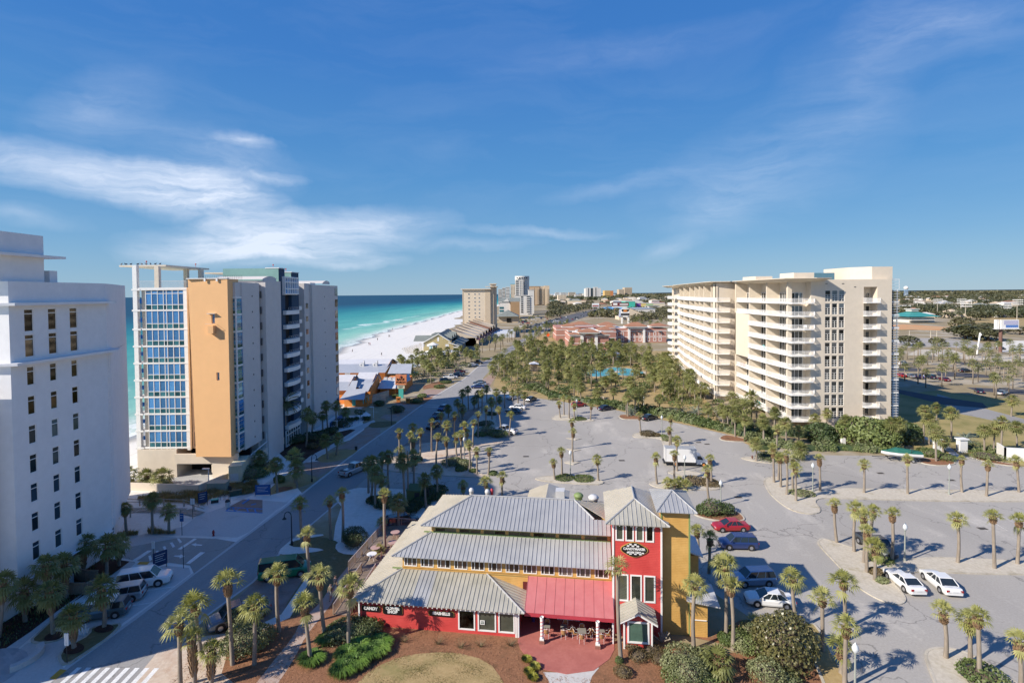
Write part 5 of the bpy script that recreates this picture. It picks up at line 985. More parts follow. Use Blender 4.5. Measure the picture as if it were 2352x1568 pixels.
def deck_chair(lab, u, v, a):
    t = thing('wooden_chair', lab, 'chair', SW(u, v, .76), a, 'wooden chairs on the deck'); g = G(); g.box(-.22,-.22,.42,.22,.22,.46); part(g, 'seat', M_wood, t); g = G()
    for i in range(5): g.box(-.2+i*.085,.19,.46,-.15+i*.085,.22,.95)
    part(g, 'backrest', M_wood, t)
    for x in (-.2,.16):
        for y in (-.2,.16): g = G(); g.box(x,y,0,x+.04,y+.04,.42); part(g, 'leg', M_wood, t)
for i, (u, v, a, w) in enumerate(((-4.3,11.0,1.6,'left of the white table'),(-2.4,11.2,-1.6,'right of the white table'),(-4.4,12.8,1.7,'left of the second table'),(-3.4,13.6,0,'behind the second table'),(-2.2,15.3,.2,'behind the table under the roof'),(-1.5,17.4,-1.4,'at the farthest table'))): deck_chair('wooden armchair on the deck %s' % w, u, v, SHOP_R+a)

# ================================================================ buildings beyond the car park and along the coast
M_or = mat('orange_boards', (.62,.22,.045), .7, .06, 1.); M_tinw = mat('pale_tin_roof', (.62,.62,.63), .45, .05, 1., metal=.1); M_ting = mat('grey_tin_roof', (.42,.44,.47), .45, .06, 1., metal=.1); M_teal = mat('teal_paint', (.07,.42,.36), .6, .06)
M_shing = mat('green_grey_shingle', (.20,.22,.20), .9, .12, 2.); M_olive = mat('olive_stucco', (.44,.36,.175), .85, .04); M_terra = mat('terracotta_tile', (.30,.14,.08), .85, .12, .8, col2=(.38,.19,.115)); M_pinkw = mat('pink_stucco', (.43,.215,.17), .85, .04); M_tan = mat('tan_stucco', (.52,.42,.30), .85, .04)
M_beige = mat('beige_stucco', (.64,.54,.41), .85, .03); M_brn = mat('brown_stucco', (.34,.22,.12), .85, .05); M_tealr = mat('teal_metal_roof', (.05,.27,.25), .5, .08); M_redr = mat('red_metal_roof', (.36,.09,.06), .6, .08); M_offw = mat('offwhite_wall', (.62,.60,.56), .85, .05)
def gable(g, x0, x1, y0, y1, zr, ze, ov=.4, axis='x', m=0):
    """gable roof slab over a box; axis = direction of the ridge"""
    if axis == 'x':
        ym = (y0+y1)/2; P = [(x0-ov,y0-ov,ze),(x1+ov,y0-ov,ze),(x1+ov,ym,zr),(x0-ov,ym,zr),(x0-ov,y1+ov,ze),(x1+ov,y1+ov,ze)]
    else:
        xm = (x0+x1)/2; P = [(x0-ov,y0-ov,ze),(x0-ov,y1+ov,ze),(xm,y1+ov,zr),(xm,y0-ov,zr),(x1+ov,y0-ov,ze),(x1+ov,y1+ov,ze)]
    g.add(P+[(a,b,c-.15) for a,b,c in P], [(0,1,2,3),(3,2,5,4),(6,9,8,7),(9,10,11,8),(0,6,7,1),(4,5,11,10),(0,3,9,6),(3,4,10,9),(1,7,8,2),(2,8,11,5)], m); return g
def hip(g, x0, x1, y0, y1, ze, zr, ov=.5, m=0):
    x0 -= ov; x1 += ov; y0 -= ov; y1 += ov; d = min(x1-x0, y1-y0)/2; a = (x0+d, (y0+y1)/2 if y1-y0 <= x1-x0 else y0+d); b = (x1-d, (y0+y1)/2) if y1-y0 <= x1-x0 else (x1-d, y1-d)
    V = [(x0,y0,ze),(x1,y0,ze),(x1,y1,ze),(x0,y1,ze),(*a,zr),(*b,zr)]
    F = [(0,1,5,4),(1,2,5),(2,3,4,5),(3,0,4)] if y1-y0 <= x1-x0 else [(0,1,4),(1,2,5,4),(2,3,5),(3,0,4,5)]
    g.add(V, F+[(3,2,1,0)], m); return g
# ---- orange restaurant
def restaurant():
    R = thing('beach_restaurant', 'orange boarded beach restaurant with white and grey tin roofs behind the street palms', 'restaurant', (-50, 170, 0))
    g = G(); g.box(-80,199,0,-47.6,221,3.9); g.add([(-47.6,199,3.9),(-47.6,221,3.9),(-47.6,210,6.9)],[(0,1,2)]); part(g, 'wall', M_or, R, True)
    g = G(); g.quad((-80,196.5,3.75),(-46.9,196.5,3.75),(-47.2,207.5,5.6),(-80,207.5,5.6)); g.quad((-80,211.5,7.0),(-47.2,211.5,7.0),(-46.9,222,4),(-80,222,4)); part(g, 'roof', M_ting, R, True)
    g = G(); g.quad((-80,207.5,5.6),(-47.2,207.5,5.6),(-47.6,211.5,7.0),(-80,211.5,7.0)); part(g, 'roof', M_tinw, R, True)
    for x in (-57.5, -52.4):
        g = G(); g.box(-.6,0,0,.6,1.6,1.3); g.lathe([(.3,0),(.3,.7),(.5,.8),(.5,1.2),(.01,1.3)], 10, (-.7,.3,-.4)); g.lathe([(.25,0),(.25,1.0),(.4,1.1),(.01,1.3)], 10, (.4,1.0,.9)); g.move(T(x,204.5,5.1)); part(g, 'kitchen_vent', M_rail, R, True)
    g = G()
    for x0, x1 in ((-68,-66),(-62.5,-60.5)): g.box(x0,198.9,.4,x1,198.96,3.6)
    part(g, 'window_frame', M_trim, R, True)
    for (x0,x1,y0,y1,zt) in ((-64,-49.3,158.3,171,4.3),(-49.8,-43.8,164,176,4.2)):
        g = G(); g.box(x0,y0,0,x1,y1,zt); g.add([(x1,y0,zt),(x1,y1,zt),(x1,(y0+y1)/2+1.5,zt+3)],[(0,1,2)]); part(g, 'wall', M_or, R, True)
        g = G(); ym = y0+5.2; g.quad((x0,y0-1.0,zt-.05),(x1+.5,y0-1.0,zt-.05),(x1+.3,ym,zt+1.55),(x0,ym,zt+1.55)); g.quad((x0,ym+4.2,zt+3.1),(x1+.3,ym+4.2,zt+3.1),(x1+.5,y1+1,zt),(x0,y1+1,zt)); part(g, 'roof', M_ting, R, True)
        g = G(); g.quad((x0,ym,zt+1.55),(x1+.3,ym,zt+1.55),(x1+.3,ym+4.2,zt+3.1),(x0,ym+4.2,zt+3.1)); part(g, 'roof', M_tinw, R, True)
    window(R, (-53.6,158.2,2.0), 0, 1.6, 1.6, .12, .1, (.5,1.1), (.8,), M_trim, M_gdark)
    g = G(); g.box(-48.9,154.6,0,-42.2,160,2.6); part(g, 'wall', M_or, R, True)
    g = G(); g.quad((-49.6,152.2,2.5),(-42.4,152.2,2.5),(-43.5,158,4.6),(-48.8,158,4.6)); g.quad((-48.8,158,4.6),(-46.5,158,4.6),(-47,162,6.4),(-48.8,162,6.4)); g.quad((-46.3,158.4,3.6),(-43.0,158.4,3.6),(-43.0,164,5.6),(-46.3,164,5.6)); part(g, 'porch_roof', M_ting, R, True)
    g = G(); g.box(-46.6,154.5,.3,-45.6,154.58,2.3); part(g, 'door', M_teal, R, True)
    for i, x in enumerate((-43.0,-42.6,-42.2)):
        g = G(); g.box(x,152.8+i*1.4,1.1+.2*i,x+.06,153.5+i*1.4,2.4+.1*i); part(g, 'awning_flap', M_teal, R, True)
    g = G(); g.box(-43.8,176,0,-36.0,192,3.3); g.box(-43,172.6,0,-38.2,176,2.6); part(g, 'wall', M_or, R, True)
    g = G(); g.quad((-43.4,171,2.3),(-37.6,171,2.3),(-38.2,176.5,4.2),(-43.4,176.5,4.2)); part(g, 'roof', M_tinw, R, True)
    g = G(); g.quad((-37.6,171,2.3),(-35.2,184,3.0),(-36.4,188,4.6),(-38.2,176.5,4.2)); g.quad((-45,192,4.0),(-36.6,192,4.0),(-37.4,199,6.6),(-45,199,6.6)); part(g, 'roof', M_ting, R, True)
    g = G(); g.box(-43.5,177,3.3,-39,182,3.9); [g.box(-43+i*1.5,178,3.9,-42+i*1.5,179.4,4.7) for i in range(3)]; part(g, 'kitchen_vent', M_rail, R, True)
    for p, q in (((-44.0,166.5,0),(-39.5,170,.9)),((-43.5,160.5,0),(-39,163.5,.9))):   # zigzag ramp walls
        a, b = Vector(p), Vector(q); d = (b-a); nrm = Vector((-d.y, d.x, 0)).normalized()*.12; g = G(); pts = [a-nrm, b-nrm, b+nrm, a+nrm]; g.add([(v.x,v.y,0) for v in pts]+[(v.x,v.y,v.z+1.1) for v in pts], [(4,5,6,7),(0,1,5,4),(1,2,6,5),(2,3,7,6),(3,0,4,7)]); part(g, 'ramp_wall', M_kerb, R, True)
    for i in range(8):
        g = G(); g.box(-52.6+i*.28,154.4-i*0,1.9-i*.24,-52.3+i*.28,155.4,1.96-i*.24); part(g, 'step', M_wood, R, True)
restaurant()
def plain_wall():
    g = G(); a, b = (-47.18,143.5), (-41.84,143.1); g.box(a[0],a[1],0,b[0],a[1]+.3,1.9); single(g, 'courtyard_wall', M_tan, 'low beige courtyard wall in front of the orange restaurant', 'wall')
plain_wall()
def pylon_sign():
    S = thing('pylon_sign', 'tall orange and teal BACK PORCH roadside sign with a small letter board', 'sign', (-35.0, 167.2, 0))
    g = G(); g.box(-.72,-.25,0,.72,.25,2.9); part(g, 'pedestal', M_teal, S)
    g = G(); g.box(-1.15,-.22,2.95,1.15,.22,4.0); part(g, 'letter_board', mat('letter_board_cream', (.62,.60,.45), .6, .05), S)
    for i, (z, n) in enumerate(((3.75,6),(3.48,5),(3.2,4))):
        g = G(); [g.box(-.8+j*.28+.1*i,-.24,z-.09,-.62+j*.28+.1*i,-.22,z+.09) for j in range(n)]; part(g, 'letter_row', M_sign, S)
    P = [(-1.75,4.15),(1.7,4.15),(1.8,7.35),(.4,7.2),(-.3,7.45),(-1.6,7.4)]; g = G(); k = len(P); g.add([(x,-.3,z) for x,z in P]+[(x,.3,z) for x,z in P], [tuple(range(k)),tuple(range(k,2*k))[::-1]]+[(i,i+k,(i+1)%k+k,(i+1)%k) for i in range(k)]); part(g, 'sign_face', mat('sign_orange', (.66,.24,.10), .6, .05), S)
    part(text_geo('BACK', .95, face_front(0,-.33,5.85), depth=.02, bold=.03), 'lettering', M_sign, S); part(text_geo('PORCH', .85, face_front(0,-.33,4.95), depth=.02, bold=.03), 'lettering', M_sign, S)
    g = G(); g.lathe([(.01,0),(.3,.02),(.42,.1),(.2,.2),(.01,.22)], 10); g.move(T(-.05,-.34,6.75) @ Matrix.Rotation(pi/2,4,'X')); part(g, 'shell_emblem', M_redr, S)
pylon_sign()
for lab, p in (('orange litter bin beside the teal sign pedestal', (-34.53,161)), ('orange litter bin at the end of the low kerb wall', (-31.26,159))):
    B = thing('litter_bin', lab, 'bin', p, .1); g = G(); g.add([(-.5,-.5,0),(.5,-.5,0),(.5,.5,0),(-.5,.5,0),(-.62,-.62,1.25),(.62,-.62,1.25),(.62,.62,1.25),(-.62,.62,1.25)], [(0,1,5,4),(1,2,6,5),(2,3,7,6),(3,0,4,7),(4,5,6,7)]); part(g, 'body', M_or, B); g = G(); g.box(-.66,-.66,1.25,.66,.66,1.45); part(g, 'lid', M_or, B); g = G(); g.box(-.25,-.64,.85,.25,-.56,1.1); part(g, 'opening', M_black, B)
# ---- olive gabled beach house
def gable_house():
    R = thing('gabled_beach_house', 'olive gabled beach house with white trim, dormers and a street veranda', 'house', (-40, 292, 0)); y0, y1 = 291, 335
    P = [(-48.4,0),(-32.2,0),(-32.2,5.6),(-40.1,10.6),(-48.4,6.2)]; g = G(); g.add([(x,y0,z) for x,z in P]+[(x,y1,z) for x,z in P], [tuple(range(5))]+[(i,(i+1)%5,(i+1)%5+5,i+5) for i in (0,1,4)][::1]); part(g, 'wall', M_olive, R, True)
    g = G(); g.add([(-49.2,y0-.5,6.0),(-40.1,y0-.5,10.95),(-34.0,y0-.5,7.1),(-49.2,y1,6.0),(-40.1,y1,10.95),(-34.0,y1,7.1)], [(0,1,4,3),(1,2,5,4)]); g.quad((-33.8,y0-.5,6.2),(-28.6,y0-.5,4.2),(-26.5,y1-6,4.2),(-31.0,y1-6,6.4)); part(g, 'roof', M_shing, R, True)
    g = G()
    for a, b in (((-49.2,6.0),(-40.1,10.95)),((-40.1,10.95),(-34.0,7.1)),((-34.8,6.4),(-28.6,4.2))): g.add([(a[0],y0-.62,a[1]-.35),(b[0],y0-.62,b[1]-.35),(b[0],y0-.62,b[1]+.1),(a[0],y0-.62,a[1]+.1)],[(0,1,2,3)])
    part(g, 'barge_board', M_trim, R, True)
    for i, y in enumerate((297, 308, 319)):   # dormers toward the street
        g = G(); g.add([(-34.6,y,6.2),(-34.6,y+7.5,6.2),(-34.6,y+7.5,7.8),(-34.6,y+3.7,9.4),(-34.6,y,7.8)], [(0,1,2,3,4)]); part(g, 'dormer_wall', M_olive, R, True)
        g = G(); g.quad((-33.6,y-.4,7.6),(-33.6,y+3.7,9.7),(-40.1,y+3.7,9.9),(-40.1,y-.4,9.9)); g.quad((-33.6,y+3.7,9.7),(-33.6,y+7.9,7.6),(-40.1,y+7.9,9.9),(-40.1,y+3.7,9.9)); part(g, 'dormer_roof', M_shing, R, True)
        for d in (1.2, 4.4): window(R, (-34.5,y+d,6.4), pi/2, 1.8, 1.3, .12, .1, (.9,), (), M_trim, M_gdark)
    for x, z, w, h in ((-40.9,6.9,1.0,2.2),(-46.6,4.0,1.9,1.3),(-36.5,4.0,1.9,1.3),(-48.3,4.1,.5,1.3),(-43.6,7.9,.6,.5),(-38.0,7.9,.6,.5)): window(R, (x,y0-.06,z), 0, w, h, .1, .1, (w/2,) if w > 1 else (), (), M_trim, M_trim if w > .7 else M_gdark)
    g = G(); g.box(-32.2,y0,3.0,-28.9,y1-6,3.3); g.box(-32.2,y0,0,-32.0,y1-6,6); part(g, 'veranda_floor', M_olive, R, True)
    for i in range(9):
        g = G(); g.box(-29.1,y0+.1+i*4.6,0,-28.8,y0+.4+i*4.6,4.3); part(g, 'veranda_post', M_trim, R, True)
    g = G(); [g.box(-29.0,y0+i*.5,3.3,-28.95,y0+.06+i*.5,4.0) for i in range(76)]; g.box(-29.04,y0,3.95,-28.92,y1-6,4.05); g.box(-32.1,y0-.02,3.25,-28.9,y0+.05,3.95); part(g, 'veranda_rail', M_rail, R, True)
    g = G(); g.box(-47,y0+20,5.5,-42,y0+36,9.2); gable(g,-55,-44,y0+9,y0+22,9,6.3); part(g, 'seaward_wing', M_shing, R, True)
gable_house()
# ---- terrace of townhouses with saw-tooth roofs behind it
for i in range(9):
    y = 334+i*12.5; x1 = -21+i*1.3; h = 8+.35*i
    R = thing('townhouse', ('beige townhouse of the saw-tooth terrace behind the olive house, %s from the front' % 'first second third fourth fifth sixth seventh eighth ninth'.split()[i] if i != 5 else 'townhouse with a red sloping roof in the beige saw-tooth terrace'), 'house', (x1-9, y, 0), 0, 'townhouses along the coast street' if i != 5 else None)
    g = G(); g.box(x1-16,y,0,x1-2,y+12,h-3); g.box(x1-2,y,0,x1,y+12,3.6); part(g, 'wall', M_beige, R, True)
    rm = M_terra if i == 5 else M_beige
    g = G(); V = [(x1-17,y,h+2.2),(x1-1.5,y,h-3.2),(x1-1.5,y+12.3,h-3.2),(x1-17,y+12.3,h+2.2)]; g.quad(*V); g.quad(*[(a,b,0 if False else c-.5) for a,b,c in V][::-1]); g.add([(x1-17,y,0),(x1-1.5,y,0),(x1-1.5,y,h-3.2),(x1-17,y,h+2.2)],[(0,1,2,3)]); part(g, 'roof', rm, R, True)
    g = G(); g.quad((x1-17.2,y-.05,h+2.3),(x1-17.2,y+6,h+2.4),(x1-9,y+6,h-.3),(x1-14,y-.05,h+1.3)); part(g, 'roof_vent', M_brn, R, True)
    g = G(); g.quad((x1-2,y-.2,4.8),(x1+.6,y-.2,3.5),(x1+.6,y+12,3.5),(x1-2,y+12,4.8)); part(g, 'porch_roof', M_redr, R, True)
    for d in (2, 7): g = G(); g.box(x1+.01,y+d,1,x1+.05,y+d+2,2.8); part(g, 'window', M_gdark, R, True)
# ---- beige slab tower beside the beach
def slab_tower():
    R = thing('beach_slab_tower', 'beige slab tower with small white windows and brown corner shafts on the beach', 'building', (-29, 440, 0)); Y = 430
    g = G(); g.box(-39.4,Y,0,-20.9,Y+30,36); part(g, 'wall', M_beige, R, True)
    g = G(); g.box(-39.7,Y-.1,0,-38.9,Y+.4,36); g.box(-21.6,Y-.15,0,-17.3,Y+26,36.2); part(g, 'corner_pier', M_tan, R, True)
    g = G(); g.box(-17.3,Y+1,0,-14.6,Y+26,38); g.box(-15.5,Y+2,0,-12.8,Y+24,38); part(g, 'lift_shaft', M_tan, R, True)
    g = G(); g.box(-17.4,Y+3,36,-13.0,Y+9,40.2); part(g, 'lift_shaft', M_beige, R, True)
    for b in ((-41,Y-1.6,36.0,-16.6,Y+31,36.6),(-21.2,Y-1,38,-14,Y+8,38.5),(-18.3,Y+2,40.2,-12.2,Y+10,40.7),(-15.6,Y+1,38,-11.8,Y+25,38.5)): g = G(); g.box(*b); part(g, 'cornice', M_beige, R, True)
    for k in range(10):
        for x, w in ((-35.2,1.4),(-30.3,1.2),(-26.9,1.2)): window(R, (x,Y-.1,4.2+k*3.05), 0, w, 1.3, .12, .15, (w/2,), (), M_trim, M_gdark)
slab_tower()
g = G(); g.box(-18,395,0,2,440,3.2); single(g, 'parking_deck', mat('blue_white_wall', (.55,.58,.62), .8, .03), 'low white parking deck at the foot of the beige slab tower', 'building')
# ---- pink hotel with terracotta hip roofs
def pink_hotel():
    R = thing('pink_hotel', 'pink hotel with white bands and terracotta hip roofs beyond the pool garden', 'hotel', (60, 330, 0))
    def wing(x0, x1, y0, y1, h): g = G(); g.box(x0,y0,0,x1,y1,h); part(g, 'wall', M_pinkw, R, True); [part(G().box(x0-.12,y0-.12,z,x1+.12,y1,z+.35), 'wall_band', M_trim, R, True) for z in (3.6, 7.4)]
    wing(34,55,305,345,8.8); wing(62,100,347,365,9.0); wing(50,66,340,352,9.0); wing(30,60,365,395,9.2)
    def roof(x0,x1,y0,y1,z,zr): g = G(); g.box(x0-.9,y0-.9,z-.6,x1+.9,y1+.9,z); part(g, 'cornice', M_trim, R, True); g = G(); hip(g,x0,x1,y0,y1,z,zr,1.1); part(g, 'tile_roof', M_terra, R, True)
    for a in ((38.6,48.8,303.5,312,10.2,12.1),(33.4,38.2,305,312,8.8,9.9),(49.6,54.8,305,312,8.8,9.9),(34.5,42,322,330,10,12),(52.5,60,322,330,10,12),(39,52,352,362,11.5,13.6),(58,68,352,360,11.2,13.2),(61,66,346,352,10,12),(74.6,86.4,345.5,354,10.6,13.2),(91,101,347,356,10.6,12.5),(33,40,345,352,11,13)): roof(*a)
    g = G(); g.box(36,313,9.0,53,345,9.4); g.box(66,352,9.0,99,364,9.5); part(g, 'flat_roof', M_trim, R, True)
    for i in range(7): g = G(); g.box(38+i*2,320+i*3,9.4,39.4+i*2,321.5+i*3,10.5); part(g, 'roof_unit', M_rail, R, True)
    g = G(); g.box(38.9,304.2,0,40.6,305.2,9.6); g.box(47.0,304.2,0,48.6,305.2,9.6)
    for i in range(8): a, b = 40.6+i*.8, 41.4+i*.8; z = 8.3+.75*math.sin(pi*(i+.5)/8); g.box(a,304.2,z,b,305.2,9.6)
    part(g, 'arched_surround', M_trim, R, True)
    g = G(); g.box(75,345.8,0,76.4,346.8,9.6); g.box(84.6,345.8,0,86,346.8,9.6); g.box(76.4,345.8,8.8,84.6,346.8,9.6); part(g, 'portal_surround', M_trim, R, True)
    for z in (4.4, .6): window(R, (42.9,304.9,z+.0), 0, 1.7, 2.3, .25, .2, (), (), M_trim, M_gteal)
    for x in (63.5,66.5,70.5,78,82,87.5,91.5,95): 
        for z in (4.3, .8): window(R, (x,346.9,z), 0, 1.9, 2.5, .3, .2, (), (), M_trim, M_gteal)
    for x in (63.4,77.8,81.8,94.8): g = G(); g.add([(x,346.8,7.4),(x+2.2,346.8,7.4),(x+2.2,345.9,6.4),(x,345.9,6.4)],[(0,1,2,3)]); part(g, 'awning', M_dark, R, True)
pink_hotel()
# ---- pool, cabanas and huts in the garden
g = G(); pool = [(28.5,208.5),(34,206),(40,211),(46,207.5),(52,212),(53.5,219),(50,227),(44,233),(40,227),(32,226)]; pool = chaikin(pool, 2)
m = mat('pool_water', (.10,.44,.58), .08, .08, .3, spec=.4); g.quad(*[(x,y,.04) for x,y in pool]); struct(g, 'pool_water', m)
island(inset(pool, -1.2), M_pink, 0, .03, 1.2, 'pool_deck')
g = G(); g.quad(*[(x,y,.065) for x,y in inset(pool, -.0)]); bpy.data.objects.remove(struct(g, 'x', m)); 
for o in [o for o in COL.objects if o.name.startswith('pool_water')]: o.location.z = .03
island([(38,217.5),(42,215.5),(45,218),(42,220.5)], M_pink, 2, .12, .5, 'pool_island')
def hut(lab, x, y, s, h, hr, wallm=None, roofm=None):
    R = thing('garden_pavilion', lab, 'pavilion', (x,y,0)); g = G(); hip(g,-s,s,-s,s,h,hr,.4); part(g, 'roof', roofm or M_tinw, R)
    for a in (-1, 1):
        for b in (-1, 1): g = G(); g.box(a*s*.85-.12,b*s*.85-.12,0,a*s*.85+.12,b*s*.85+.12,h); part(g, 'post', M_tan, R)
    if wallm: g = G(); g.box(-s*.8,-s*.5,0,s*.8,s*.8,h-.1); part(g, 'wall', wallm, R)
hut('small white-roofed pavilion on a thick post among the palms', 9.0, 223.6, 1.7, 3.0, 4.0, M_tan)
for lab, q in (('white cabana nearest the pink hotel beside the pool', (40.9,260.3)), ('second white cabana right of it by the pool', (48.51,258.2)), ('white cabana half hidden left of the others', (34.17,267.1))): hut(lab, *q, 3.0, 3.1, 4.6, M_trim)
for i, q in enumerate(((38.34,255.9), (43.96,257), (51.03,252), (28.78,247.8))):
    U = thing('pool_umbrella', 'teal umbrella %s' % ('left of the cabanas','between the two cabanas','right of the cabanas by the pool','under the palms left of the pool')[i], 'umbrella', q, 0, 'pool umbrellas'); g = G(); g.lathe([(2.0,2.3),(1.0,2.75),(.02,3.1)], 8); part(g, 'canopy', M_teal, U); g = G(); g.tube((0,0,0),(0,0,3.0),.05); part(g, 'pole', M_metal, U)
def rotunda():
    R = thing('white_rotunda', 'white lantern tower on a low tent roof before the olive house', 'pavilion', (-41.5, 280, 0)); n = 8
    g = G(); g.lathe([(2.1,2.6),(2.1,6.0)], n); part(g, 'drum', M_offw, R); g = G(); g.lathe([(3.0,5.9),(3.0,6.1),(.05,7.4)], n); part(g, 'roof', M_trim, R); g = G(); g.lathe([(8.5,1.4),(2.0,3.2)], n); part(g, 'tent_roof', M_trim, R)
    for i in range(n):
        a = 2*pi*(i+.5)/n; q = G(); q.box(-.4,-.03,3.2,.4,.03,5.6); q.move(T(1.98*math.cos(a),1.98*math.sin(a),0) @ rz(a+pi/2)); part(q, 'window', M_gteal, R)
    g = G(); g.lathe([(6,0),(6,1.9)], n); part(g, 'base_wall', M_tan, R)
rotunda()
hut('low white roofed beach shelter beside the rotunda', -33.5, 281, 4.0, 2.2, 3.4)
g = G(); g.quad(*[(x,y,.03) for x,y in [(-43.42,218.6),(-43.55,223.6),(-41.69,224.9),(-39.17,222.6),(-39.43,217),(-41.23,215.8)]]); struct(g, 'pool_water', m)

# ================================================================ far skyline
def px_at(x, Y): return (x-1176)/1230.3*Y
def slab(name, label, cat, x0, x1, Y, dep, z1, wall, bands=0, bandm=None, win=0, group=None, roofm=None, z0=0):
    R = thing(name, label, cat, ((x0+x1)/2, Y, 0), 0, group); g = G(); g.box(x0,Y,z0,x1,Y+dep,z1); part(g, 'wall', wall, R, True)
    if bands:
        bm = bandm or M_gdark; h = (z1-3)/bands; g = G()
        for k in range(bands): g.box(x0+.04*(x1-x0),Y-.15,2+k*h+h*.35,x1-.04*(x1-x0),Y-.02,2+k*h+h*.8)
        part(g, 'window_band', bm, R, True, kind='stuff')
    if win:
        h = 3.1; g = G(); nk = int((z1-4)/h)
        for k in range(nk):
            for i in range(win): a = x0+(x1-x0)*(i+.25)/win; g.box(a,Y-.12,3+k*h,a+(x1-x0)*.5/win,Y-.02,4.7+k*h)
        part(g, 'windows', bandm or M_gdark, R, True, kind='stuff')
    g = G(); g.box(x0-.5,Y-.5,z1,x1+.5,Y+dep,z1+.8); part(g, 'parapet', roofm or wall, R, True); return R
def round_tower():
    R = thing('round_white_tower', 'tall white tower with a rounded crown, highest on the skyline', 'building', (18, 950, 0))
    g = G(); g.box(6,935,0,20,970,55); g.lathe([(12.5,0),(12.5,57),(12.9,57),(12.9,63.5),(.1,63.5)], 20, (18.5,955,0)); part(g, 'shaft', M_offw, R, True)
    g = G(); [g.box(7,934.7,24+k*3.1,12,934.95,25.6+k*3.1) for k in range(11)]; part(g, 'balconies', M_gdark, R, True, kind='stuff')
    for x in (14.2,17.0,21.3,24.6): g = G(); [g.box(x,942.0 if x > 20 else 934.7,24+k*3.1,x+1.0,942.4 if x > 20 else 934.95,25.9+k*3.1) for k in range(11)]; part(g, 'window_column', M_gdark, R, True, kind='stuff')
    g = G(); [g.box(8.5+i*4.2,941.5-abs(i-2)*.0,58.6,10.6+i*4.2,943,61) for i in range(5)]; part(g, 'crown_windows', M_gdark, R, True)
round_tower()
R = slab('white_balcony_block', 'white apartment block with stacked balconies at the foot of the round tower', 'building', 4, 31, 800, 30, 29.3, M_offw)
for k in range(8):
    g = G(); g.box(22,799.2,3.5+k*3.2,27,799.9,5.9+k*3.2); part(g, 'balcony', M_gdark, R, True); g = G(); g.box(21.9,798.6,3.2+k*3.2,27.1,799.1,4.2+k*3.2); part(g, 'balcony_rail', M_trim, R, True)
    g = G(); g.box(13.5,799.6,4+k*3.2,16.5,799.9,5.8+k*3.2); part(g, 'window', M_gdark, R, True)
slab('white_side_block', 'plain white block right behind the balconied one', 'building', 27, 36, 870, 20, 38, M_offw)
R = thing('dark_banded_block', 'broad apartment block with dark and pale balcony bands on the skyline', 'building', (76, 1500, 0))
for i in range(4):
    x0 = 49+i*14; g = G(); g.box(x0,1500-4*(i%2),0,x0+14,1530,53+1.0*(i==3)); part(g, 'wall', M_brn if i < 2 else M_tan, R, True); g = G(); [g.box(x0+.4,1494.6-4*(i%2),3+k*3.0,x0+13,1496-4*(i%2)+.5,4.2+k*3.0) for k in range(16)]; part(g, 'balcony_bands', M_beige, R, True, kind='stuff')
slab('cream_tower', 'narrow cream tower with a teal cap left of the round tower', 'building', -3, 8, 1300, 20, 55, M_beige, win=3, roofm=M_tealr)
for x0, x1, z, lab in ((-38,-28,45,'grey white tower first right of the beige slab'),(-27,-18,49,'second white tower right of the beige slab'),(-17,-6,51,'third and tallest white tower right of the beige slab')): slab('distant_tower', lab, 'building', x0, x1, 1500, 25, z, M_offw, bands=12)
R = thing('gabled_hotel', 'white hotel with a gable and brown side wall between the towers', 'hotel', (-2, 700, 0)); g = G(); g.box(-17,700,0,-2,720,18); g.add([(-17,700,18),(-2,700,18),(-6,700,26.5)],[(0,1,2)]); g.box(-12,706,0,-2,720,24); part(g, 'wall', M_offw, R, True); g = G(); g.box(-2,696,0,10,735,22); part(g, 'side_wall', M_brn, R, True); g = G(); gable(g,-17,10,700,735,27,22,1); part(g, 'roof', M_shing, R, True)
g = G(); [g.box(-16.5,699.6,5+k*4,-11,699.9,7.4+k*4) for k in range(3)]; part(g, 'window_band', M_gteal, R, True)
R = thing('tan_office', 'tan building with a large grey hip roof at the foot of the white hotel', 'building', (-3, 610, 0)); g = G(); g.box(-15,600,0,8,640,7); part(g, 'wall', M_tan, R, True); g = G(); hip(g,-16,6,598,640,7,13.5,2); part(g, 'roof', M_shing, R, True); g = G(); g.box(-6,599.4,.5,-1,599.9,5); part(g, 'dark_opening', M_gdark, R, True)
slab('distant_hotel', 'pale yellow hotel far down the coast', 'hotel', px_at(1282,2000), px_at(1301,2000), 2000, 40, 26, M_beige, win=6)
slab('teal_roofed_mall', 'long low hall with a teal roof left of the pale yellow hotel', 'building', px_at(1262,1900), px_at(1281,1900), 1900, 30, 7, M_offw, roofm=M_tealr)
R = slab('white_twin_tower', 'white twin tower with dark recesses standing alone on the skyline', 'building', 412, 497, 3000, 60, 58, M_offw)
for i, (a, b, z) in enumerate(((412,440,62),(455,480,66),(481,497,60))): g = G(); g.box(a,2990,0,b,3000,z); part(g, 'pier', M_offw, R, True)
g = G(); g.box(441,2994,3,454,2999,60); g.box(425,2989,3,429,2990,60); g.box(466,2989,3,470,2990,62); part(g, 'dark_recess', M_gdark, R, True)
slab('ochre_hotel', 'ochre hotel with an orange end on the far skyline', 'hotel', px_at(1389,4000), px_at(1402,4000), 4000, 80, 50, mat('ochre_wall', (.55,.36,.13), .85, .05), win=6); slab('orange_annex', 'orange annex right of the ochre hotel', 'hotel', px_at(1402,4000), px_at(1409,4000), 4000, 80, 48, mat('brick_orange_wall', (.5,.2,.08), .85, .05))
slab('tan_resort', 'tan resort block left of its taller neighbour on the far skyline', 'hotel', px_at(1422,4000), px_at(1434,4000), 4000, 80, 58, M_tan, win=8); slab('tan_resort', 'taller tan resort block on the far skyline', 'hotel', px_at(1435,4100), px_at(1452,4100), 4100, 80, 72, M_tan, win=10)
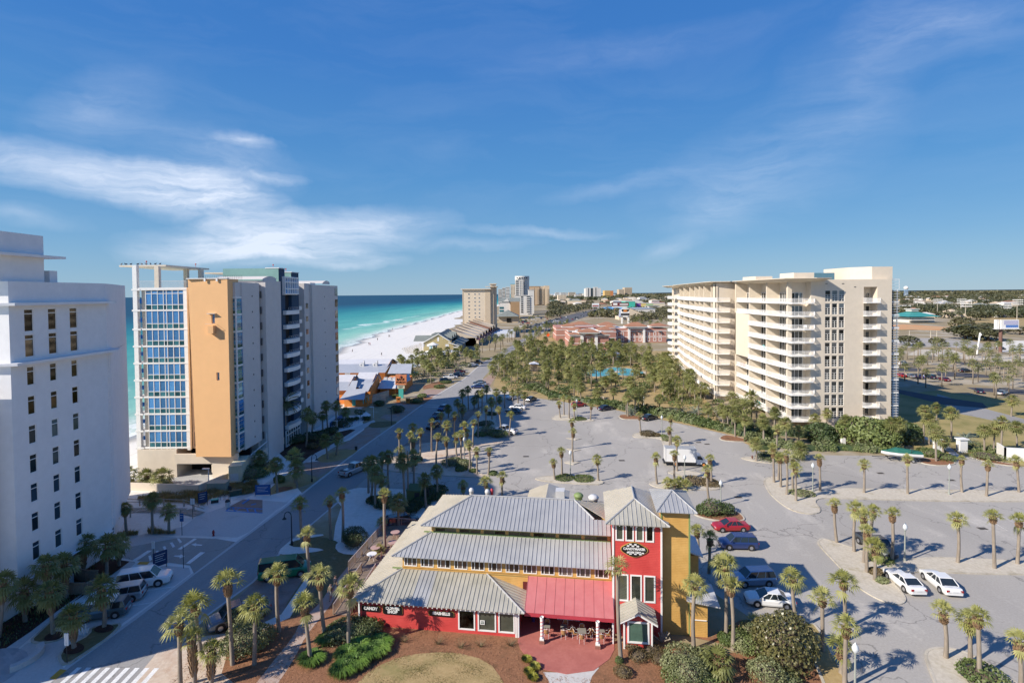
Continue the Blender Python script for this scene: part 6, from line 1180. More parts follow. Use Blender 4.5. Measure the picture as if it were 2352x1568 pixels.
slab('yellow_store', 'long yellow store below the ochre hotel', 'shop', px_at(1386,2600), px_at(1404,2600), 2600, 60, 12, mat('yellow_wall', (.62,.5,.10), .8, .05))
slab('tan_mall', 'low tan mall left of the white twin tower', 'shop', px_at(1310,1700), px_at(1346,1700), 1700, 60, 10, M_beige, roofm=M_terra); slab('teal_mall', 'mall wing with teal roof before the tan mall', 'shop', px_at(1305,1500), px_at(1336,1500), 1500, 40, 12, M_beige, roofm=M_tealr)
for x0, x1, c, lab, h in ((1437,1459,(.05,.42,.33),'teal corner store with a hipped roof',15),(1449,1462,(.6,.28,.1),'orange store front of the colourful strip',11),(1462,1472,(.30,.13,.45),'purple store front of the colourful strip',11),(1472,1484,(.62,.50,.2),'yellow store front of the colourful strip',11),(1484,1500,(.35,.5,.25),'pale green store front of the colourful strip',10),(1500,1526,(.62,.56,.42),'cream store front at the end of the colourful strip',10)):
    Y = 1070 if x0 == 1437 else 1085; slab('strip_store', lab, 'shop', px_at(x0,Y), px_at(x1,Y), Y, 40, h, mat('store_paint_%d' % x0, c, .8, .05), roofm=M_offw)
R = thing('blue_roof_store', 'store with a bright blue roof below the colourful strip', 'shop', (150, 880, 0)); g = G(); g.box(145,880,0,185,900,5); part(g, 'wall', M_offw, R, True); g = G(); hip(g,143,192,878,902,5,9,1); part(g, 'roof', mat('blue_metal_roof', (.12,.32,.55), .5, .05), R, True)
R = thing('tan_gable_restaurant', 'restaurant with big grey tin roofs and a cream gable beyond the pink hotel', 'restaurant', (145, 640, 0)); g = G(); g.box(128,640,0,162,665,4); g.add([(136,640,4),(163,640,4),(141,640,14)],[(0,1,2)]); part(g, 'wall', M_beige, R, True); g = G(); g.quad((126,632,3.5),(136,640,3.5),(141,660,14.2),(132,660,12)); g.quad((141,639,14.3),(164,639,3.8),(164,670,3.8),(141,670,14.3)); part(g, 'roof', M_ting, R, True)
slab('grey_roof_store', 'long store with grey roof behind the tan gable restaurant', 'shop', px_at(1450,760), px_at(1505,760), 760, 60, 9, M_offw, roofm=M_ting); slab('green_roof_store', 'grey green store right of the colourful strip', 'shop', px_at(1490,1000), px_at(1515,1000), 1000, 30, 7, M_offw, roofm=M_shing); slab('red_roof_store', 'store with a red roof among the trees', 'shop', px_at(1503,1300), px_at(1527,1300), 1300, 30, 8, M_offw, roofm=M_redr)
def board(label, x, y, w, h, z, c, post=M_metal):
    S = thing('roadside_sign', label, 'sign', (x,y,0)); g = G(); g.box(-w/2,-.4,z,w/2,.4,z+h); part(g, 'sign_face', c, S); g = G(); [g.box(a-.25,-.25,0,a+.25,.25,z) for a in (-w*.35, w*.35)]; part(g, 'post', post, S); return S
S = board('white roadside sign with a red lower half beside the highway', px_at(1368,900), 900, 12, 6.2, 9, M_trim); g = G(); g.box(-5.2,-.46,9.8,5.2,-.41,12.2); part(g, 'red_band', M_redr, S)
S = board('wide maroon roadside sign on a tall pole', px_at(1425,700), 700, 22, 4.6, 15, mat('maroon_board', (.16,.03,.03), .6, .05), M_brn); g = G(); g.box(-9.5,-.46,16.2,-4,-.41,19); g.box(-1,-.46,16.5,10,-.41,18); g.box(-11,-.46,13.4,9,.3,14.8); part(g, 'white_panel', M_trim, S)
def arch_sign():
    S = thing('arched_sign_tower', 'white arched sign tower with an orange emblem behind the pink hotel', 'sign', (px_at(1436,560), 560, 0)); g = G(); [g.box(a,-.8,0,a+1.6,.8,8) for a in (-4.2, 2.6)]; g.box(-4.2,-.8,7,4.2,.8,8.6); part(g, 'post', M_trim, S); g = G(); g.box(-4.4,-.9,8.6,4.4,.9,11); part(g, 'dark_band', M_dark, S)
    g = G(); g.box(-4.2,-.8,11,4.2,.8,15); g.lathe([(.01,-.8),(4.2,-.8),(4.2,.8),(.01,.8)], 16); n0 = len(g.v)-64; g.v[n0:] = [(x, z, 14.4+y*.55) for x, y, z in g.v[n0:]]; part(g, 'sign_face', M_trim, S); g = G(); g.ball((0,-.85,13.4),(2.2,.1,1.3)); part(g, 'orange_emblem', M_or, S)
arch_sign()
def pavilion_hall():
    R = thing('park_pavilion', 'park clubhouse with a big teal hip roof beside the ball field', 'building', (406, 530, 0)); g = G(); g.box(395,532,0,420,556,5.2); part(g, 'wall', M_offw, R, True); g = G(); hip(g,393,421,530,558,6.2,11.5,2.5); part(g, 'roof', M_tealr, R, True); g = G(); g.box(403,540,11,410,548,13); g.box(402,539,13,411,549,13.6); part(g, 'lantern', M_offw, R, True); g = G(); g.box(393,526,2.6,416,531,3.2); part(g, 'porch_roof', M_offw, R, True)
pavilion_hall()
for i, (q, hd) in enumerate((((531.1,701.4), 290), ((507.7,638.9), 390), ((531.7,634.1), 400), ((430.5,508.3), 290), ((533.8,565.8), 270), ((495.6,673.6), 430), ((628.7,679.6), 420))):
    L = thing('floodlight_mast', 'stadium floodlight mast %s' % ('left behind the teal clubhouse','right behind the teal clubhouse','behind the dark pine, left of a pair','right and nearer of the pair by the dark pine','tallest one at the right edge','half hidden beside the louvred tower','thin one right of the field')[i], 'light', q, 0, 'floodlights of the ball fields'); h = 22 if i < 5 else 14
    g = G(); g.tube((0,0,0),(0,0,h),.35,.22,8); part(g, 'pole', M_kerb, L)
    for r in range(3): g = G(); g.box(-5,-.2,h-1-r*2.2,5,.2,h-.7-r*2.2); [g.box(-4.8+j*1.9,-.7,h-1.4-r*2.2,-3.6+j*1.9,-.2,h-.4-r*2.2) for j in range(6)]; part(g, 'lamp_row', M_trim, L)
def billboard():
    q = (252.3,276.2); S = thing('billboard', 'blue and white billboard on a brown steel post at the right edge', 'sign', q, 0); h = 32.3*.0; Y = q[1]; s = Y/2040*3900/3900
    k = Y/2040.; x0, x1 = (1865-1930)/4.704*k, (2240-1930)/4.704*k; z0, z1 = (1225-805)/4.704*k, (1225-645)/4.704*k
    g = G(); g.tube((0,0,0),(0,0,z0),.75,.75,12); part(g, 'post', mat('rust_steel', (.17,.09,.07), .7, .1), S)
    g = G(); g.box(x0+1.6,-.5,z0,x1,.1,z1); part(g, 'sign_face', M_trim, S); g = G(); g.box(x0+4,-.54,z0+.6,x1-.4,-.5,z0+(z1-z0)*.42); part(g, 'blue_print', mat('print_blue', (.09,.20,.50), .5, .05), S); g = G(); g.box(x0+3,-.54,z0+(z1-z0)*.46,x1-.4,-.5,z1-.4); part(g, 'pale_print', mat('print_pale', (.45,.45,.60), .5, .08), S)
    g = G(); g.box(x0-.2,.2,z0,x0+1.4,1.6,z1); part(g, 'rear_face', M_trim, S); g = G(); g.box(x0-1.2,-1.5,z0-.25,x1+.5,1.2,z0-.05); part(g, 'catwalk', M_rail, S)
billboard()
q = (232.6,267.5); S = thing('leaning_white_post', 'white slanting sign post beside the sandy lot', 'post', q, 0); k = q[1]/2040; g = G(); g.tube((0,0,0),(55/4.704*k,0,385/4.704*k),.32,.42,8); part(g, 'post', M_trim, S); g = G(); g.ball((60/4.704*k,-.2,350/4.704*k),.5); part(g, 'lamp', M_trim, S)
for i, (q, zt) in enumerate((((259.6,349.5), 835), ((285.4,364.6), 835), ((222.3,279.9), 840), ((308.9,342.3), 890))):
    P = thing('utility_pole', 'utility pole %s' % ('by the lot edge beside the louvred tower','behind the pale gravel lot','thin and tan, in front of the gravel lot','left of the billboard post')[i], 'pole', q, 0, 'utility poles'); k = q[1]/2040; y0 = (1005,965,1220,1010)[i]; g = G(); g.tube((0,0,0),(0,0,(y0-zt)/4.704*k),.28,.2,8); part(g, 'pole', M_kerb, P); g = G(); g.box(-1.2,-.1,(y0-zt)/4.704*k-.8,1.2,.1,(y0-zt)/4.704*k-.6); part(g, 'crossarm', M_wood, P)
W_ = thing('water_tower', 'water tower with a white bulb and blue legs on the horizon', 'tower', (px_at(2081,2600), 2600, 0)); g = G(); g.ball((0,0,44),(10,10,9),0,16,10); part(g, 'tank', M_trim, W_, smooth=True)
for a in range(6): g = G(); g.tube((8.5*math.cos(a*pi/3),8.5*math.sin(a*pi/3),0),(7*math.cos(a*pi/3),7*math.sin(a*pi/3),42),.8,n=6); part(g, 'leg', mat('pale_blue_steel', (.25,.38,.60), .6, .05), W_)
g = G(); g.tube((0,0,0),(0,0,38),1.5,n=8); part(g, 'riser', MATS['pale_blue_steel'], W_)
def far_houses(n, xr, yr, label, group, cols, size, seed, zr=(4,8)):
    rr = random.Random(seed)
    for i in range(n):
        y = yr[0]+(yr[1]-yr[0])*rr.random()**1.3; x = px_at(rr.uniform(*xr), y); w, d, h = rr.uniform(*size), rr.uniform(*size)*.7, rr.uniform(*zr); R = thing('distant_house', label, 'house', (x,y,0), rr.uniform(-.3,.3), group)
        g = G(); g.box(-w/2,-d/2,0,w/2,d/2,h); part(g, 'wall', rr.choice(cols), R); g = G(); hip(g,-w/2,w/2,-d/2,d/2,h,h+rr.uniform(1.5,3.5),.6); part(g, 'roof', rr.choice([M_shing,M_offw,M_offw,M_ting,M_terra,M_tan]), R)
far_houses(70, (2070,2352), (600,2600), 'low pale house among the trees of the flat land on the right', 'houses on the flat land', [M_offw,M_offw,M_tan,M_beige], (10,22), 3)
far_houses(60, (1270,1545), (1300,3600), 'low pale building along the highway strip', 'low buildings along the highway', [M_offw,M_beige,M_tan,M_offw], (16,40), 5, (5,11))
rr = random.Random(11)
for i in range(36):
    y = rr.uniform(3200,6200); x = px_at(rr.uniform(1232,1340), y); w = rr.uniform(16,60); slab('distant_condo', 'pale apartment block in the low coastal skyline', 'building', x, x+w, y, 30, rr.uniform(14,44), rr.choice([M_offw,M_offw,M_beige,M_tan]), bands=6, group='low coastal skyline')

# ================================================================ vegetation
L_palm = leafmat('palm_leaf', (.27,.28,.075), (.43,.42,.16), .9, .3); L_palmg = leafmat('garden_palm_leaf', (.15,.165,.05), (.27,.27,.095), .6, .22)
L_date = leafmat('date_palm_leaf', (.085,.105,.045), (.15,.17,.07), .6, .2); L_hedge = leafmat('hedge_leaf', (.075,.115,.03), (.18,.22,.07), .5, .15); L_dark = leafmat('dark_leaf', (.035,.06,.02), (.085,.12,.04), .8, .12)
L_olive = leafmat('olive_leaf', (.14,.165,.07), (.25,.27,.13), 1.2, .2); L_bright = leafmat('bright_grass_leaf', (.10,.20,.035), (.20,.33,.07), 1.5, .3); L_straw = leafmat('sea_oat_straw', (.30,.21,.085), (.44,.33,.16), .7, .25, .8)
L_magn = leafmat('magnolia_leaf', (.05,.075,.025), (.17,.15,.06), 2.5, .1, .35); L_wood = leafmat('woodland_leaf', (.06,.07,.032), (.13,.12,.06), .02, .1); L_blue = leafmat('blue_palm_leaf', (.20,.25,.20), (.30,.34,.28), 1., .2); L_brownsh = leafmat('brown_shrub_leaf', (.10,.075,.035), (.20,.15,.075), 1.5, .2)
M_trunk = mat('palm_trunk', (.20,.165,.13), .9, .22, 6., col2=(.33,.28,.225), bump=.5); M_boot = mat('palm_boots', (.20,.115,.06), .9, .3, 9., col2=(.36,.25,.15)); M_bark = mat('tree_bark', (.12,.09,.065), .9, .25, 5.)

def np_mesh(name, V, F, mats, k=4):
    me = bpy.data.meshes.new(name); me.vertices.add(len(V)); me.vertices.foreach_set('co', np.asarray(V, 'f').ravel())
    F = np.asarray(F, 'i'); me.loops.add(F.size); me.loops.foreach_set('vertex_index', F.ravel()); me.polygons.add(len(F)); me.polygons.foreach_set('loop_start', np.arange(0, F.size, k, dtype='i'))
    for q in (mats if isinstance(mats, list) else [mats]): me.materials.append(q)
    me.update(calc_edges=True); return me
def leaf_quads(C, N, s, rng, aspect=.6, tilt=.7):
    """one small leaf-shaped quad per centre, roughly facing N with a random tilt"""
    n = len(C); N = N+rng.normal(0, tilt, (n,3)); N /= np.linalg.norm(N, axis=1)[:,None]+1e-9; A = np.cross(N, rng.normal(0,1,(n,3))); A /= np.linalg.norm(A, axis=1)[:,None]+1e-9; B = np.cross(N, A)
    s = np.broadcast_to(s, n)[:,None]*rng.uniform(.6,1.3,(n,1)); V = np.stack([C-A*s, C-B*s*aspect, C+A*s, C+B*s*aspect], 1).reshape(-1,3); return V, np.arange(4*n).reshape(-1,4)
def blob(rng, n, lumps=7, flat=.0):
    """points and normals on a lumpy unit crown (upper side denser)"""
    D = rng.normal(0,1,(n,3)); D[:,2] = np.abs(D[:,2])*np.where(rng.random(n) < .8, 1, -.6); D /= np.linalg.norm(D, axis=1)[:,None]
    L = rng.normal(0,1,(lumps,3)); L /= np.linalg.norm(L, axis=1)[:,None]; r = .72+.34*np.clip((D@L.T).max(1)*1.8-.8, 0, 1); r *= rng.uniform(.82,1.06,n); return D*r[:,None], D
def crown_mesh(name, seed, n, size, m, lumps=7):
    rng = np.random.default_rng(seed); P, D = blob(rng, n, lumps); V, F = leaf_quads(P, D, size, rng); return np_mesh(name, V, F, m)

# ---- palm crowns
def fan_crown(seed, n, el0, el1, R, m, seg=9, dead=0, sw=.1):
    r = random.Random(seed); g = G()
    for i in range(n+dead):
        az = i*2.39996+r.uniform(-.3,.3); t = (i+.5)/n; el = math.radians(el1+(el0-el1)*t**.8+r.uniform(-8,8)) if i < n else math.radians(r.uniform(-75,-50))
        d = Vector((math.cos(az)*math.cos(el), math.sin(az)*math.cos(el), math.sin(el))); side = Vector((-math.sin(az), math.cos(az), 0)); upv = side.cross(d)*-1
        if upv.z < 0: upv = -upv
        lp = R*r.uniform(.38,.52); e = d*lp; e.z -= .05*R; g.tube((0,0,0), e, .018, .012, 3, cap=False)
        bl = R*r.uniform(.5,.62); droop = r.uniform(.12,.3)+.25*max(0, math.cos(el))
        for j in range(seg):
            f = (j/(seg-1)-.5)*2; a = f*1.35; sd = (d*math.cos(a)+side*math.sin(a)); ln = bl*(1-.28*abs(f)); w = bl*sw; nn = sd.cross(upv).normalized(); fold = upv*(.10*bl*(1-abs(f)))
            mid = e+sd*ln*.55+fold-Vector((0,0,droop*ln*.18)); tip = e+sd*ln+fold*.5-Vector((0,0,droop*ln)); g.add([e, mid-nn*w, tip, mid+nn*w], [(0,1,2,3)])
    return g.mesh('crown', m)
def feather_crown(seed, n, R, m):
    r = random.Random(seed); g = G()
    for i in range(n):
        az = i*2.39996+r.uniform(-.2,.2); el = math.radians(80-105*((i+.5)/n)); k = 7; pts = []; p = Vector((0,0,0)); e = el
        for j in range(k+1): pts.append(p.copy()); p = p+Vector((math.cos(az)*math.cos(e), math.sin(az)*math.cos(e), math.sin(e)))*R/k; e -= .16
        side = Vector((-math.sin(az), math.cos(az), 0))
        for j in range(1, k+1):
            a, b = pts[j-1], pts[j]; ln = R*.22*math.sin(pi*(.25+.72*j/(k+1))); fw_ = (b-a)*.9
            for s in (-1, 1):
                for q in (0., .5): o = a+(b-a)*q; g.add([o, o+side*s*ln*.5+fw_*.35-Vector((0,0,.03)), o+side*s*ln+fw_*.6-Vector((0,0,ln*.35)), o+fw_*.3], [(0,1,2,3)])
        g.path(pts, .02, 3)
    return g.mesh('crown', m)
CR_A = [fan_crown(10+i, (18,22,16,24,20,15)[i], (-5,5,15,-15,0,20)[i], 88, 1.0, L_palm, 9, (0,2,0,3,1,2)[i], .062) for i in range(6)]; CR_A2 = [fan_crown(40+i, 13, 10, 86, 1.0, L_palm, 8, 2, .06) for i in range(4)]
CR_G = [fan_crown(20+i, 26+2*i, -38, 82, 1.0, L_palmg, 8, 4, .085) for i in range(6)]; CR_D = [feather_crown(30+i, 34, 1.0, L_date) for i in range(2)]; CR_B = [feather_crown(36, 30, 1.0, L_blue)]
def trunk_mesh(seed, bend):
    r = random.Random(seed); g = G(); n = 9; prof = []
    for j in range(9):
        t = j/8; rad = .205-.055*min(1, t*2.2)+.02*t; prof.append((t, rad, bend*math.sin(pi*t)))
    for j, (t, rad, b) in enumerate(prof): g.v += [(rad*math.cos(2*pi*i/n)+b, rad*math.sin(2*pi*i/n), t) for i in range(n)]
    for j in range(8): g.f += [(j*n+i, j*n+(i+1)%n, (j+1)*n+(i+1)%n, (j+1)*n+i) for i in range(n)]
    g.m = [0]*len(g.f); return g.mesh('trunk', M_trunk, True)
TRK = [trunk_mesh(i, b) for i, b in enumerate((0,.06,-.07,.12,-.13))]
def boots_mesh(seed):
    r = random.Random(seed); g = G(); g.lathe([(.17,0),(.24,.2),(.26,.6),(.22,1.0)], 9)
    for j in range(9):
        for i in range(7):
            a = (i+.5*(j%2))/7*2*pi+r.uniform(-.15,.15); z = .06+j*.105; rad = .2+.06*math.sin(pi*min(1,z)); c, s = math.cos(a), math.sin(a); w = .055; o = Vector((c*rad, s*rad, z)); sd = Vector((-s, c, 0)); out = Vector((c*.16, s*.16, .17+r.uniform(-.04,.04)))
            g.add([o-sd*w-Vector((0,0,.05)), o+sd*w-Vector((0,0,.05)), o+out+sd*w*.7, o+out-sd*w*.7, o+out*.6+Vector((-c*.06,-s*.06,.03))], [(0,1,2,3),(3,2,4),(0,3,4),(1,4,2)])
    return g.mesh('boots', M_boot)
BOOT = [boots_mesh(i) for i in range(3)]
ORD = 'first second third fourth fifth sixth seventh eighth ninth tenth eleventh twelfth thirteenth fourteenth fifteenth sixteenth seventeenth eighteenth nineteenth twentieth'.split()+['twenty-first','twenty-second','twenty-third','twenty-fourth','twenty-fifth','twenty-sixth','twenty-seventh','twenty-eighth','twenty-ninth','thirtieth']
NP = [0]
def palm(x, y, h, lean, label, group, crowns, R, boots=1.0, name='cabbage_palm', z0=0., tr=1.):
    k = NP[0]; NP[0] += 1; r = random.Random(k*7+3)
    P = thing(name, label, 'palm tree', (x, y, z0), 0, group); ang = max(-.12, min(.12, math.atan2(lean, max(h, 1)))); P.rotation_euler = (r.uniform(-.03,.03), ang, 0)
    R *= 1.06; ht = max(.6, h-.3*R); inst(TRK[k%len(TRK)], 'trunk', P, (0,0,0), r.uniform(0,6.28), (tr, tr, ht))
    if boots > 0: b = min(boots, ht*.8); inst(BOOT[k%3], 'boots', P, (0,0,ht-b*.97), r.uniform(0,6.28), (tr*1.0, tr*1.0, b))
    inst(crowns[k%len(crowns)], 'crown', P, (0,0,ht), r.uniform(0,6.28), (R, R, R*r.uniform(.88,1.08))); return P
def palms(lst, group, phrase, crowns=None, R=1.3, boots=1.0, hb=()):
    L = sorted(lst, key=lambda p: p[0]/p[1]); hs = sorted(p[2] for p in L)
    for i, (x, y, h, ln) in enumerate(L):
        adj = 'tall' if h >= hs[int(len(hs)*.7)] else 'short' if h <= hs[int(len(hs)*.3)] else 'slender'
        lab = '%s cabbage palm %s' % (adj, phrase) + (', %s from the left' % ORD[i] if len(L) > 1 else '')
        palm(x, y, max(1.3, h), ln, lab, group, crowns or CR_A, R*random.uniform(.88,1.12)*(1 if h > 2.4 else .85), boots*random.uniform(.7,1.3))
palms([(-24.8,46.2,7.7,-0.3),(-22.9,46.2,5.7,0.2),(-22.7,50.8,6,-0.2),(-18.1,46.6,5.4,-0.5),(-18,49.9,6.4,-0.5),
(-15.2,48.1,6.3,0.3),(-27.8,43.6,5.7,0),(-28,47.1,5.2,-0.8)], 'palms of the planted corner', 'in the pine straw corner left of the shop', R=1.7, boots=1.2)
palms([(-26.6,43.6,4.3,-0.2),(-25.2,43.5,3.4,0.1)], 'booted palms of the corner', 'with a fully booted trunk', R=1.3, boots=2.6)
palms([(-27.4,68.3,5.9,-0.2),(-24.3,70.2,5.4,-0.1),(-22.5,69.5,6.8,0),(-22.6,58.6,6.2,-0.4),(-16.1,66.1,7.8,0)], 'palms between street and deck', 'between the street and the timber deck', R=1.25)
palms([(-17.6,71.3,2,-0.2),(-16.6,65,0.9,0)], 'low palms by the deck', 'squeezed beside the timber deck', CR_A, R=1.2, boots=.6)
palms([(-48.9,52.7,3.6,0),(-44.3,50.6,4.7,-0.2),(-47.7,54.2,5.5,-0.3),(-48.2,56.8,4.3,-0.1),(-50.2,61.6,4.3,0),
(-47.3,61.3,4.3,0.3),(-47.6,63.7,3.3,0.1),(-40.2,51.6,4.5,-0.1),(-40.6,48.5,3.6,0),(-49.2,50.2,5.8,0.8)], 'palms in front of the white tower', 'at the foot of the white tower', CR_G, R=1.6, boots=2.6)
palms([(-52.5,71.8,4.2,-0.2),(-49.3,72.3,5.1,-0.1),(-47.1,72.3,3.6,0),(-54.8,72,3.4,0.1)], 'palms by the boardwalk', 'on the sand in front of the wooden boardwalk', CR_G, R=1.25, boots=1.2)
palms([(-66.6,91.6,2.6,-0.1),(-62.4,90.5,2.4,-0.2),(-59.7,90.2,2.5,0)], 'palms of the garage court', 'behind the beige court wall of the garage ramp', CR_G, R=2.0, boots=.8)
palms([(-36.7,105.2,4.3,-0.5),(-35.9,107.8,4,0.5),(-46.7,98.3,3.2,-0.2),(-38.8,87.2,5.3,-0.2),(-36.5,89.5,4,-0.1),
(-44.3,113.8,7.7,0.4),(-46.6,123.2,4.7,0.2),(-44.7,125.2,4.7,0),(-43.8,126,6.9,-0.4),(-42.5,128.2,6.4,0),
(-42.5,135.3,3.3,0)], 'palms in front of the apricot tower', 'on the street side of the apricot tower', CR_G, R=1.7)
for q, lab in (((-37.77,91.73), 'stocky yellowish palm with a wide crown by the bay entrance'),): palm(*q, 5.2, 0, lab, 'palms in front of the apricot tower', CR_A, 2.0, 1.0)
palm(*(-48.48,113.2), 10.5, 0, 'tall date palm in front of the navy balcony shaft', None, CR_D, 3.4, .8, 'date_palm', tr=1.5)
palms([(-21.7,100.8,6.6,0.1),(-21.6,101.1,3.2,0.1),(-19.3,100.1,6.1,0),(-18.4,97,5.8,0.2),(-18.1,103.1,5.9,0.1),
(-21.1,111.3,5.1,0.2),(-16.8,109.4,6.4,0.1),(-14.6,100.6,5.8,0.4),(-15.8,116.4,6.2,0.1),(-13.2,106.2,6.7,0),
(-12.4,98.8,5.4,-0.1),(-12.3,112.5,7.1,0),(-11.1,104.8,4.6,-0.1),(-10.1,102.3,5.7,0.1),(-10,109.5,5.6,0),
(-8,97,5.3,-0.1),(-8.5,112,5.6,0.3),(-7.9,119.4,5.7,0.1),(-6.5,95.3,4.4,-0.1),(-4.5,95,4.6,0.2),
(-6.3,126.5,5.4,-0.1),(-2.8,123.2,6,-0.5),(-0.9,120.5,5.4,0.5),(-9.9,115.4,2.6,-0.1)], 'palms of the sandy strip', 'on the sandy palm strip', R=1.25)
palms([(-13.6,135.8,5.3,-1.2),(-13,136.9,3.5,0),(-12.4,148.8,6.3,-0.1),(-13.1,140.8,6.7,-0.2),(-10.8,149.3,3.1,0),
(-9.7,150.6,4.7,0),(-8.4,144.2,6.1,0.1),(-7.7,158.9,4.7,0),(-4.7,149.1,5.4,0.1),(-2.3,151,5.7,-0.1),
(-5.4,137.1,5.2,-0.1),(-3.9,156.6,1.9,0),(-0.1,160.8,3,0),(1.5,154.9,4.3,0),(3.2,151.4,4,0.1),
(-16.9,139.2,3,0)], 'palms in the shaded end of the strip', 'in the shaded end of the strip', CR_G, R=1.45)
palms([(-23.7,86.7,5.5,0.1),(-22.7,84.5,6.2,0.3),(-21,80.5,5.8,0.2),(-23.1,93.6,4.1,0),(-20.9,88.7,5.9,0),
(-16.3,79.6,8,-0.3),(-16.7,89.1,5.7,0),(-12.1,83.7,5,0),(-13.1,79.4,5.2,-0.2),(-20.5,83,3.8,-0.1),
(-18.1,74.3,4.7,0.2),(-15.7,72.6,4.5,-0.1)], 'palms of the shaded sand yard', 'around the shaded sand yard behind the deck', CR_G, R=1.4)
palms([(-8,84.8,2.2,-0.1),(-4.4,84.3,2.9,0),(-1.8,84.7,3.5,0)], 'palms behind the shop roof', 'peeping over the back edge of the shop roof', R=1.35)
palms([(7.2,92.1,3.4,-0.3),(8.6,94.1,4.6,-0.1),(14.6,91.4,4.2,-0.2),(11.4,101.7,6.2,0.1),(12.3,110.3,5.9,-0.1),
(15.7,135.6,3.9,-0.1),(12.3,138.1,4.1,-0.4),(13.6,141.5,5,-0.1),(14.5,137.5,5.5,0.1),(19.7,135.6,3.7,0.3)], 'palms of the car park rows', 'on the middle islands of the car park', R=1.1)
palms([(29,120.8,4.9,-0.4),(32.7,111.5,3.8,0),(33.4,112.6,5.9,-0.1),(29.6,96,6.1,-0.1),(27.5,90.8,5,0),
(24.2,89.5,4.8,-0.2),(33.1,88.8,4.7,-0.3),(29.8,80.8,5.6,-0.3)], 'palms near the box truck', 'around the white box truck', R=1.15)
palms([(30.2,142.1,4.6,0),(30.1,139.2,5.7,0),(32.2,140.2,6.2,0.1),(40,145.4,4,0.1),(43.9,141.5,3.5,0),
(48.2,131.4,4.4,-0.1),(50.8,129.3,3.8,0.4),(51.2,126.8,4.8,-0.1),(49.4,118.4,5.3,0.1),(50.8,116.7,5,0),
(46.3,101.3,4,-0.1),(52.8,111.9,5.1,-0.2),(51.6,130.1,4.5,-0.7),(54.6,123.5,2.8,0),(25.3,162.8,2.5,0),
(29.6,156.6,3.9,0),(59.3,120.6,5.6,0)], 'palms along the hedge', 'in or behind the long hedge', CR_G, R=1.6)
palms([(44.1,89.9,6.2,-0.1),(51.7,104.3,5.8,0.1),(45.5,91.1,4.3,0.2),(44.1,89.8,5.6,-0.2),(45.4,91,4.3,0.1),
(44.1,87.6,5.3,-0.1),(43.4,84.3,6.7,-0.1),(45.3,86,5.4,0),(43.5,81.7,5.5,-0.1)], 'palms at the island tip', 'clustered at the tip of the upper sandy island', R=1.2)
palms([(49.5,85.7,5.6,-0.1),(56,84.8,5,0),(62.5,84.1,6,-0.2),(71.5,84.6,5.6,-0.1),(73.9,82.9,5.4,0.1),
(80.4,84.4,5.4,-0.5)], 'palms of the upper island', 'along the upper sandy island', R=1.15)
palms([(41.4,67.9,5.3,-0.3),(42.1,65.5,5.9,0.1),(41.5,62.8,6,0),(40.4,60.6,5.1,0),(43.1,64.2,6,0.5),
(40.2,58.9,4.2,0),(44.8,62.8,6.1,0.1),(52.5,62.6,5.7,-0.2),(55.6,61.2,6.5,-0.2),(59.2,62.2,5.5,0.1)], 'palms of the lower island', 'along the lower sandy island', R=1.3)
palms([(86.4,111.9,7.7,-0.1),(87.1,111.4,5.9,-0.1),(105.3,132.5,3.7,0),(93.8,113.9,6.7,0),(79.8,100.3,6.2,-0.1),
(85.5,105.7,2.9,0),(79.1,109.1,5.7,-0.1),(77.1,109.2,5.8,1.3),(70.9,113.7,5.3,0.2),(73.2,124.6,4.3,0.4),
(69.4,122.4,3.6,0),(60.7,113,3.4,0),(57.3,111.5,5.4,-0.1),(59.5,120.8,5.1,0.1),(93.5,105.5,5,-0.2),
(95.2,105.4,5.4,0.3),(95.3,103.9,7.1,0),(103.5,109.2,4.7,-0.1),(127,135.7,4.8,0.2),(52.9,112.5,5.7,0),
(55.1,102,2.7,0)], 'palms before the cream condominium', 'before the cream condominium', CR_G, R=1.75)
palms([(16.2,47.7,6.3,0.1),(19.7,47.6,6.1,-0.2),(19.6,48.9,7.4,-0.1),(27.1,50.4,5.4,-0.8),(27.6,47.2,5.2,-0.1),
(31.7,50.5,5,-0.3),(26.9,42.9,5.5,0),(27.5,44.4,2.6,0),(22.5,57.7,3.1,-0.2),(22.4,60.8,4.4,0.1),
(22.5,64.9,3.4,-0.1)], 'palms right of the shop', 'along the right side of the shop', R=1.45)
palms([(37.8,46.2,4.4,-0.2),(39.4,45.5,4.1,-0.1),(38.5,43.6,5.6,-0.1),(40.9,42.5,4.3,-0.3)], 'palms of the corner island', 'on the nearest sandy island at the lower right', R=1.25)
palm(*(9.3,46.18), 8.6, -.25, 'tall thin palm with wispy fronds in front of the red tower', None, CR_A2, 1.5, .5)
palm(*(17.04,44.15), 1.9, 0, 'squat feathery palm among the shrubs right of the shop', None, CR_G, 1.7, .8); palm(*(23.08,50.61), 1.0, 0, 'small young palm in the mulch beside the white sedan', None, CR_A2, 1.1, 0)
for q, lab in (((31.29,140.3), 'silvery blue palm at the mulch corner of the hedge'), ((47.94,140.2), 'silvery blue palm behind the hedge near the condominium'), ((44.91,141.5), 'second silvery blue palm left along the hedge'), ((95.29,112.1), 'broad silvery blue palm clump beside the gate pillar')): palm(*q, 1.4, 0, lab, None, CR_B, 2.0, .4, 'silver_palm', tr=1.3)
for q in ((25.4,87.33), (26.33,86.85), (27.41,87.97), (28.2,86.81)):
    palm(*q, 1.3, 0, 'bushy dwarf palm on the island behind the red tower roof', 'dwarf palms behind the shop', CR_A, 1.3, .3)
def inside(p, poly):
    x, y = p; c = False
    for (x1,y1), (x2,y2) in zip(poly, poly[1:]+poly[:1]):
        if (y1 > y) != (y2 > y) and x < (x2-x1)*(y-y1)/(y2-y1)+x1: c = not c
    return c
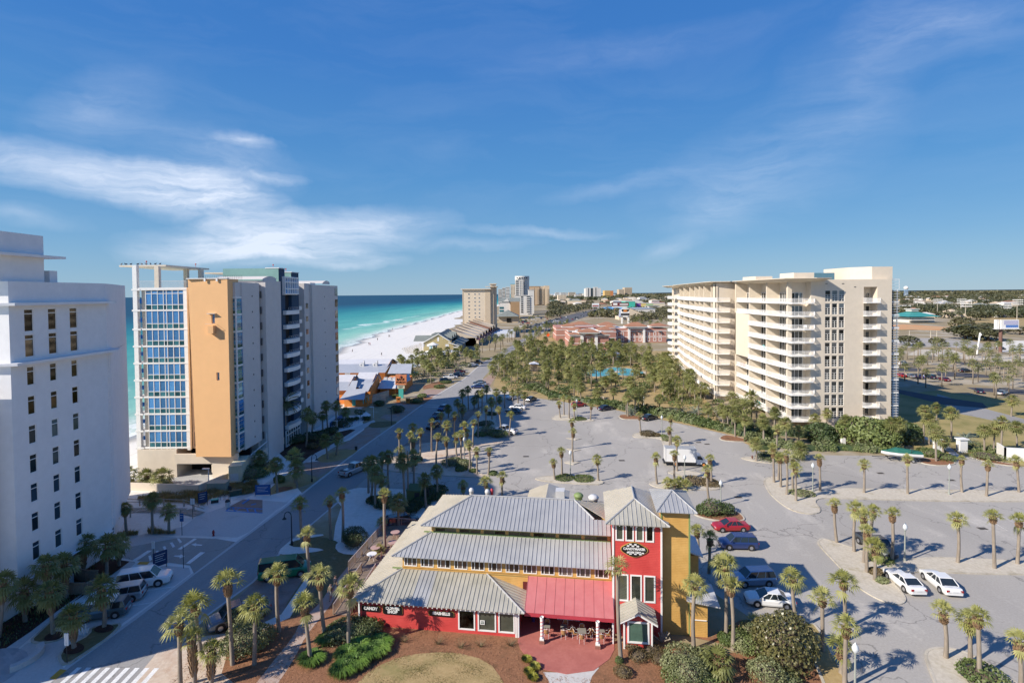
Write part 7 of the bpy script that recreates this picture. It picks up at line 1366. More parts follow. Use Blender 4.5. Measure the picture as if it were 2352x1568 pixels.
def along(P, y):
    for a, b in zip(P, P[1:]):
        if a[1] <= y <= b[1]: return a[0]+(b[0]-a[0])*(y-a[1])/(b[1]-a[1])
    return None
def on_road(x, y):
    if y <= 500: return along(LEFT, y)-2 < x < along(RIGHT, y)+2.5
    h = along(HW, y); return h is not None and abs(x-h) < 20+.004*y
def scatter(poly, n, dmin, seed, avoid=()):
    r = random.Random(seed); out = []; x0, x1 = min(p[0] for p in poly), max(p[0] for p in poly); y0, y1 = min(p[1] for p in poly), max(p[1] for p in poly)
    for _ in range(n*60):
        if len(out) >= n: break
        p = (r.uniform(x0,x1), r.uniform(y0,y1))
        if inside(p, poly) and not on_road(*p) and not any(inside(p, a) for a in avoid) and all((p[0]-q[0])**2+(p[1]-q[1])**2 > dmin*dmin for q in out): out.append(p)
    return out
GARDEN = [(9,163),(28,148.5),(40,136),(50,121),(60,130),(59,160),(60,178),(64,205),(72,232),(72,262),(60,300),(30,302),(14,318),(3,300),(-4,262),(-8,228),(-10,205),(-3,190),(2,172)]
pool_av = inset(pool, -2.5); hut_av = [(5,205),(13,205),(11.5,226),(6.5,226)]; lawn_av = [(20,158),(33,150),(46,138),(52,142),(40,160),(34,172),(24,172)]
rr = random.Random(5)
for i, (x, y) in enumerate(scatter(GARDEN, 118, 3.6, 21, (pool_av, hut_av, lawn_av))):
    palm(x, y, rr.uniform(4.2,7.2), rr.uniform(-.3,.3), 'cabbage palm in the dense garden grove between the street and the cream condominium', 'palms of the garden grove', CR_G, rr.uniform(2.0,2.7), rr.uniform(.4,.9))
WEST = [(-47,203),(-36,200),(-30,190),(-25,205),(-20,235),(-15,268),(-20,285),(-30,276),(-45,272),(-52,255)]
for i, (x, y) in enumerate(scatter(WEST, 36, 3.2, 22)):
    palm(x, y, rr.uniform(4.5,7.5), rr.uniform(-.3,.3), 'cabbage palm in the grove between the orange restaurant and the olive house', 'palms of the beach grove', CR_G, rr.uniform(1.8,2.4), rr.uniform(.4,.9))
UND = [(x, y) for x, y in scatter(GARDEN, 390, 1.4, 77, (pool_av, hut_av, lawn_av))]
def merged(name, meshes, places, m):
    Vs, Fs, o = [], [], 0
    cache = {}
    for (me, M) in places:
        if me.name not in cache:
            v = np.empty(len(me.vertices)*3, 'f'); me.vertices.foreach_get('co', v); tri = [];  me.calc_loop_triangles(); t = np.empty(len(me.loop_triangles)*3, 'i'); me.loop_triangles.foreach_get('vertices', t); cache[me.name] = (v.reshape(-1,3), t.reshape(-1,3))
        v, t = cache[me.name]; A = np.array(M); Vs.append(v@A[:3,:3].T+A[:3,3]); Fs.append(t+o); o += len(v)
    me = np_mesh(name, np.concatenate(Vs), np.concatenate(Fs), m, 3); return link(bpy.data.objects.new(name, me), kind='stuff')
FARP = [fan_crown(60+i, 20, -35, 80, 1.0, L_palmg, 5) for i in range(3)]
far = []
far += [(x,y) for x,y in scatter([(-18,290),(-6,300),(4,330),(20,405),(40,480),(22,480),(2,410),(-8,340)], 34, 5, 31)]+scatter([(4,300),(16,318),(26,360),(48,470),(62,560),(48,560),(30,470),(12,380)], 40, 4, 32)
far += scatter([(20,520),(60,620),(110,820),(95,830),(40,640),(5,540)], 50, 6, 33)+scatter([(100,640),(160,700),(220,900),(150,900),(95,760)], 40, 9, 34)+scatter([(100,420),(150,420),(190,560),(120,560)], 40, 7, 36)
far += scatter([(164.6,234.2),(198.9,262.9),(233.2,276.8),(251.7,262.8),(151.6,158.1),(140.9,155.8),(156.7,182),(138.2,170.8),(133.9,183.2)], 75, 5.5, 35)
TR8 = G().tube((0,0,0),(0,0,1),.2,.15,6).mesh('far_trunk', M_trunk)
pl = []; tp = []
for x, y in far: h = rr.uniform(4.5,7.5); s = rr.uniform(1.6,2.4); pl.append((FARP[rr.randrange(3)], T(x,y,h) @ rz(rr.uniform(0,6)) @ Matrix.Scale(s,4))); tp.append((TR8, T(x,y,0) @ Matrix.Diagonal((1,1,h,1))))
o1 = merged('distant_palm_crowns', None, pl, L_palmg); o2 = merged('distant_palm_trunks', None, tp, M_trunk)

pl = []; tp = []
for x, y in UND[:150]: h = rr.uniform(3,6.3); s = rr.uniform(1.8,2.5); pl.append((FARP[rr.randrange(3)], T(x,y,h) @ rz(rr.uniform(0,6)) @ Matrix.Scale(s,4))); tp.append((TR8, T(x,y,0) @ Matrix.Diagonal((1,1,h,1))))
merged('grove_crowns', None, pl, L_palmg); merged('grove_trunks', None, tp, M_trunk)
# ---- shrubs and hedges
SHR = {}
def shrub(name, label, x, y, rx, ry, h, m, n=900, size=.12, group=None, z0=0., cat='shrub', rot=0., tilt=.7):
    S = thing(name, label, cat, (x,y,z0), rot, group); rng = np.random.default_rng(int(abs(x*131+y*977))%100000)
    P, D = blob(rng, n, 9); P = P*np.array([rx,ry,h*.62])+np.array([0,0,h*.38]); P[:,2] = np.maximum(P[:,2], .02); V, F = leaf_quads(P, D, size, rng, .62, tilt)
    link(bpy.data.objects.new('foliage', np_mesh('foliage', V, F, m)), S); g = G(); g.ball((0,0,h*.36), (rx*.66,ry*.66,h*.40), n=9, k=6); part(g, 'branches', M_bark, S); return S  # branches is a solid dark core, added to block the view through
def hedge(label, line, w, h, m, dens=60, size=.16, wob=.25, m2=None):
    a = line[0]; S = thing('hedge', label, 'hedge', (*a,0)); rng = np.random.default_rng(len(label)*7+int(abs(a[0])*10)); C, N = [], []
    for p, q in zip(line, line[1:]):
        L = math.hypot(q[0]-p[0], q[1]-p[1]); n = int(L*dens); t = rng.random(n); d = np.array([(q[0]-p[0])/L, (q[1]-p[1])/L]); nn = np.array([-d[1], d[0]]); ph = rng.random(n)*pi
        base = np.array(p)+np.outer(t*L, d); k = .75+.25*np.sin(base[:,0]*.9+base[:,1]*.7)+wob*np.sin(base[:,0]*2.3-base[:,1]*1.7)*.6; o = np.cos(ph)*w/2*k; z = np.abs(np.sin(ph))**.7*h*k*rng.uniform(.7,1.05,n)
        C.append(np.column_stack([base+np.outer(o, nn)-np.array(a), z])); N.append(np.column_stack([np.outer(np.cos(ph), nn), np.abs(np.sin(ph))+.3]))
    C, N = np.concatenate(C), np.concatenate(N); V, F = leaf_quads(C, N, size, rng, .65, .6); me = np_mesh('foliage', V, F, [m, m2] if m2 else m)
    if m2: me.polygons.foreach_set('material_index', ((np.sin(C[:,0]*.6)+np.sin(C[:,1]*.8+1)+rng.normal(0,.5,len(C))) > .4).astype('i'))
    link(bpy.data.objects.new('foliage', me), S); g = G()
    for p, q in zip(line, line[1:]):
        d = Vector((q[0]-p[0], q[1]-p[1], 0)).normalized(); nn = Vector((-d.y, d.x, 0))*w*.3; P0, Q0 = Vector((*p,0)), Vector((*q,0)); g.add([P0-nn,P0+nn,Q0+nn,Q0-nn]+[v+Vector((0,0,h*.5)) for v in (P0-nn*.6,P0+nn*.6,Q0+nn*.6,Q0-nn*.6)], [(0,4,5,1),(2,6,7,3),(1,5,6,2),(3,7,4,0),(4,7,6,5)])
    part(g, 'branches', L_dark, S, True); return S  # the branches part is a dark filler core added inside the leaves
hedge('long broad green hedge along the north edge of the car park', [(6.77,185),(12.18,168.2),(20.62,159.9),(29.27,151.7),(31.68,147),(36.27,144.3),(39.3,140.5),(44.58,132.6),(50.24,123.1),(53.17,118.3),(51.39,108.4)], 4.6, 1.9, L_hedge, 190, .24, m2=L_olive)
hedge('light green hedge in front of the cream condominium', [(52.93,113.4),(58.76,108.9),(67.49,108.7),(74.82,106.8),(77.46,107.5)], 4.0, 1.7, L_olive, 150, .2, m2=L_hedge)
hedge('dark hedge at the foot of the cream condominium', [(53.61,130.2),(55.37,118.2),(58.5,121.9),(65.29,117.7),(69.81,116.6)], 3.4, 2.2, L_dark, 130, .24)
hedge('pale hedge right of the white gate pillar', [(91.33,107.1),(94.32,107),(95.68,105.4)], 2.6, 1.4, L_olive, 130, .18); hedge('clipped dark hedge left of the gate pillar', [(78.91,104.7),(81.17,104.7),(83.57,104.2)], 2.6, 1.3, L_hedge, 150, .16)
def S_(lab, q, r, h, m, n=900, size=.12, grp=None, ry=None, name='shrub', tilt=.7): return shrub(name, lab, *q, r, ry or r, h, m, n, size, grp, tilt=tilt)
S_('big rounded broadleaf tree with dark clumps right of the condominium balconies', (74.97,112.7), 6.2, 5.2, L_hedge, 3200, .34, name='broad_tree'); S_('dark rounded tree left of it at the condominium foot', (66.73,114.8), 4.0, 3.6, L_dark, 2000, .3, name='broad_tree'); S_('dark broad tree right beside the louvred corner', (83.05,114.3), 4.2, 4.6, L_dark, 2200, .3, name='broad_tree')
S_('rounded magnolia bush with glossy mixed leaves at the lower right', (23.4,45.75), 2.7, 4.2, L_magn, 4200, .13, name='magnolia_bush'); S_('olive clipped shrub at the bottom edge right of the shop', (14.42,43.76), 1.6, 1.9, L_olive, 2200, .08); S_('brighter low shrub beside it', (15.56,43.25), 1.3, 1.0, L_hedge, 1500, .08); S_('round grey green shrub left of the magnolia', (20.9,43.68), 1.5, 1.7, L_olive, 2000, .08)
for i, (q, r, h) in enumerate((((22.18,49.53), 1.1,1.2), ((20.43,48.92), 1.2,1.2), ((20.62,47.49), 1.1,1.2), ((21.58,47.28), 1.5,1.5), ((22.5,43.49), 1.2,.9), ((19.33,48.52), .8,.9), ((16.31,46.4), .9,.8))): S_('green mound shrub %s' % ('behind the small young palm','left of the young palm','below the young palm','touching the magnolia on its left','right of the magnolia at the bottom edge','beside the double palm trunk','under the squat feathery palm')[i], q, r, h, L_hedge if i % 2 else L_olive, 1300, .085, 'mulch bed shrubs right of the shop')
S_('clipped oval shrub behind the pickup truck', (-26.63,51.63), 1.35, 2.2, L_olive, 2300, .085); S_('large clipped shrub mass under the palms left of the path', (-24.76,48.44), 2.5, 2.0, L_olive, 4200, .09, ry=2.2); S_('grey green shrub mass at the left front corner of the shop', (-16,50.17), 3.0, 1.2, L_olive, 4200, .085, ry=2.0); S_('darker shrub right before the shop corner', (-14.41,50.8), 1.8, 1.1, L_hedge, 2200, .085)
def tuft(lab, q, r, h, m, n=1100, grp='grassy clumps'):
    S = thing('grass_clump', lab, 'plant', q, 0, grp); rng = np.random.default_rng(int(abs(q[0]*77+q[1]*31))); a = rng.random(n)*2*pi; rb = rng.random(n)**.6*r*.5; b = np.column_stack([rb*np.cos(a), rb*np.sin(a), np.zeros(n)]); out = r*rng.uniform(.35,.8,n); mid = b+np.column_stack([np.cos(a)*out*.5, np.sin(a)*out*.5, h*rng.uniform(.7,1,n)]); tip = b+np.column_stack([np.cos(a)*out*1.1, np.sin(a)*out*1.1, h*rng.uniform(.3,.75,n)]); s = np.column_stack([-np.sin(a), np.cos(a), np.zeros(n)])*.035
    V = np.stack([b, mid-s, tip, mid+s], 1).reshape(-1,3); link(bpy.data.objects.new('blades', np_mesh('blades', V, np.arange(4*n).reshape(-1,4), m)), S); return S
for i, q in enumerate(((-14.77,44.99), (-13.92,45.85), (-13.23,46.94), (-12.48,47.5), (-15.01,46.96), (-14.19,48.1), (-12.46,48.48))): tuft('bright green liriope clump in the mass left of the dry lawn, %s' % ('lowest','second lowest','middle one','right one','left one','upper middle one','upper right one')[i], q, 1.1, .8, L_bright, 1300)
tuft('bright grass clump around the palm foot right of the brick path', (-17.99,46.45), 1.1, .7, L_bright, 1400); tuft('small grass clump behind it by the wooden stake', (-17.68,49.15), .9, .6, L_bright, 900)
for i, q in enumerate(((1.01,46.29), (1.16,44.73), (1.72,45.39), (1.47,44.08))): tuft('yellow green clump on the left rim of the red patio, %s' % ('topmost','third','second','lowest')[i], q, .45, .45, leafmat('yellow_clump_leaf%d' % i, (.30,.30,.03), (.42,.40,.08)) if i == 0 else MATS['yellow_clump_leaf0'], 420)
S_('small round green shrub at the foot of the tall thin palm', (9.06,45.99), .42, .6, L_hedge, 700, .05)
for i, (q, r) in enumerate((((10.92,46.67), 1.0), ((12.33,47.27), 1.1), ((12.75,46.24), 1.0), ((10.65,47.93), .7), ((9.1,44.54), .8))): S_('brownish winter shrub in the bed below the kiosk, %s' % ('middle','right','lower right','upper','lowest')[i], q, r, .6, L_brownsh, 900, .06, 'winter shrubs below the kiosk')
S_('olive shrub mass right of the kiosk at the bottom edge', (14.56,45.04), 2.2, 1.6, L_olive, 3400, .085); S_('green shrub below it at the bottom edge', (13.62,43.75), 1.4, 1.2, L_hedge, 1600, .08)
for i, q in enumerate(((-3.17,48.33), (-10.35,49.09), (-7.1,48.71), (-0.45,48.4), (-5.02,48.14))):
    S = thing('bare_shrub', 'leafless twiggy shrub in the pine straw before the red wall, %s' % ('below the middle window','near the left sign','below the seashells sign','near the patio','between the sign and windows')[i], 'shrub', q, 0, 'bare shrubs before the red wall'); g = G(); r = random.Random(i)
    for _ in range(46): a = r.uniform(0,6.28); l = r.uniform(.3,.7); g.tube((r.uniform(-.1,.1),r.uniform(-.1,.1),0),(l*math.cos(a),l*math.sin(a),r.uniform(.25,.7)),.012,.005,3,cap=False)
    part(g, 'twigs', L_brownsh, S, kind='stuff')
q = (13.53,48.54); S = thing('pruned_bush', 'pale hard-pruned bush with stubby branches right of the kiosk', 'shrub', q); g = G(); r = random.Random(4)
for _ in range(14): a = r.uniform(0,6.28); e = r.uniform(.7,1.3); l = r.uniform(.6,1.5); d = Vector((math.cos(a)*math.cos(e), math.sin(a)*math.cos(e), math.sin(e))); g.tube((0,0,.1), d*l, .05, .035, 6); g.tube(d*l*.6, d*l*.6+Vector((math.cos(a+1)*.3,math.sin(a+1)*.3,.25)), .035, .03, 5); g.ball(d*l, .06, n=6, k=4)
part(g, 'branches', mat('pale_branch', (.36,.31,.24), .85, .1), S, kind='stuff')
S_('dark dome-shaped shrub between the palms and the deck', (-20.72,68.48), 1.75, 2.3, L_dark, 3600, .075); S_('dark low shrub beside the green utility box, left', (-15.6,79.43), 1.7, 1.3, L_dark, 1700, .12); S_('dark shrub mass behind the green utility box', (-13.27,84.95), 2.8, 1.6, L_dark, 2600, .14); S_('dark shrub between box and shop roof', (-14.17,81.69), 1.6, 1.2, L_dark, 1500, .12); S_('dark shrub at the left of the sand yard palms', (-21.64,83.06), 1.5, .9, L_dark, 1200, .12); S_('second dark shrub in the sand yard', (-19.68,81.42), 1.9, 1.0, L_dark, 1500, .12)
for i, (q, r, h, mm) in enumerate((((-6.02,122.8), 2.4,1.7,L_olive), ((-3.42,121), 2.4,1.4,L_hedge), ((-7.34,121.5), 1.5,1.0,L_hedge), ((-11.51,101.1), 2.2,1.1,L_olive), ((-9.3,99.84), 1.5,1.3,L_olive), ((-9.65,97.56), 1.2,.7,L_hedge), ((-7.37,96.66), .8,.6,L_hedge), ((-3.66,95.21), .9,.6,L_hedge), ((-18.76,103.1), 1.2,1.1,L_dark), ((-7.16,131.4), 2.4,1.0,L_dark), ((-19.17,100.1), .9,.7,L_dark), ((-5.58,142.3), 1.6,.9,L_dark))): S_('green shrub on the sandy strip %s' % ('left of the white pickup','in front of the white pickup','behind the big one by the pickup','round the palm feet in the middle','right of the middle mound','below the middle mound','at the right rim','at the far right tip','at the left palms','in shade behind the pickup','left of the lamp','in the shaded end')[i], q, r, h, mm, 1300, .11, 'shrubs of the sandy strip')
for i, (q, r, h, mm) in enumerate((((30.45,120.3), 1.9,1.1,L_brownsh), ((32.25,119.8), 1.0,.7,L_brownsh), ((33.7,118.9), .8,.6,L_hedge), ((33.87,116), 1.4,1.0,L_olive), ((8.73,92.8), 1.9,.5,L_hedge), ((12.16,92.2), 1.9,.5,L_hedge), ((17.03,136.3), 1.8,.6,L_hedge), ((30.61,90.01), 2.2,.9,L_brownsh), ((33.05,89.23), 1.8,.8,L_brownsh), ((50.05,103.1), 2.6,1.0,L_dark), ((49.73,102.2), 2.8,1.0,L_dark), ((45.95,84.74), 2.0,.5,L_olive), ((43.65,63.33), 1.6,.7,L_hedge), ((81.42,103.5), 2.2,1.4,L_hedge), ((82.34,101.3), 2.2,1.2,L_hedge), ((90.6,101.8), 3.2,1.3,L_hedge), ((28.95,77.37), 2.2,2.0,L_hedge), ((30.84,77.69), 1.7,1.3,L_dark), ((27.93,77.39), 1.4,1.2,L_dark), ((41.34,60.46), .9,.5,L_brownsh), ((40.73,58.62), .7,.5,L_olive), ((38.71,43.63), 1.8,1.0,L_hedge))): S_('low island shrub, %s' % ('brown one left of the lamp','small brown one by the lamp','green one right of the lamp','below the double palm','on the front island left of the lamp','on the front island right of the lamp','by the far lamp','brown one right of the dwarf palms','brown one at the right tip','dark one beside the hydrant','dark one under the palm cluster','spreading at the upper island tip','under the palms by the dark pickup','left one by the boat','right one by the boat','long one before the white wall','largest one behind the red sedan','dark one right behind the red sedan','dark one left behind the red sedan','brown one beside the white coupe','green one beside the white coupe','on the nearest island')[i], q, r, h, mm, 1100, .11, 'shrubs of the car park islands')
for i, (q, r, h, mm) in enumerate((((-49.23,115.5), 2.2,2.0,L_dark), ((-47.66,117.1), 2.0,1.8,L_dark), ((-45.2,119.1), 2.2,1.8,L_dark), ((-42.54,112.8), 1.2,1.0,L_brownsh), ((-44.24,121.9), 2.0,1.4,L_dark), ((-42.82,125.4), 1.8,1.3,L_dark), ((-42.1,131.2), 2.4,2.0,L_dark), ((-41.37,144.4), .6,.4,L_dark), ((-31.73,146.5), 1.9,2.2,L_dark), ((-28.89,160.1), 2.3,1.4,L_hedge), ((-28.54,167.9), 1.7,1.2,L_hedge), ((-25.64,184.9), 2.2,1.1,L_hedge), ((-24.49,194.5), 2.2,1.1,L_hedge), ((-12.93,263.3), 2.2,1.1,L_hedge), ((-44.35,157.1), 2.4,2.2,L_dark), ((-39.06,155.4), 1.6,1.6,L_dark), ((-36.68,168.2), 1.5,1.0,L_hedge), ((-49.25,100.3), 2.6,1.8,L_olive), ((-47.27,94.68), 3.2,2.0,L_olive), ((-45.79,95.35), 2.0,1.5,L_hedge), ((-45.51,97.88), 1.9,1.5,L_brownsh), ((-40.67,92.14), 1.0,1.2,L_hedge))): S_('shrub by the street, %s' % ('dark one before the navy shaft','second dark one before the navy shaft','dark one under the street palms','pale flowering one at the bed edge','low dark one by the grey wall','dark one by the tower end','dark thicket before the tower end','tiny dark one by the handrail','dome at the dark lay-by','clipped one by the kerb wall','round one behind the kerb wall','mound at the second street island','mound before the parked cars','mound at the far junction','dark thicket at the orange wall','dark one under the triple palm','green one by the orange bin','leafy one above the generator','large leafy one below the generator','leafy one by the booted palm','brown one by the sidewalk','leafy one at the palm foot')[i], q, r, h, mm, 1200, .13, 'shrubs along the street')
q = (-39.71,138.6); S = thing('umbrella_tree', 'small dark umbrella-shaped topiary tree by the handrails', 'tree', q); g = G(); g.tube((0,0,0),(0,0,1.6),.07); part(g, 'trunk', M_bark, S); rng = np.random.default_rng(2); P, D = blob(rng, 1200, 5); V, F = leaf_quads(P*np.array([1.6,1.6,.7])+np.array([0,0,2.0]), D, .1, rng); link(bpy.data.objects.new('crown', np_mesh('crown', V, F, L_dark)), S)
for i, q in enumerate(((-42.54,137.6), (-41.24,136.7), (-40.38,137.5), (-38.56,138), (-37.58,137.9))): S_('round clipped ball bush in the row by the handrails, %s from the left' % ORD[i], q, .75, 1.0, L_dark, 700, .09, 'ball bushes by the handrails')
rng = np.random.default_rng(55); us = np.array(UND[150:]+scatter(WEST, 40, 2.5, 78)); k = 240; P, D = blob(rng, len(us)*k, 30); rads = np.repeat(rng.uniform(1.2,2.6,len(us)), k); C = P*np.column_stack([rads,rads,rads*.6])+np.column_stack([np.repeat(us,k,0), rads*.45]); V, F = leaf_quads(C, D, .2, rng); link(bpy.data.objects.new('garden_undergrowth', np_mesh('garden_undergrowth', V, F, L_hedge)), kind='stuff')
def grass(name, polys, n, h, m, seed, w=.03):
    rng = np.random.default_rng(seed); pts = []; r = random.Random(seed)
    for poly, share in polys:
        x0, x1 = min(p[0] for p in poly), max(p[0] for p in poly); y0, y1 = min(p[1] for p in poly), max(p[1] for p in poly); k = int(n*share)
        while k > 0:
            p = (r.uniform(x0,x1), r.uniform(y0,y1))
            if inside(p, poly): pts.append(p); k -= 1
    B = np.column_stack([np.array(pts), np.zeros(len(pts))]); N = len(B); c = .6+.4*np.sin(B[:,0]*1.3)*np.sin(B[:,1]*1.7); a = rng.random(N)*2*pi; H = h*c*rng.uniform(.5,1.15,N); ln = H*rng.uniform(.2,.7,N); s = np.column_stack([-np.sin(a),np.cos(a),np.zeros(N)])*w
    mid = B+np.column_stack([np.cos(a)*ln*.4,np.sin(a)*ln*.4,H*.7]); tip = B+np.column_stack([np.cos(a)*ln,np.sin(a)*ln,H]); V = np.stack([B-s, mid-s, tip, mid+s], 1).reshape(-1,3); return link(bpy.data.objects.new(name, np_mesh(name, V, np.arange(4*N).reshape(-1,4), m)), kind='stuff')
grass('dune_grass', [([(-59.86,84.04),(-59.69,86.29),(-57.01,86.52),(-53.79,87.32),(-51,87.85),(-47.81,90.24),(-44.4,91.44),(-42.29,87.94),(-44.12,86.5),(-45.89,86.55),(-48.35,84.33),(-47.8,81.89),(-51.44,82.77),(-55.01,83.12)], .62), ([(-49.79,72.04),(-46.08,72.06),(-46.47,72.69),(-50.29,72.76)], .04), ([(-53.39,71.1),(-51.04,71.86),(-51.63,72.58),(-54.08,71.92)], .04), ([(-45.57,86.36),(-46.82,90.98),(-44.35,91.57),(-42.97,89.62),(-42.77,86.88),(-44.1,86.04)], .2), ([(-66.17,318.7),(-62.57,339),(-60.16,354.1),(-49.31,293.4),(-57.49,291.3)], .10)], 15000, 1.0, L_straw, 3, .03)
grass('lawn_blades', [([(-13.62,41.84),(-13.2,43.83),(-12.35,45.57),(-9.98,47.25),(-5.83,47.72),(-2.37,46.43),(-0.88,43.68),(-0.42,41.37)], .75), ([(27.23,50.55),(28.98,51.43),(28.22,46.62),(27.77,44.45),(26.68,41.39),(24.57,41.11),(26.24,47.22)], .25)], 16000, .10, leafmat('dry_blade', (.20,.16,.06), (.34,.27,.12)), 4, .02)
grass('bed_sprigs', [([(-47.35,48.42),(-46.94,51.05),(-47.23,53.64),(-46.85,57.66),(-51.23,65.51),(-50.95,61.48),(-49.87,56.45),(-51.05,52.29)], 1.)], 700, .5, L_dark, 6, .05)
rng = np.random.default_rng(12); n = 26000; xs = rng.uniform(-29,34,n); ys = rng.uniform(38,52,n); keep = np.array([inside((x,y), [(-30,37)]+[(-29.05,49.31),(-28.07,51.21),(-25.47,51.84),(-23.4,53.21),(-20.6,55.4)]+[(-16,52),(0.3,49.0),(1,47.5),(1.5,45.5),(3,44.5),(8.5,44),(9.3,47),(12.5,47.3),(14,49.5),(16,46.6),(18,46),(26,45),(30,40),(32,37)]) and not inside((x,y), [(-13.12,41.84),(-12.81,43.82),(-12.03,45.37),(-9.78,46.93),(-5.79,47.4),(-2.49,46.13),(-1.08,43.68),(-0.67,41.37)]) for x, y in zip(xs, ys)])
C = np.column_stack([xs, ys, rng.uniform(.012,.07,n)])[keep]; V, F = leaf_quads(C, np.tile([0,0,1.], (len(C),1)), .14, rng, .12, .25); link(bpy.data.objects.new('pine_straw_litter', np_mesh('pine_straw_litter', V, F, leafmat('pine_needles', (.19,.085,.04), (.42,.22,.12), 1.5, .05, .9))), kind='stuff')
# ---- woodland over the flat land
CROWN = [crown_mesh('crown', 70+i, 420, .17, L_wood) for i in range(4)]; TB = G().tube((0,0,0),(0,0,1),.05,.03,6).mesh('trunk', M_bark)
def tree(lab, q, r, h, group=None, name='broadleaf_tree'):
    t = thing(name, lab, 'tree', q, 0, group); inst(TB, 'trunk', t, (0,0,0), 0, (r*1.6, r*1.6, h*.6)); inst(CROWN[int(q[0]*7)%4], 'crown', t, (0,0,h*.55), q[0], (r, r, h*.5)); return t
for i, (q, r, h) in enumerate((((294.9,348), 11,9), ((303.3,351.4), 12,9), ((304.9,346.9), 10,9), ((298.8,335.2), 8,8), ((361.8,430.8), 8,10), ((231.8,312.4), 5.5,6), ((244.9,307.8), 4,5), ((487.8,562.1), 7,11), ((361.5,405.7), 9,7), ((363.8,383.1), 9,6))): tree('round tree near the billboard, %s' % ('leftmost of the clump behind the gravel lot','second in the clump behind the gravel lot','third in the clump, behind the leaning post','right end of the clump','dark one under the floodlight pair','lone round bush-like one beside the louvred tower','small round one at the gravel lot corner','conical one beyond the orange infield','low spreading one left of the billboard post','low one at the right edge')[i], q, r, h, 'trees around the gravel lot')
for i, x in enumerate(range(870, 1160, 40)): tree('dark pine in the row behind the teal clubhouse', (430+i*9.0, 640+8*math.sin(i*3)), 5.5, 13, 'dark pines behind the clubhouse', 'pine_tree')
def woods(name, n, xr, yr, rr_, hh, leaves, size, seed, dens=None):
    rng = np.random.default_rng(seed); y = yr[0]+(yr[1]-yr[0])*rng.random(n)**1.15; px = rng.uniform(*xr, n); x = (px-1176)/1230.3*y
    nz = np.sin(x*.011+1)+np.sin(y*.008+x*.004)+np.sin(x*.027-y*.013)*.7; k = (nz > (dens if dens is not None else -9)) & ~np.array([on_road(a, b) for a, b in zip(x, y)]); x, y = x[k], y[k]; n = len(x); r = rng.uniform(*rr_, n); h = rng.uniform(*hh, n)
    P, D = blob(rng, n*leaves, 40); C = P*np.repeat(np.column_stack([r,r,h*.5]), leaves, 0)+np.repeat(np.column_stack([x,y,h*.5]), leaves, 0); V, F = leaf_quads(C, D, np.repeat(r*size, leaves), rng, .7, .6); return link(bpy.data.objects.new(name, np_mesh(name, V, F, L_wood)), kind='stuff')
woods('near_woodland', 900, (2065,2420), (600,1500), (4,8), (6,11), 70, .22, 41, .25); woods('middle_woodland', 2200, (1470,2420), (1400,3200), (6,12), (8,13), 34, .32, 42, -.1); woods('far_woodland', 2600, (1420,2420), (3000,6800), (14,34), (9,17), 24, .42, 43)
woods('highway_trees', 900, (1262,1420), (700,2400), (4,7), (5,9), 50, .26, 44, -.3); woods('strip_trees', 420, (1450,1545), (520,1300), (3.5,6), (4,8), 60, .24, 45, .1); woods('coast_trees', 500, (1226,1420), (2400,5200), (10,20), (8,12), 26, .4, 46)
g = G(); r = random.Random(9); xs = [-2000+i*500 for i in range(90)]; hs = [r.uniform(16,30) for _ in xs]
for (a, b, c, d) in zip(xs, xs[1:], hs, hs[1:]): g.quad((a+4000,16000,-.2),(b+4000,16000,-.2),(b+4000,16000,d),(a+4000,16000,c)); g.quad((a+4000,16000,c),(b+4000,16000,d),(b+4000,17500,d),(a+4000,17500,c))
struct(g, 'far_shore', mat('haze_blue_woods', (.02,.035,.05), .95, .1, .002))  # blue of the distant haze is put into the woods' colour

# ================================================================ vehicles
def paint(name, c, metal=0.): return MATS.get(name) or mat(name, c, .28, .02, .5, metal=metal, coat=.6)
M_tyre = mat('tyre_rubber', (.018,.018,.019), .85, .1); M_rim = mat('alloy_rim', (.48,.48,.49), .3, .05, metal=.7); M_cgl = mat('car_glass', (.02,.028,.034), .05, .1, 1., spec=.8); M_plas = mat('black_plastic', (.025,.025,.027), .5, .1); M_hl = mat('headlamp_lens', (.62,.63,.62), .12, .05); M_tl = mat('tail_lamp_lens', (.32,.012,.012), .2, .05)
CAR = dict(sedan=(4.8,1.84,.93,1.45,.90,.95,(.16,.74),(.30,.56),2.8,.33), coupe=(4.75,1.88,.94,1.38,.92,.97,(.14,.66),(.30,.50),2.72,.34), hatch=(4.3,1.78,.95,1.5,.92,1.0,(.06,.76),(.14,.58),2.6,.32),
 suv=(4.7,1.86,1.05,1.68,1.02,1.08,(.03,.76),(.07,.62),2.7,.36), bigsuv=(5.3,2.02,1.15,1.92,1.15,1.18,(.02,.77),(.05,.64),3.1,.40), wagon=(4.6,1.78,1.02,1.62,.98,1.02,(.03,.76),(.08,.60),2.62,.34), pickup=(5.7,2.0,1.15,1.88,1.13,1.12,(.41,.79),(.46,.68),3.6,.40), van=(5.6,2.0,1.22,2.1,1.15,1.25,(.01,.86),(.02,.72),3.5,.38))
def car_at(a, b, W):   # a rear-wheel, b front-wheel contact on the visible side -> centre, heading
    m = Vector(((a[0]+b[0])/2, (a[1]+b[1])/2)); d = (Vector(b)-Vector(a)).normalized(); n = Vector((-d.y, d.x)); n = n if n.dot(m) > 0 else -n; return m+n*(W/2-.1), math.atan2(d.y, d.x)
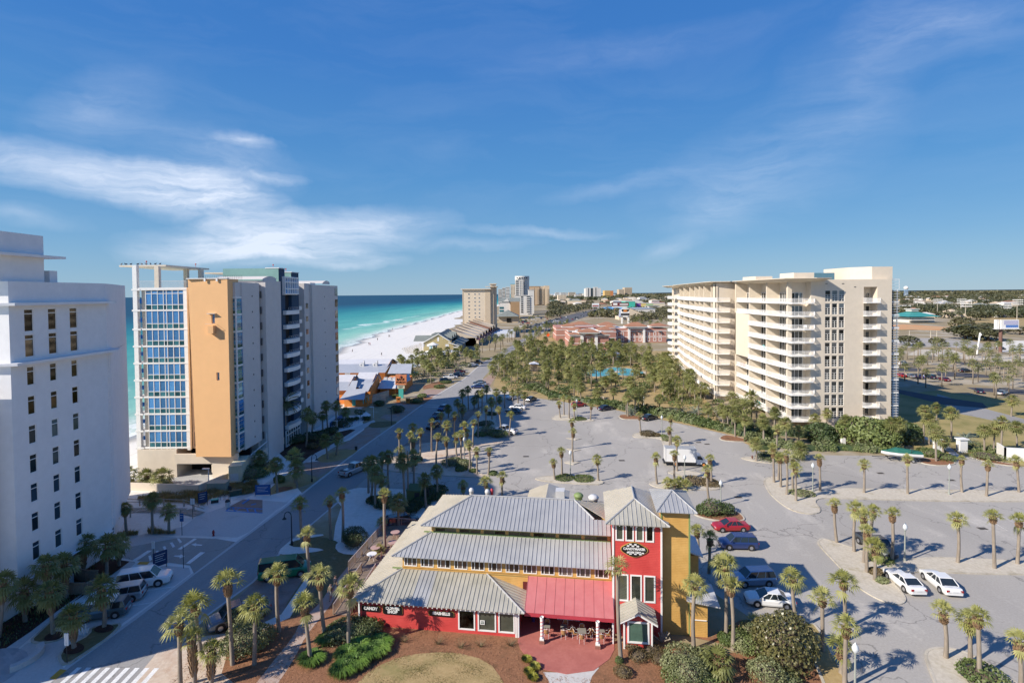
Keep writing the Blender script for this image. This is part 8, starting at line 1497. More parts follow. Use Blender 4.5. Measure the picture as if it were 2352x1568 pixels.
def car(label, typ, pm, a, b=None, head=None, cat=None, group=None, load=None):
    L, W, belt, roof, hood, tail, cb, ct, wb, wr = CAR[typ]
    if b is not None: c, h = car_at(a, b, W)
    else: c, h = Vector(a), math.radians(head)
    C = thing('parked_car' if typ not in ('pickup','van') else {'pickup':'pickup_truck','van':'van'}[typ], label, cat or ('pickup truck' if typ == 'pickup' else 'van' if typ == 'van' else 'car'), (c.x, c.y, .02), h, group); X = lambda t: -L/2+t*L; hw = W/2
    st = [(0,.78,.42,tail-.22),(.012,.90,.30,tail-.10),(.05,.97,.26,tail),(cb[0]+.02,1,.24,belt),(.5,1,.22,belt),(cb[1]-.02,1,.24,belt-.01),(.86,.98,.26,hood-.03),(.95,.93,.28,hood-.13),(.985,.84,.32,hood-.26),(1,.70,.42,hood-.36)]
    if typ in ('van','bigsuv','suv','wagon','hatch'): st[6] = (.88,.98,.26,hood-.05)
    g = G(); rows = []
    for t, k, z0, z1 in st: w = hw*k; rows.append([(X(t),-w*.93,z0),(X(t),-w,z0+.16),(X(t),-w,z1-.2),(X(t),-w*.9,z1-.02),(X(t),-w*.5,z1+.015),(X(t),w*.5,z1+.015),(X(t),w*.9,z1-.02),(X(t),w,z1-.2),(X(t),w,z0+.16),(X(t),w*.93,z0)])
    n = 10; g.add(sum(rows, []), [(j*n+i, j*n+(i+1)%n, (j+1)*n+(i+1)%n, (j+1)*n+i) for j in range(len(rows)-1) for i in range(n)][::1]+[tuple(range(n))[::-1], tuple((len(rows)-1)*n+i for i in range(n))]); part(g, 'body', pm, C, smooth=False)
    wb0, wt = hw*.9, hw*.74; B = [(X(cb[0]),-wb0,belt),(X(cb[1]),-wb0,belt-.02),(X(cb[1]),wb0,belt-.02),(X(cb[0]),wb0,belt)]; Tq = [(X(ct[0]),-wt,roof-.05),(X(ct[1]),-wt,roof-.05),(X(ct[1]),wt,roof-.05),(X(ct[0]),wt,roof-.05)]
    g = G(); g.add(B+Tq, [(0,1,5,4),(1,2,6,5),(2,3,7,6),(3,0,4,7)]); part(g, 'windows', M_cgl, C)
    g = G(); g.add([(x*1.0+(.03 if x > 0 else -.03),y*1.03,z) for x,y,z in Tq]+[(x*.96,y*.9,roof) for x,y,z in Tq], [(0,1,5,4),(1,2,6,5),(2,3,7,6),(3,0,4,7),(4,5,6,7)])
    for i in range(4): g.tube(B[i], Tq[i], .055, .045, 5)
    for t in ((.5,) if typ in ('coupe','pickup') else (.36,.66)):
        for s in (0, 3): k = 1-s//3*0; b0 = Vector(B[s]).lerp(Vector(B[1 if s == 0 else 2]), t); t0 = Vector(Tq[s]).lerp(Vector(Tq[1 if s == 0 else 2]), t); g.tube(b0, t0, .04, .04, 4)
    part(g, 'roof', pm, C)
    if typ == 'van': g = G(); [g.box(X(.04),s*hw*.905-.02,belt+.05,X(.5),s*hw*.905+.02,belt+.12) for s in (-1,1)]; part(g, 'trim_strip', M_plas, C)
    if typ == 'pickup': g = G(); g.box(X(.03),-hw*.8,tail-.02,X(.40),hw*.8,tail+.022); part(g, 'bed', M_plas, C)
    for t in (-wb/2, wb/2):
        for s in (-1, 1):
            w_ = G(); y = s*(hw-.10); w_.tube((t,y-.11,wr),(t,y+.115,wr),wr,wr,16) if s > 0 else w_.tube((t,y-.115,wr),(t,y+.11,wr),wr,wr,16); o = part(w_, 'wheel', M_tyre, C)
            r_ = G(); yo = y+s*.118; r_.tube((t,yo-s*.02,wr),(t,yo+s*.004,wr),wr*.62,wr*.58,12); part(r_, 'rim', M_rim, o)
            q = G(); q.tube((t,s*(hw-.06),wr+.02),(t,s*(hw+.004),wr+.02),wr+.07,wr+.07,14); part(q, 'wheel_arch', M_plas, C)
    for s in (-1, 1):
        g = G(); g.box(X(.962),s*hw*.62-.18,hood-.36,X(.985),s*hw*.62+.18,hood-.22); part(g, 'headlight', M_hl, C)
        g = G(); g.box(X(.0),s*hw*.72-.14,tail-.34,X(.02),s*hw*.72+.14,tail-.12); part(g, 'tail_light', M_tl, C)
        g = G(); x = X(cb[1])-.25; g.box(x-.07,s*(hw+.02)-.09,belt-.02,x+.07,s*(hw+.02)+.09,belt+.14); part(g, 'mirror', pm, C)
    g = G(); g.box(X(.985),-hw*.5,.34,X(1)+.01,hw*.5,.52); part(g, 'grille', M_plas, C); g = G(); g.box(X(0)-.01,-hw*.8,.34,X(.01),hw*.8,.5); part(g, 'bumper', M_plas if typ in ('suv','pickup') else pm, C); g = G(); g.box(X(0)-.02,-.26,.55,X(0)+.005,.26,.7); part(g, 'number_plate', M_hl, C); return C
P_w = paint('white_paint', (.74,.74,.73)); P_s = paint('silver_paint', (.42,.44,.46), .5); P_k = paint('black_paint', (.015,.015,.018)); P_g = paint('graphite_paint', (.07,.075,.08), .4); P_r = paint('red_paint', (.34,.015,.02)); P_b = paint('blue_paint_car', (.03,.055,.17), .3); P_t = paint('teal_grey_paint', (.09,.135,.16), .4); P_gr = paint('green_paint', (.012,.17,.075)); P_lb = paint('pale_blue_paint', (.30,.36,.46), .5); P_n = paint('navy_paint', (.012,.018,.05)); P_m = paint('maroon_paint', (.13,.012,.02))
car('big white sport utility vehicle, nose toward the navy sign', 'bigsuv', P_w, (-42.79,57.89), (-39.63,58.99)); car('silver sport utility vehicle with a spare wheel on its back door', 'suv', P_s, (-40.58,55.94), (-43.13,55.12))
C = car('teal grey estate car with a white roof box, nearest of the three in the bays', 'wagon', P_t, (-40.25,53.12), (-42.73,52.41)); g = G(); g.add([(-1.2,-.62,1.66),(1.3,-.62,1.66),(1.3,.62,1.66),(-1.2,.62,1.66),(-1.25,-.5,1.95),(1.0,-.5,1.95),(1.0,.5,1.95),(-1.25,.5,1.95)], [(3,2,1,0),(4,5,6,7),(0,1,5,4),(1,2,6,5),(2,3,7,6),(3,0,4,7)]); part(g, 'roof_box', P_w, C)
C = car('blue grey pickup truck with tools in its bed, half behind a clipped shrub', 'pickup', paint('steel_blue_paint', (.085,.13,.19), .4), (-25.29,53.12), (-28.54,50.56)); g = G(); [g.box(-2.5+i*.5,-.6+.2*(i%3),1.1,-2.2+i*.5,-.2+.2*(i%3),1.45+.1*(i%2)) for i in range(4)]; g.box(-.7,-.8,1.1,-.45,.8,1.35); part(g, 'tool_box', M_rail, C, kind='stuff')
C = car('green van parked nose-in beside the street palms', 'van', P_gr, (-27.88,59.75), (-24.57,60.73))
car('dark sport utility vehicle behind the deck railing at the shop roof edge', 'suv', P_n, (-16.04,73.02), (-14.39,73.85))
car('red sedan with a dark sunroof at the mulch island', 'sedan', P_r, (30.93,71.2), (27.9,71.17)); car('dark blue sport utility vehicle with silver roof rails below the red sedan', 'suv', P_b, (29.55,66.05), (26.96,66.21)); car('pale blue sport utility vehicle half in the tower shadow', 'suv', P_lb, (28.01,57.79), (24.93,57.64)); car('white sedan nearest the yellow wall', 'sedan', P_w, (27.6,53.57), (24.86,54.04))
car('white coupe at the tip of the sandy island', 'coupe', P_w, (41.77,56.52), (41.87,59.26)); car('white sedan right of the white coupe', 'sedan', P_w, (45.45,56.32), (45.81,59.14)); car('dark pickup truck behind the palm cluster of the lower island', 'pickup', P_g, (44.09,67.47), (44.13,64.24))
car('bright red hatchback at the hedge by the far lamp', 'hatch', P_r, (18.87,152), None, 25); car('navy sedan at the hedge', 'sedan', P_n, (24.81,145.7), (27.28,147.1)); car('black sedan with red tail lamps at the hedge right of the mulch corner', 'sedan', P_k, (33.94,134), (36.38,135.6))
car('white crew cab pickup under the palms at the far end of the strip', 'pickup', P_w, (0.66,164.2), None, 215); car('dark grey car right of the white crew cab pickup', 'sedan', P_g, (5.55,160.6), None, 60); car('graphite coupe nose-in to the palm strip', 'coupe', P_t, (1.27,143.2), (-1.57,144.3)); car('white car behind the graphite coupe', 'sedan', P_w, (2.72,148.1), (-0.49,148.9))
car('white pickup truck with a dark bed cover at the end of the palm strip', 'pickup', P_w, (-0.22,121.7), (-3.96,123.6)); car('black car at the kerb in the street shade', 'sedan', P_k, (-19.41,129), None, 250); car('dark car with a pale roof in the street shade', 'sedan', P_n, (-19.83,139.6), None, 250); car('blue car farthest of the three in the street shade', 'hatch', P_b, (-19.52,148.8), None, 250); car('pale pickup truck turning on the sunlit stretch of street', 'pickup', P_s, (-29.12,96.52), None, 62)
for lab, t, p, q, h in (('dark estate car behind the street island mound','suv',P_n,(-24.72,196.4),15),('white pickup truck in the second street bay','pickup',P_w,(-23.86,204.1),10),('navy saloon car right of the white street pickup','sedan',P_n,(-21.86,209.5),10),('teal car behind the navy saloon','sedan',P_t,(-21.52,213.8),10),('maroon estate car at the far end of the street bays','suv',P_m,(-21.7,219.2),12),('black pickup truck at the far street junction','pickup',P_k,(-16.46,247.8),-10),('white car beside the black pickup at the junction','sedan',P_w,(-17.59,240.1),10),('blue car lowest of the three beside the street palms','sedan',P_b,(-12.08,183.5),185),('silver car between two dark ones beside the street palms','sedan',P_s,(-11.47,187.7),185),('dark car uppermost of the three beside the street palms','sedan',P_k,(-11.89,191.4),185)): car(lab, t, p, q, None, h)
for lab, t, p, q, h in (('red car in shade beside the louvred tower','hatch',P_r,(145.6,199.9),80),('grey car right of the red one','sedan',P_s,(147.7,198.3),80),('blue car third in the shaded row','hatch',P_b,(149.2,196),80),('dark car fourth in the shaded row','suv',P_n,(152.8,195.2),80),('maroon car fifth in the shaded row','sedan',P_m,(153.6,189.9),80),('black car alone in the middle lot','sedan',P_k,(178,209.8),10),('blue car under the palms of the right lot','sedan',P_n,(146.2,167.2),60),('grey car at the right lot edge','sedan',P_s,(150.5,163.9),30),('white pickup at the upper left of the lots','pickup',P_w,(168.9,231.4),30),('tan and grey car on the sandy road','wagon',P_s,(239.7,313.5),10),('dark car by the billboard post','suv',P_g,(261.5,285.8),10),('white car beside the far sandy road','sedan',P_w,(237,325.4),10)): car(lab, t, p, q, None, h, group='cars in the far right lots')
def box_truck():
    c, h = car_at((30.5,98.75), (34.5,98.18), 2.3); C = thing('box_truck', 'white box truck with a grey roof parked across the car park', 'truck', (c.x, c.y, .02), h)
    g = G(); g.box(-4.2,-1.18,.85,1.35,1.18,3.25); part(g, 'cargo_box', P_w, C); g = G(); g.box(-4.16,-1.14,3.25,1.3,1.14,3.29); part(g, 'box_roof', mat('grey_roof_skin', (.34,.35,.35), .6, .1), C)
    g = G(); [g.box(a,-1.21,.84,b,1.21,d) for a, b, d in ((-4.23,-4.1,3.28),(1.26,1.38,3.28),(-4.2,1.36,.96))]; part(g, 'corner_trim', M_rail, C)
    g = G(); P = [(1.4,.5),(1.4,2.15),(2.15,2.15),(2.75,1.35),(3.55,1.2),(3.65,.95),(3.65,.5)]; n = len(P); g.add([(x,-.95,z) for x,z in P]+[(x,.95,z) for x,z in P], [tuple(range(n)),tuple(range(n,2*n))[::-1]]+[(i,i+n,(i+1)%n+n,(i+1)%n) for i in range(n)]); part(g, 'cab', P_w, C)
    g = G(); [g.add([(1.55,s*.965,1.35),(2.62,s*.965,1.35),(2.12,s*.965,2.0),(1.55,s*.965,2.0)],[(0,1,2,3)]) for s in (-1,1)]; g.add([(2.2,-.85,2.1),(2.2,.85,2.1),(2.78,.85,1.38),(2.78,-.85,1.38)],[(0,1,2,3)]); part(g, 'windows', M_cgl, C)
    g = G(); g.box(-4.3,-1.0,.45,1.4,1.0,.84); g.box(-4.5,-1.1,.45,-4.3,1.1,.7); part(g, 'chassis', M_plas, C)
    for x in (-2.4, 2.7):
        for s in (-1, 1): w_ = G(); w_.tube((x,s*.95-.14,.42),(x,s*.95+.14,.42),.42,.42,16); o = part(w_, 'wheel', M_tyre, C); r_ = G(); r_.tube((x,s*1.09,.42),(x,s*1.10,.42),.24,.2,12); part(r_, 'rim', M_or, o)
    for s in (-1, 1): g = G(); g.box(3.62,s*.7-.16,.85,3.67,s*.7+.16,1.02); part(g, 'headlight', M_hl, C); g = G(); g.box(2.3,s*1.12-.06,1.35,2.4,s*1.12+.06,1.7); part(g, 'mirror', M_plas, C)
box_truck()
def boat():
    c, h = car_at((75.09,99.34), (71.53,100.5), 2.2); C = thing('motor_boat', 'white motor boat under a green cover', 'boat', (c.x,c.y,.75), h)
    S = [(-3.2,1.05,.25),(-1.5,1.15,.12),(.8,1.08,.1),(2.2,.7,.3),(3.3,.05,.75)]; g = G(); rows = [[(x,-w,.95),(x,-w*.95,.6),(x,-w*.5,k*.6+.05),(x,0,k),(x,w*.5,k*.6+.05),(x,w*.95,.6),(x,w,.95)] for x, w, k in S]; n = 7
    g.add(sum(rows,[]), [(j*n+i,(j+1)*n+i,(j+1)*n+i+1,j*n+i+1) for j in range(4) for i in range(n-1)]+[tuple(range(n))[::-1]]); part(g, 'hull', P_w, C); g = G(); [g.add([(a[0],s*(a[1]+.012),.52),(b[0],s*(b[1]+.012),.52),(b[0],s*(b[1]+.012),.66),(a[0],s*(a[1]+.012),.66)],[(0,1,2,3)]) for a, b in zip(S[:4], S[1:]) for s in (-1,1)]; part(g, 'hull_stripe', M_rail, C)
    g = G(); rr_ = [[(x,-w*.97,.97),(x,-w*.4,.97+h2),(x,w*.4,.97+h2),(x,w*.97,.97)] for (x,w,_), h2 in zip(S, (.25,.5,.75,.2,.05))]; g.add(sum(rr_,[]), [(j*4+i,(j+1)*4+i,(j+1)*4+i+1,j*4+i+1) for j in range(4) for i in range(3)]); part(g, 'cover', mat('green_canvas', (.015,.12,.09), .8, .1), C)
    g = G(); g.path([(-1.2,-1.0,.95),(-1.5,-.9,2.1),(-1.5,.9,2.1),(-1.2,1.0,.95)], .04, 6); part(g, 'tower_bar', M_plas, C)
    t = thing('boat_trailer', 'black boat trailer carrying the white motor boat', 'trailer', (c.x,c.y,.02), h); g = G(); g.box(-3,-.6,.5,2.4,-.5,.62); g.box(-3,.5,.5,2.4,.6,.62); g.box(2.2,-.5,.5,4.6,.5,.58) if False else g.tube((2.4,0,.55),(4.8,0,.5),.06); [g.box(x,-.9,.45,x+.1,.9,.6) for x in (-2.6,-1,.8,2.2)]; part(g, 'frame', M_plas, t)
    for x in (-1.6,):
        for s in (-1,1): w_ = G(); w_.tube((x,s*1.0-.1,.32),(x,s*1.0+.1,.32),.32,.32,14); o = part(w_, 'wheel', M_tyre, t); r_ = G(); r_.tube((x,s*1.11,.32),(x,s*1.12,.32),.2,.18,10); part(r_, 'rim', M_rim, o)
boat()
tb = G(); tb.box(-2.3,-.9,.3,2.3,.9,.95); TBM = {p.name: tb.mesh('body', p) for p in (P_w,P_s,P_k,P_r,P_b,P_g)}; tg = G(); tg.add([(-1.6,-.85,.95),(1.2,-.85,.95),(1.2,.85,.95),(-1.6,.85,.95),(-1.1,-.7,1.5),(.5,-.7,1.5),(.5,.7,1.5),(-1.1,.7,1.5)],[(4,5,6,7),(0,1,5,4),(1,2,6,5),(2,3,7,6),(3,0,4,7)]); TGM = tg.mesh('windows', M_cgl); r = random.Random(3)
def tiny(lab, x, y, h, grp): p = r.choice([P_w,P_w,P_s,P_k,P_r,P_b,P_g]); C = thing('distant_car', lab, 'car', (x,y,.03), h, grp); inst(TBM[p.name], 'body', C, (0,0,0)); inst(TGM, 'windows', C, (0,0,0))
for i in range(90):
    t = r.random()**1.4*5.2; j = int(t); a, b = HW[j], HW[j+1]; f = t-j; x, y = a[0]+(b[0]-a[0])*f, a[1]+(b[1]-a[1])*f; tiny('car in the traffic on the distant highway', x+r.choice([-12,-8.5,-5,5,8.5,12])*(1+y*.0002), y, math.atan2(b[1]-a[1], b[0]-a[0]), 'highway traffic')
for i in range(46): y = r.uniform(440,720); tiny('car in the crowded lots left of the highway', px_at(r.uniform(1188,1290), y), y, r.choice([0,1.57]), 'cars in the lots left of the highway')

# ================================================================ street furniture
M_lpost = mat('pale_green_post', (.30,.32,.29), .6, .1); M_lblk = mat('black_post', (.02,.022,.022), .5, .1); M_globe = mat('frosted_globe', (.62,.66,.68), .2, .05)
def globe_lamp(lab, p, dark=False):
    x, y, h, _ = p; m = M_lblk if dark else M_lpost; L = thing('street_lamp', lab, 'lamp', (x,y,0), 0, 'globe lamps of the car park'); g = G(); g.lathe([(.16,0),(.16,.35),(.09,.5),(.065,h-.95),(.12,h-.9),(.12,h-.8)], 10); part(g, 'post', m, L); g = G(); g.lathe([(.12,h-.8),(.25,h-.6),(.27,h-.4),(.16,h-.15),(.05,h-.05),(.03,h+.05),(.001,h+.12)], 12); part(g, 'globe', M_globe, L, smooth=True)
for (lab, dk), p in zip((('dark globe lamp beside the green utility box',1),('globe lamp on the sandy palm strip',0),('globe lamp on the front kerbed island',0),('globe lamp above the brown shrubs of the lot',0),('globe lamp in front of the box truck',0),('globe lamp behind the red sedan',0),('globe lamp beside the red hatchback',0),('globe lamp behind the hedge near the hatchback',0),('globe lamp behind the hedge before the dry lawn',0),('globe lamp at the tip of the upper island',0),('globe lamp right of the dark pickup on the lower island',0),('globe lamp in the middle of the upper island',0),('nearest globe lamp at the bottom edge',0)), [(-13.3,82.5,4.6,0.1),(-9.6,104.1,4.4,0),(10,93.3,4.8,0),(33.7,120.6,4.5,0),(29.1,90.3,4.7,0),
(31.2,79.9,4,0),(16.7,139.3,4.6,0),(21.3,167,3,0),(37.7,153.4,2.5,0),(48.2,85.5,4.7,0),
(46.6,63.1,4.6,0),(68.7,83.7,4.9,-0.1),(27.6,42.7,3.8,0)]): globe_lamp(lab, p, dk)
for lab, p in zip(('crook-necked lamp on the dry verge by the brick lay-by','crook-necked lamp near the street palms left of the deck'), [(-35,92.2,4.9,0.1),(-28.8,68.6,4.5,0.1)]):
    x, y, h, _ = p; L = thing('crook_lamp', lab, 'lamp', (x,y,0), 0, 'crook-necked street lamps'); s = 1 if 'verge' in lab else -1; g = G(); g.tube((0,0,0),(0,0,h-.7),.09,.06,8); g.lathe([(.16,0),(.16,.5),(.09,.6)],8); g.path([(s*(.45-.45*math.cos(t)),0,h-.7+.6*math.sin(t)) for t in [pi*i/9 for i in range(10)]], .05, 6); part(g, 'post', M_lblk, L); g = G(); g.lathe([(.05,h-.72),(.1,h-.85),(.3,h-1.05),(.02,h-1.05)], 10, (s*.9,0,0)); part(g, 'lamp_shade', M_lblk, L)
for i, p in enumerate([(-51.2,89.2,3.4,0.1),(-42.4,128.3,2.1,0),(-36.5,139.5,3,0),(-30.2,132.3,4.2,0.1)]):
    x, y, h, _ = p; L = thing('post_lamp', 'straight street light %s' % ('beside the garage ramp','among the shrubs before the navy tower','left of the dome shrub lay-by','black one by the triple palm')[i], 'lamp', (x,y,0), 0, 'straight street lights'); m = M_lblk if i == 3 else M_metal; g = G(); g.tube((0,0,0),(0,0,h),.09,.07,8); part(g, 'post', m, L); g = G(); g.box(-1.0,-.18,h-.05,.1,.18,h+.12); part(g, 'lamp_head', m, L)
M_nvs = mat('navy_sign', (.012,.04,.11), .4, .05)
def panel_sign(lab, p, w, h, m, rot=0., name='notice_sign', posts=(0,), zt=None, lines_=0):
    x, y, z, _ = p; S = thing(name, lab, 'sign', (x,y,0), rot); g = G(); [g.tube((a,0,0),(a,0,z),.035,n=6) for a in posts]; part(g, 'post', M_lblk, S); g = G(); g.box(-w/2,-.03,z-h,w/2,.03,z); part(g, 'sign_face', m, S)
    if lines_: g = G(); [g.box(-w*.36,-.04,z-h*(.2+.6*i/lines_)-.05,w*(.36-.1*(i%3)),-.03,z-h*(.2+.6*i/lines_)) for i in range(lines_)]; part(g, 'letter_rows', M_white, S, kind='stuff')
A_ = [(-40.6,85.9,1.8,0),(-48,81.9,2.2,0.1),(-46.7,77.1,3,0.1),(-45,71.8,3,0.6),(-43.5,63.8,2.9,0.1),
(-39.5,46.4,2.8,0),(-39.4,63,2.8,0.3),(-42.1,62.9,2.1,0.1),(-44.2,82.7,2.8,0.1)]
panel_sign('blue sign board with white lettering on two dark posts at the dry verge', A_[0], 2.3, 1.6, mat('blue_sign', (.02,.10,.30), .4, .05), .1, 'blue_board', (-1.2,1.2), None, 4); panel_sign('tall dark framed notice at the boardwalk entrance', A_[1], 1.2, 1.7, M_nvs, .7, 'notice_board', (-.62,.62), None, 3); panel_sign('small white sign on a black post by the boardwalk rail', A_[2], .6, .85, M_metal); panel_sign('blue and white sign on a leaning post by the hydrant', A_[3], .5, 1.1, MATS['blue_sign'], 0, 'notice_sign', (0,), None, 2); panel_sign('white sign on a dark post in the driveway mouth', A_[4], .35, .9, M_metal); panel_sign('white sign on a post above the nearest mulch ring', A_[5], .35, 1.1, M_metal); panel_sign('thin grey sign post at the corner of the driveway', A_[6], .1, .2, M_rail); panel_sign('navy hotel sign with rows of white lettering at the driveway', A_[7], 1.5, 1.7, M_nvs, .9, 'navy_sign', (-.65,.65), None, 4); panel_sign('black signal post with a small box by the disabled bay', A_[8], .5, .7, M_lblk)
def hydrant(lab, q, m):
    Hd = thing('fire_hydrant', lab, 'hydrant', q); g = G(); g.lathe([(.17,0),(.17,.06),(.11,.08),(.11,.55),(.15,.58),(.14,.66),(.08,.76),(.03,.82),(.001,.84)], 10); part(g, 'barrel', m, Hd); g = G(); g.tube((-.2,0,.45),(.2,0,.45),.06,n=8); g.tube((0,-.2,.42),(0,0,.42),.07,n=8); part(g, 'outlets', m, Hd)
hydrant('red fire hydrant on the sandy corner by the driveway', (-40.6,71.55), mat('hydrant_red', (.30,.02,.02), .5, .1)); hydrant('rust brown hydrant on the island below the hedge', (46.08,102.5), mat('hydrant_rust', (.16,.06,.04), .7, .2))
q = (-43.83,81.23); B = thing('litter_bin', 'grey litter bin with a black lid by the disabled bay', 'bin', q); part(G().lathe([(.3,0),(.33,.9),(.01,.9)], 12), 'body', M_rail, B); part(G().lathe([(.36,.9),(.36,1.0),(.2,1.25),(.01,1.3)], 12), 'lid', M_plas, B)
q = (-32.82,111.1); B = thing('litter_bin', 'small dark bin at the tip of the dry verge', 'bin', q); part(G().lathe([(.22,0),(.3,.8),(.01,.8)], 10), 'body', M_plas, B)
q = (-46.87,83.2); B = thing('bench_box', 'teal covered bin lying by the bike hoops', 'bin', q, .4); part(G().box(-.5,-.3,0,.5,.3,.5), 'body', M_plas, B); part(G().box(-.55,-.35,.5,.5,.35,.62), 'lid', M_teal, B)
for i, q in enumerate(((-46.23,84.28), (-45.66,84.32))): g = G(); g.path([(.35*math.cos(t),0,.55+.35*math.sin(t)) for t in [pi*k/8 for k in range(9)]], .03, 6); g.tube((.35,0,0),(.35,0,.55),.03); g.tube((-.35,0,0),(-.35,0,.55),.03); single(g, 'bike_hoop', M_plas, '%s black bike hoop beside the litter bin' % ('left','right')[i], 'bike rack', (*q,0), .3)
M_ubox = mat('sage_green_box', (.26,.31,.27), .6, .06); q = (-49.17,88.35); B = thing('utility_cabinet', 'sage green two-door utility cabinet below the generator', 'cabinet', q, .1); part(G().box(-1.5,-.7,0,1.5,.7,1.5), 'body', M_ubox, B); part(G().box(-1.4,-.73,.15,-.04,-.7,1.4), 'door', M_ubox, B); part(G().box(.04,-.73,.15,1.4,-.7,1.4), 'door', M_ubox, B); part(G().add([(-1.55,-.75,1.5),(1.55,-.75,1.5),(1.55,.75,1.62),(-1.55,.75,1.62)],[(0,1,2,3)]), 'lid', M_ubox, B)
q = (-45.18,86.24); B = thing('utility_box', 'low dark green box in the dune grass', 'cabinet', q, .5); part(G().box(-.9,-.4,0,.9,.4,.8), 'body', mat('dark_green_box', (.03,.07,.05), .6, .1), B); part(G().box(-.95,-.45,.8,.95,.45,.86), 'lid', MATS['dark_green_box'], B)
q = (-15.44,83.12); B = thing('transformer', 'olive green transformer with a sloping lid in the shaded sand yard', 'cabinet', q, -.1); part(G().box(-1.1,-1,0,1.1,1,2.0), 'body', mat('olive_green_box', (.10,.14,.05), .6, .06), B); part(G().add([(-1.2,-1.1,2.0),(1.2,-1.1,2.0),(1.2,1.1,2.0),(-1.2,1.1,2.0),(-.9,.3,2.7),(.9,.3,2.7)],[(0,1,5,4),(1,2,5),(2,3,4,5),(3,0,4)]), 'lid', MATS['olive_green_box'], B); part(G().box(.2,-1.04,.2,1.0,-1.0,1.7), 'door', M_dark, B)
p = [(-16.4,82.5,8.1,0.1)][0]; g = G(); g.tube((0,0,0),(0,0,p[2]),.13,.10,8); single(g, 'utility_pole', M_wood, 'bare green grey pole beside the olive transformer', 'pole', (p[0],p[1],0))
def generator():
    q = (-48.01,92.07); B = thing('generator', 'large cream generator housing with a grille beside the garage ramp', 'machine', q, .25); cm = mat('cream_panel', (.60,.56,.40), .6, .05); part(G().box(-1.0,-.9,.4,1.0,5.2,3.1), 'housing', cm, B); part(G().box(-.75,-.94,.7,.5,-.9,1.9), 'grille', M_rail, B); part(G().box(-1.06,-.96,3.1,1.06,5.26,3.2), 'lid', cm, B); part(G().box(-1,-.9,0,1,5.2,.4), 'base', M_plas, B)
generator()
a, b, c = (-66.43,89.17), (-51.9,87.43), (-50.18,93.35)
W_ = thing('court_wall', 'low cream wall around the garage ramp court', 'wall', (*b,0))
for (p, q) in ((a, b), (b, c)):
    d = Vector((q[0]-p[0], q[1]-p[1], 0)).normalized(); n = Vector((-d.y, d.x, 0))*.14; P0, Q0 = Vector((*p,0)), Vector((*q,0)); g = G(); V = [P0-n,Q0-n,Q0+n,P0+n]; g.add(V+[v+Vector((0,0,1.3)) for v in V], [(4,5,6,7),(0,1,5,4),(1,2,6,5),(2,3,7,6),(3,0,4,7)]); part(g, 'wall_run', M_stc, W_, True)
def fence_run(parent, pts, h, mat_, rails=(.5,1.0), pw=.07):
    for p, q in zip(pts, pts[1:]):
        L = math.hypot(q[0]-p[0], q[1]-p[1]); n = max(1, int(L/2.2))
        for i in range(n): t = i/n; x, y = p[0]+(q[0]-p[0])*t, p[1]+(q[1]-p[1])*t; part(G().box(x-pw,y-pw,0,x+pw,y+pw,h), 'post', mat_, parent, True)
        for z in rails: part(G().tube((*p,z*h),(*q,z*h),pw*.8,n=4), 'rail', mat_, parent, True)
M_bw = mat('grey_board', (.33,.29,.24), .85, .15, 4.)
F_ = thing('boardwalk', 'weathered wooden boardwalk with double railings leading to the beach', 'boardwalk', (-52.71,80.21)); fence_run(F_, [(-61.78,82.47),(-57.89,82.12),(-54.1,82.03),(-50.79,81.7),(-46.33,79.33)], 1.1, M_bw, (.95,.55)); fence_run(F_, [(-58.33,77.66),(-56.31,77.86),(-53.69,79.24),(-48.98,77.94),(-46.3,77.41)], 1.1, M_bw, (.95,.55)); g = G(); pts = [(-60.44,80.38),(-56.62,80.3),(-52.71,80.21),(-49.48,79.89),(-46.27,78.36)]
for p, q in zip(pts, pts[1:]):
    L = math.hypot(q[0]-p[0], q[1]-p[1]); n = int(L/.3); d = Vector((q[0]-p[0], q[1]-p[1], 0)).normalized(); nn = Vector((-d.y, d.x, 0))
    for i in range(n): o = Vector((*p,.12))+d*(i*.3); part(G().add([o-nn*.9,o+d*.27-nn*.9,o+d*.27+nn*.9,o+nn*.9],[(0,1,2,3)]), 'plank', M_bw, F_, True)
F_ = thing('wooden_ramp', 'wooden access ramp with slatted railing at the foot of the white tower', 'ramp', (-48.5,58.48)); P_ = [(-50.76,58.51),(-48.91,57.49),(-46.58,57.46),(-46.03,58.44)]; Q_ = [(-51.96,60.19),(-51.29,61.04),(-48.71,60.14),(-47.32,60.11)]
for run in (P_, Q_):
    for p, q in zip(run, run[1:]):
        L = math.hypot(q[0]-p[0], q[1]-p[1]); n = int(L/.16)
        for i in range(n): t = (i+.5)/n; x, y = p[0]+(q[0]-p[0])*t, p[1]+(q[1]-p[1])*t; part(G().box(x-.05,y-.05,0,x+.05,y+.05,1.25), 'slat', M_wood, F_, True)
        part(G().tube((*p,1.3),(*q,1.3),.08,n=4), 'top_rail', M_wood, F_, True)
q = (-42.99,47.01); g = G(); N_ = 12; arc = [(1.9*math.cos(t), 1.9*math.sin(t)) for t in [-.9+1.9*i/N_ for i in range(N_+1)]]; g.prism([(x*1.15-1.9,y*1.15) for x,y in arc]+[(x*.85-1.9,y*.85) for x,y in arc][::-1], 0, .5); single(g, 'curved_bench', M_conc, 'curved white concrete bench at the paver circle', 'bench', (*q,.02))
q = (-41.72,50.36); g = G(); pts = [(-.75+.0125*i, .42*math.cos(i*.31), .48+.42*math.sin(i*.31)) for i in range(121)]; g.path(pts, .03, 5); single(g, 'bike_rack', M_trim, 'white spiral bike rack between the mulch rings', 'bike rack', (*q,.05), .6)
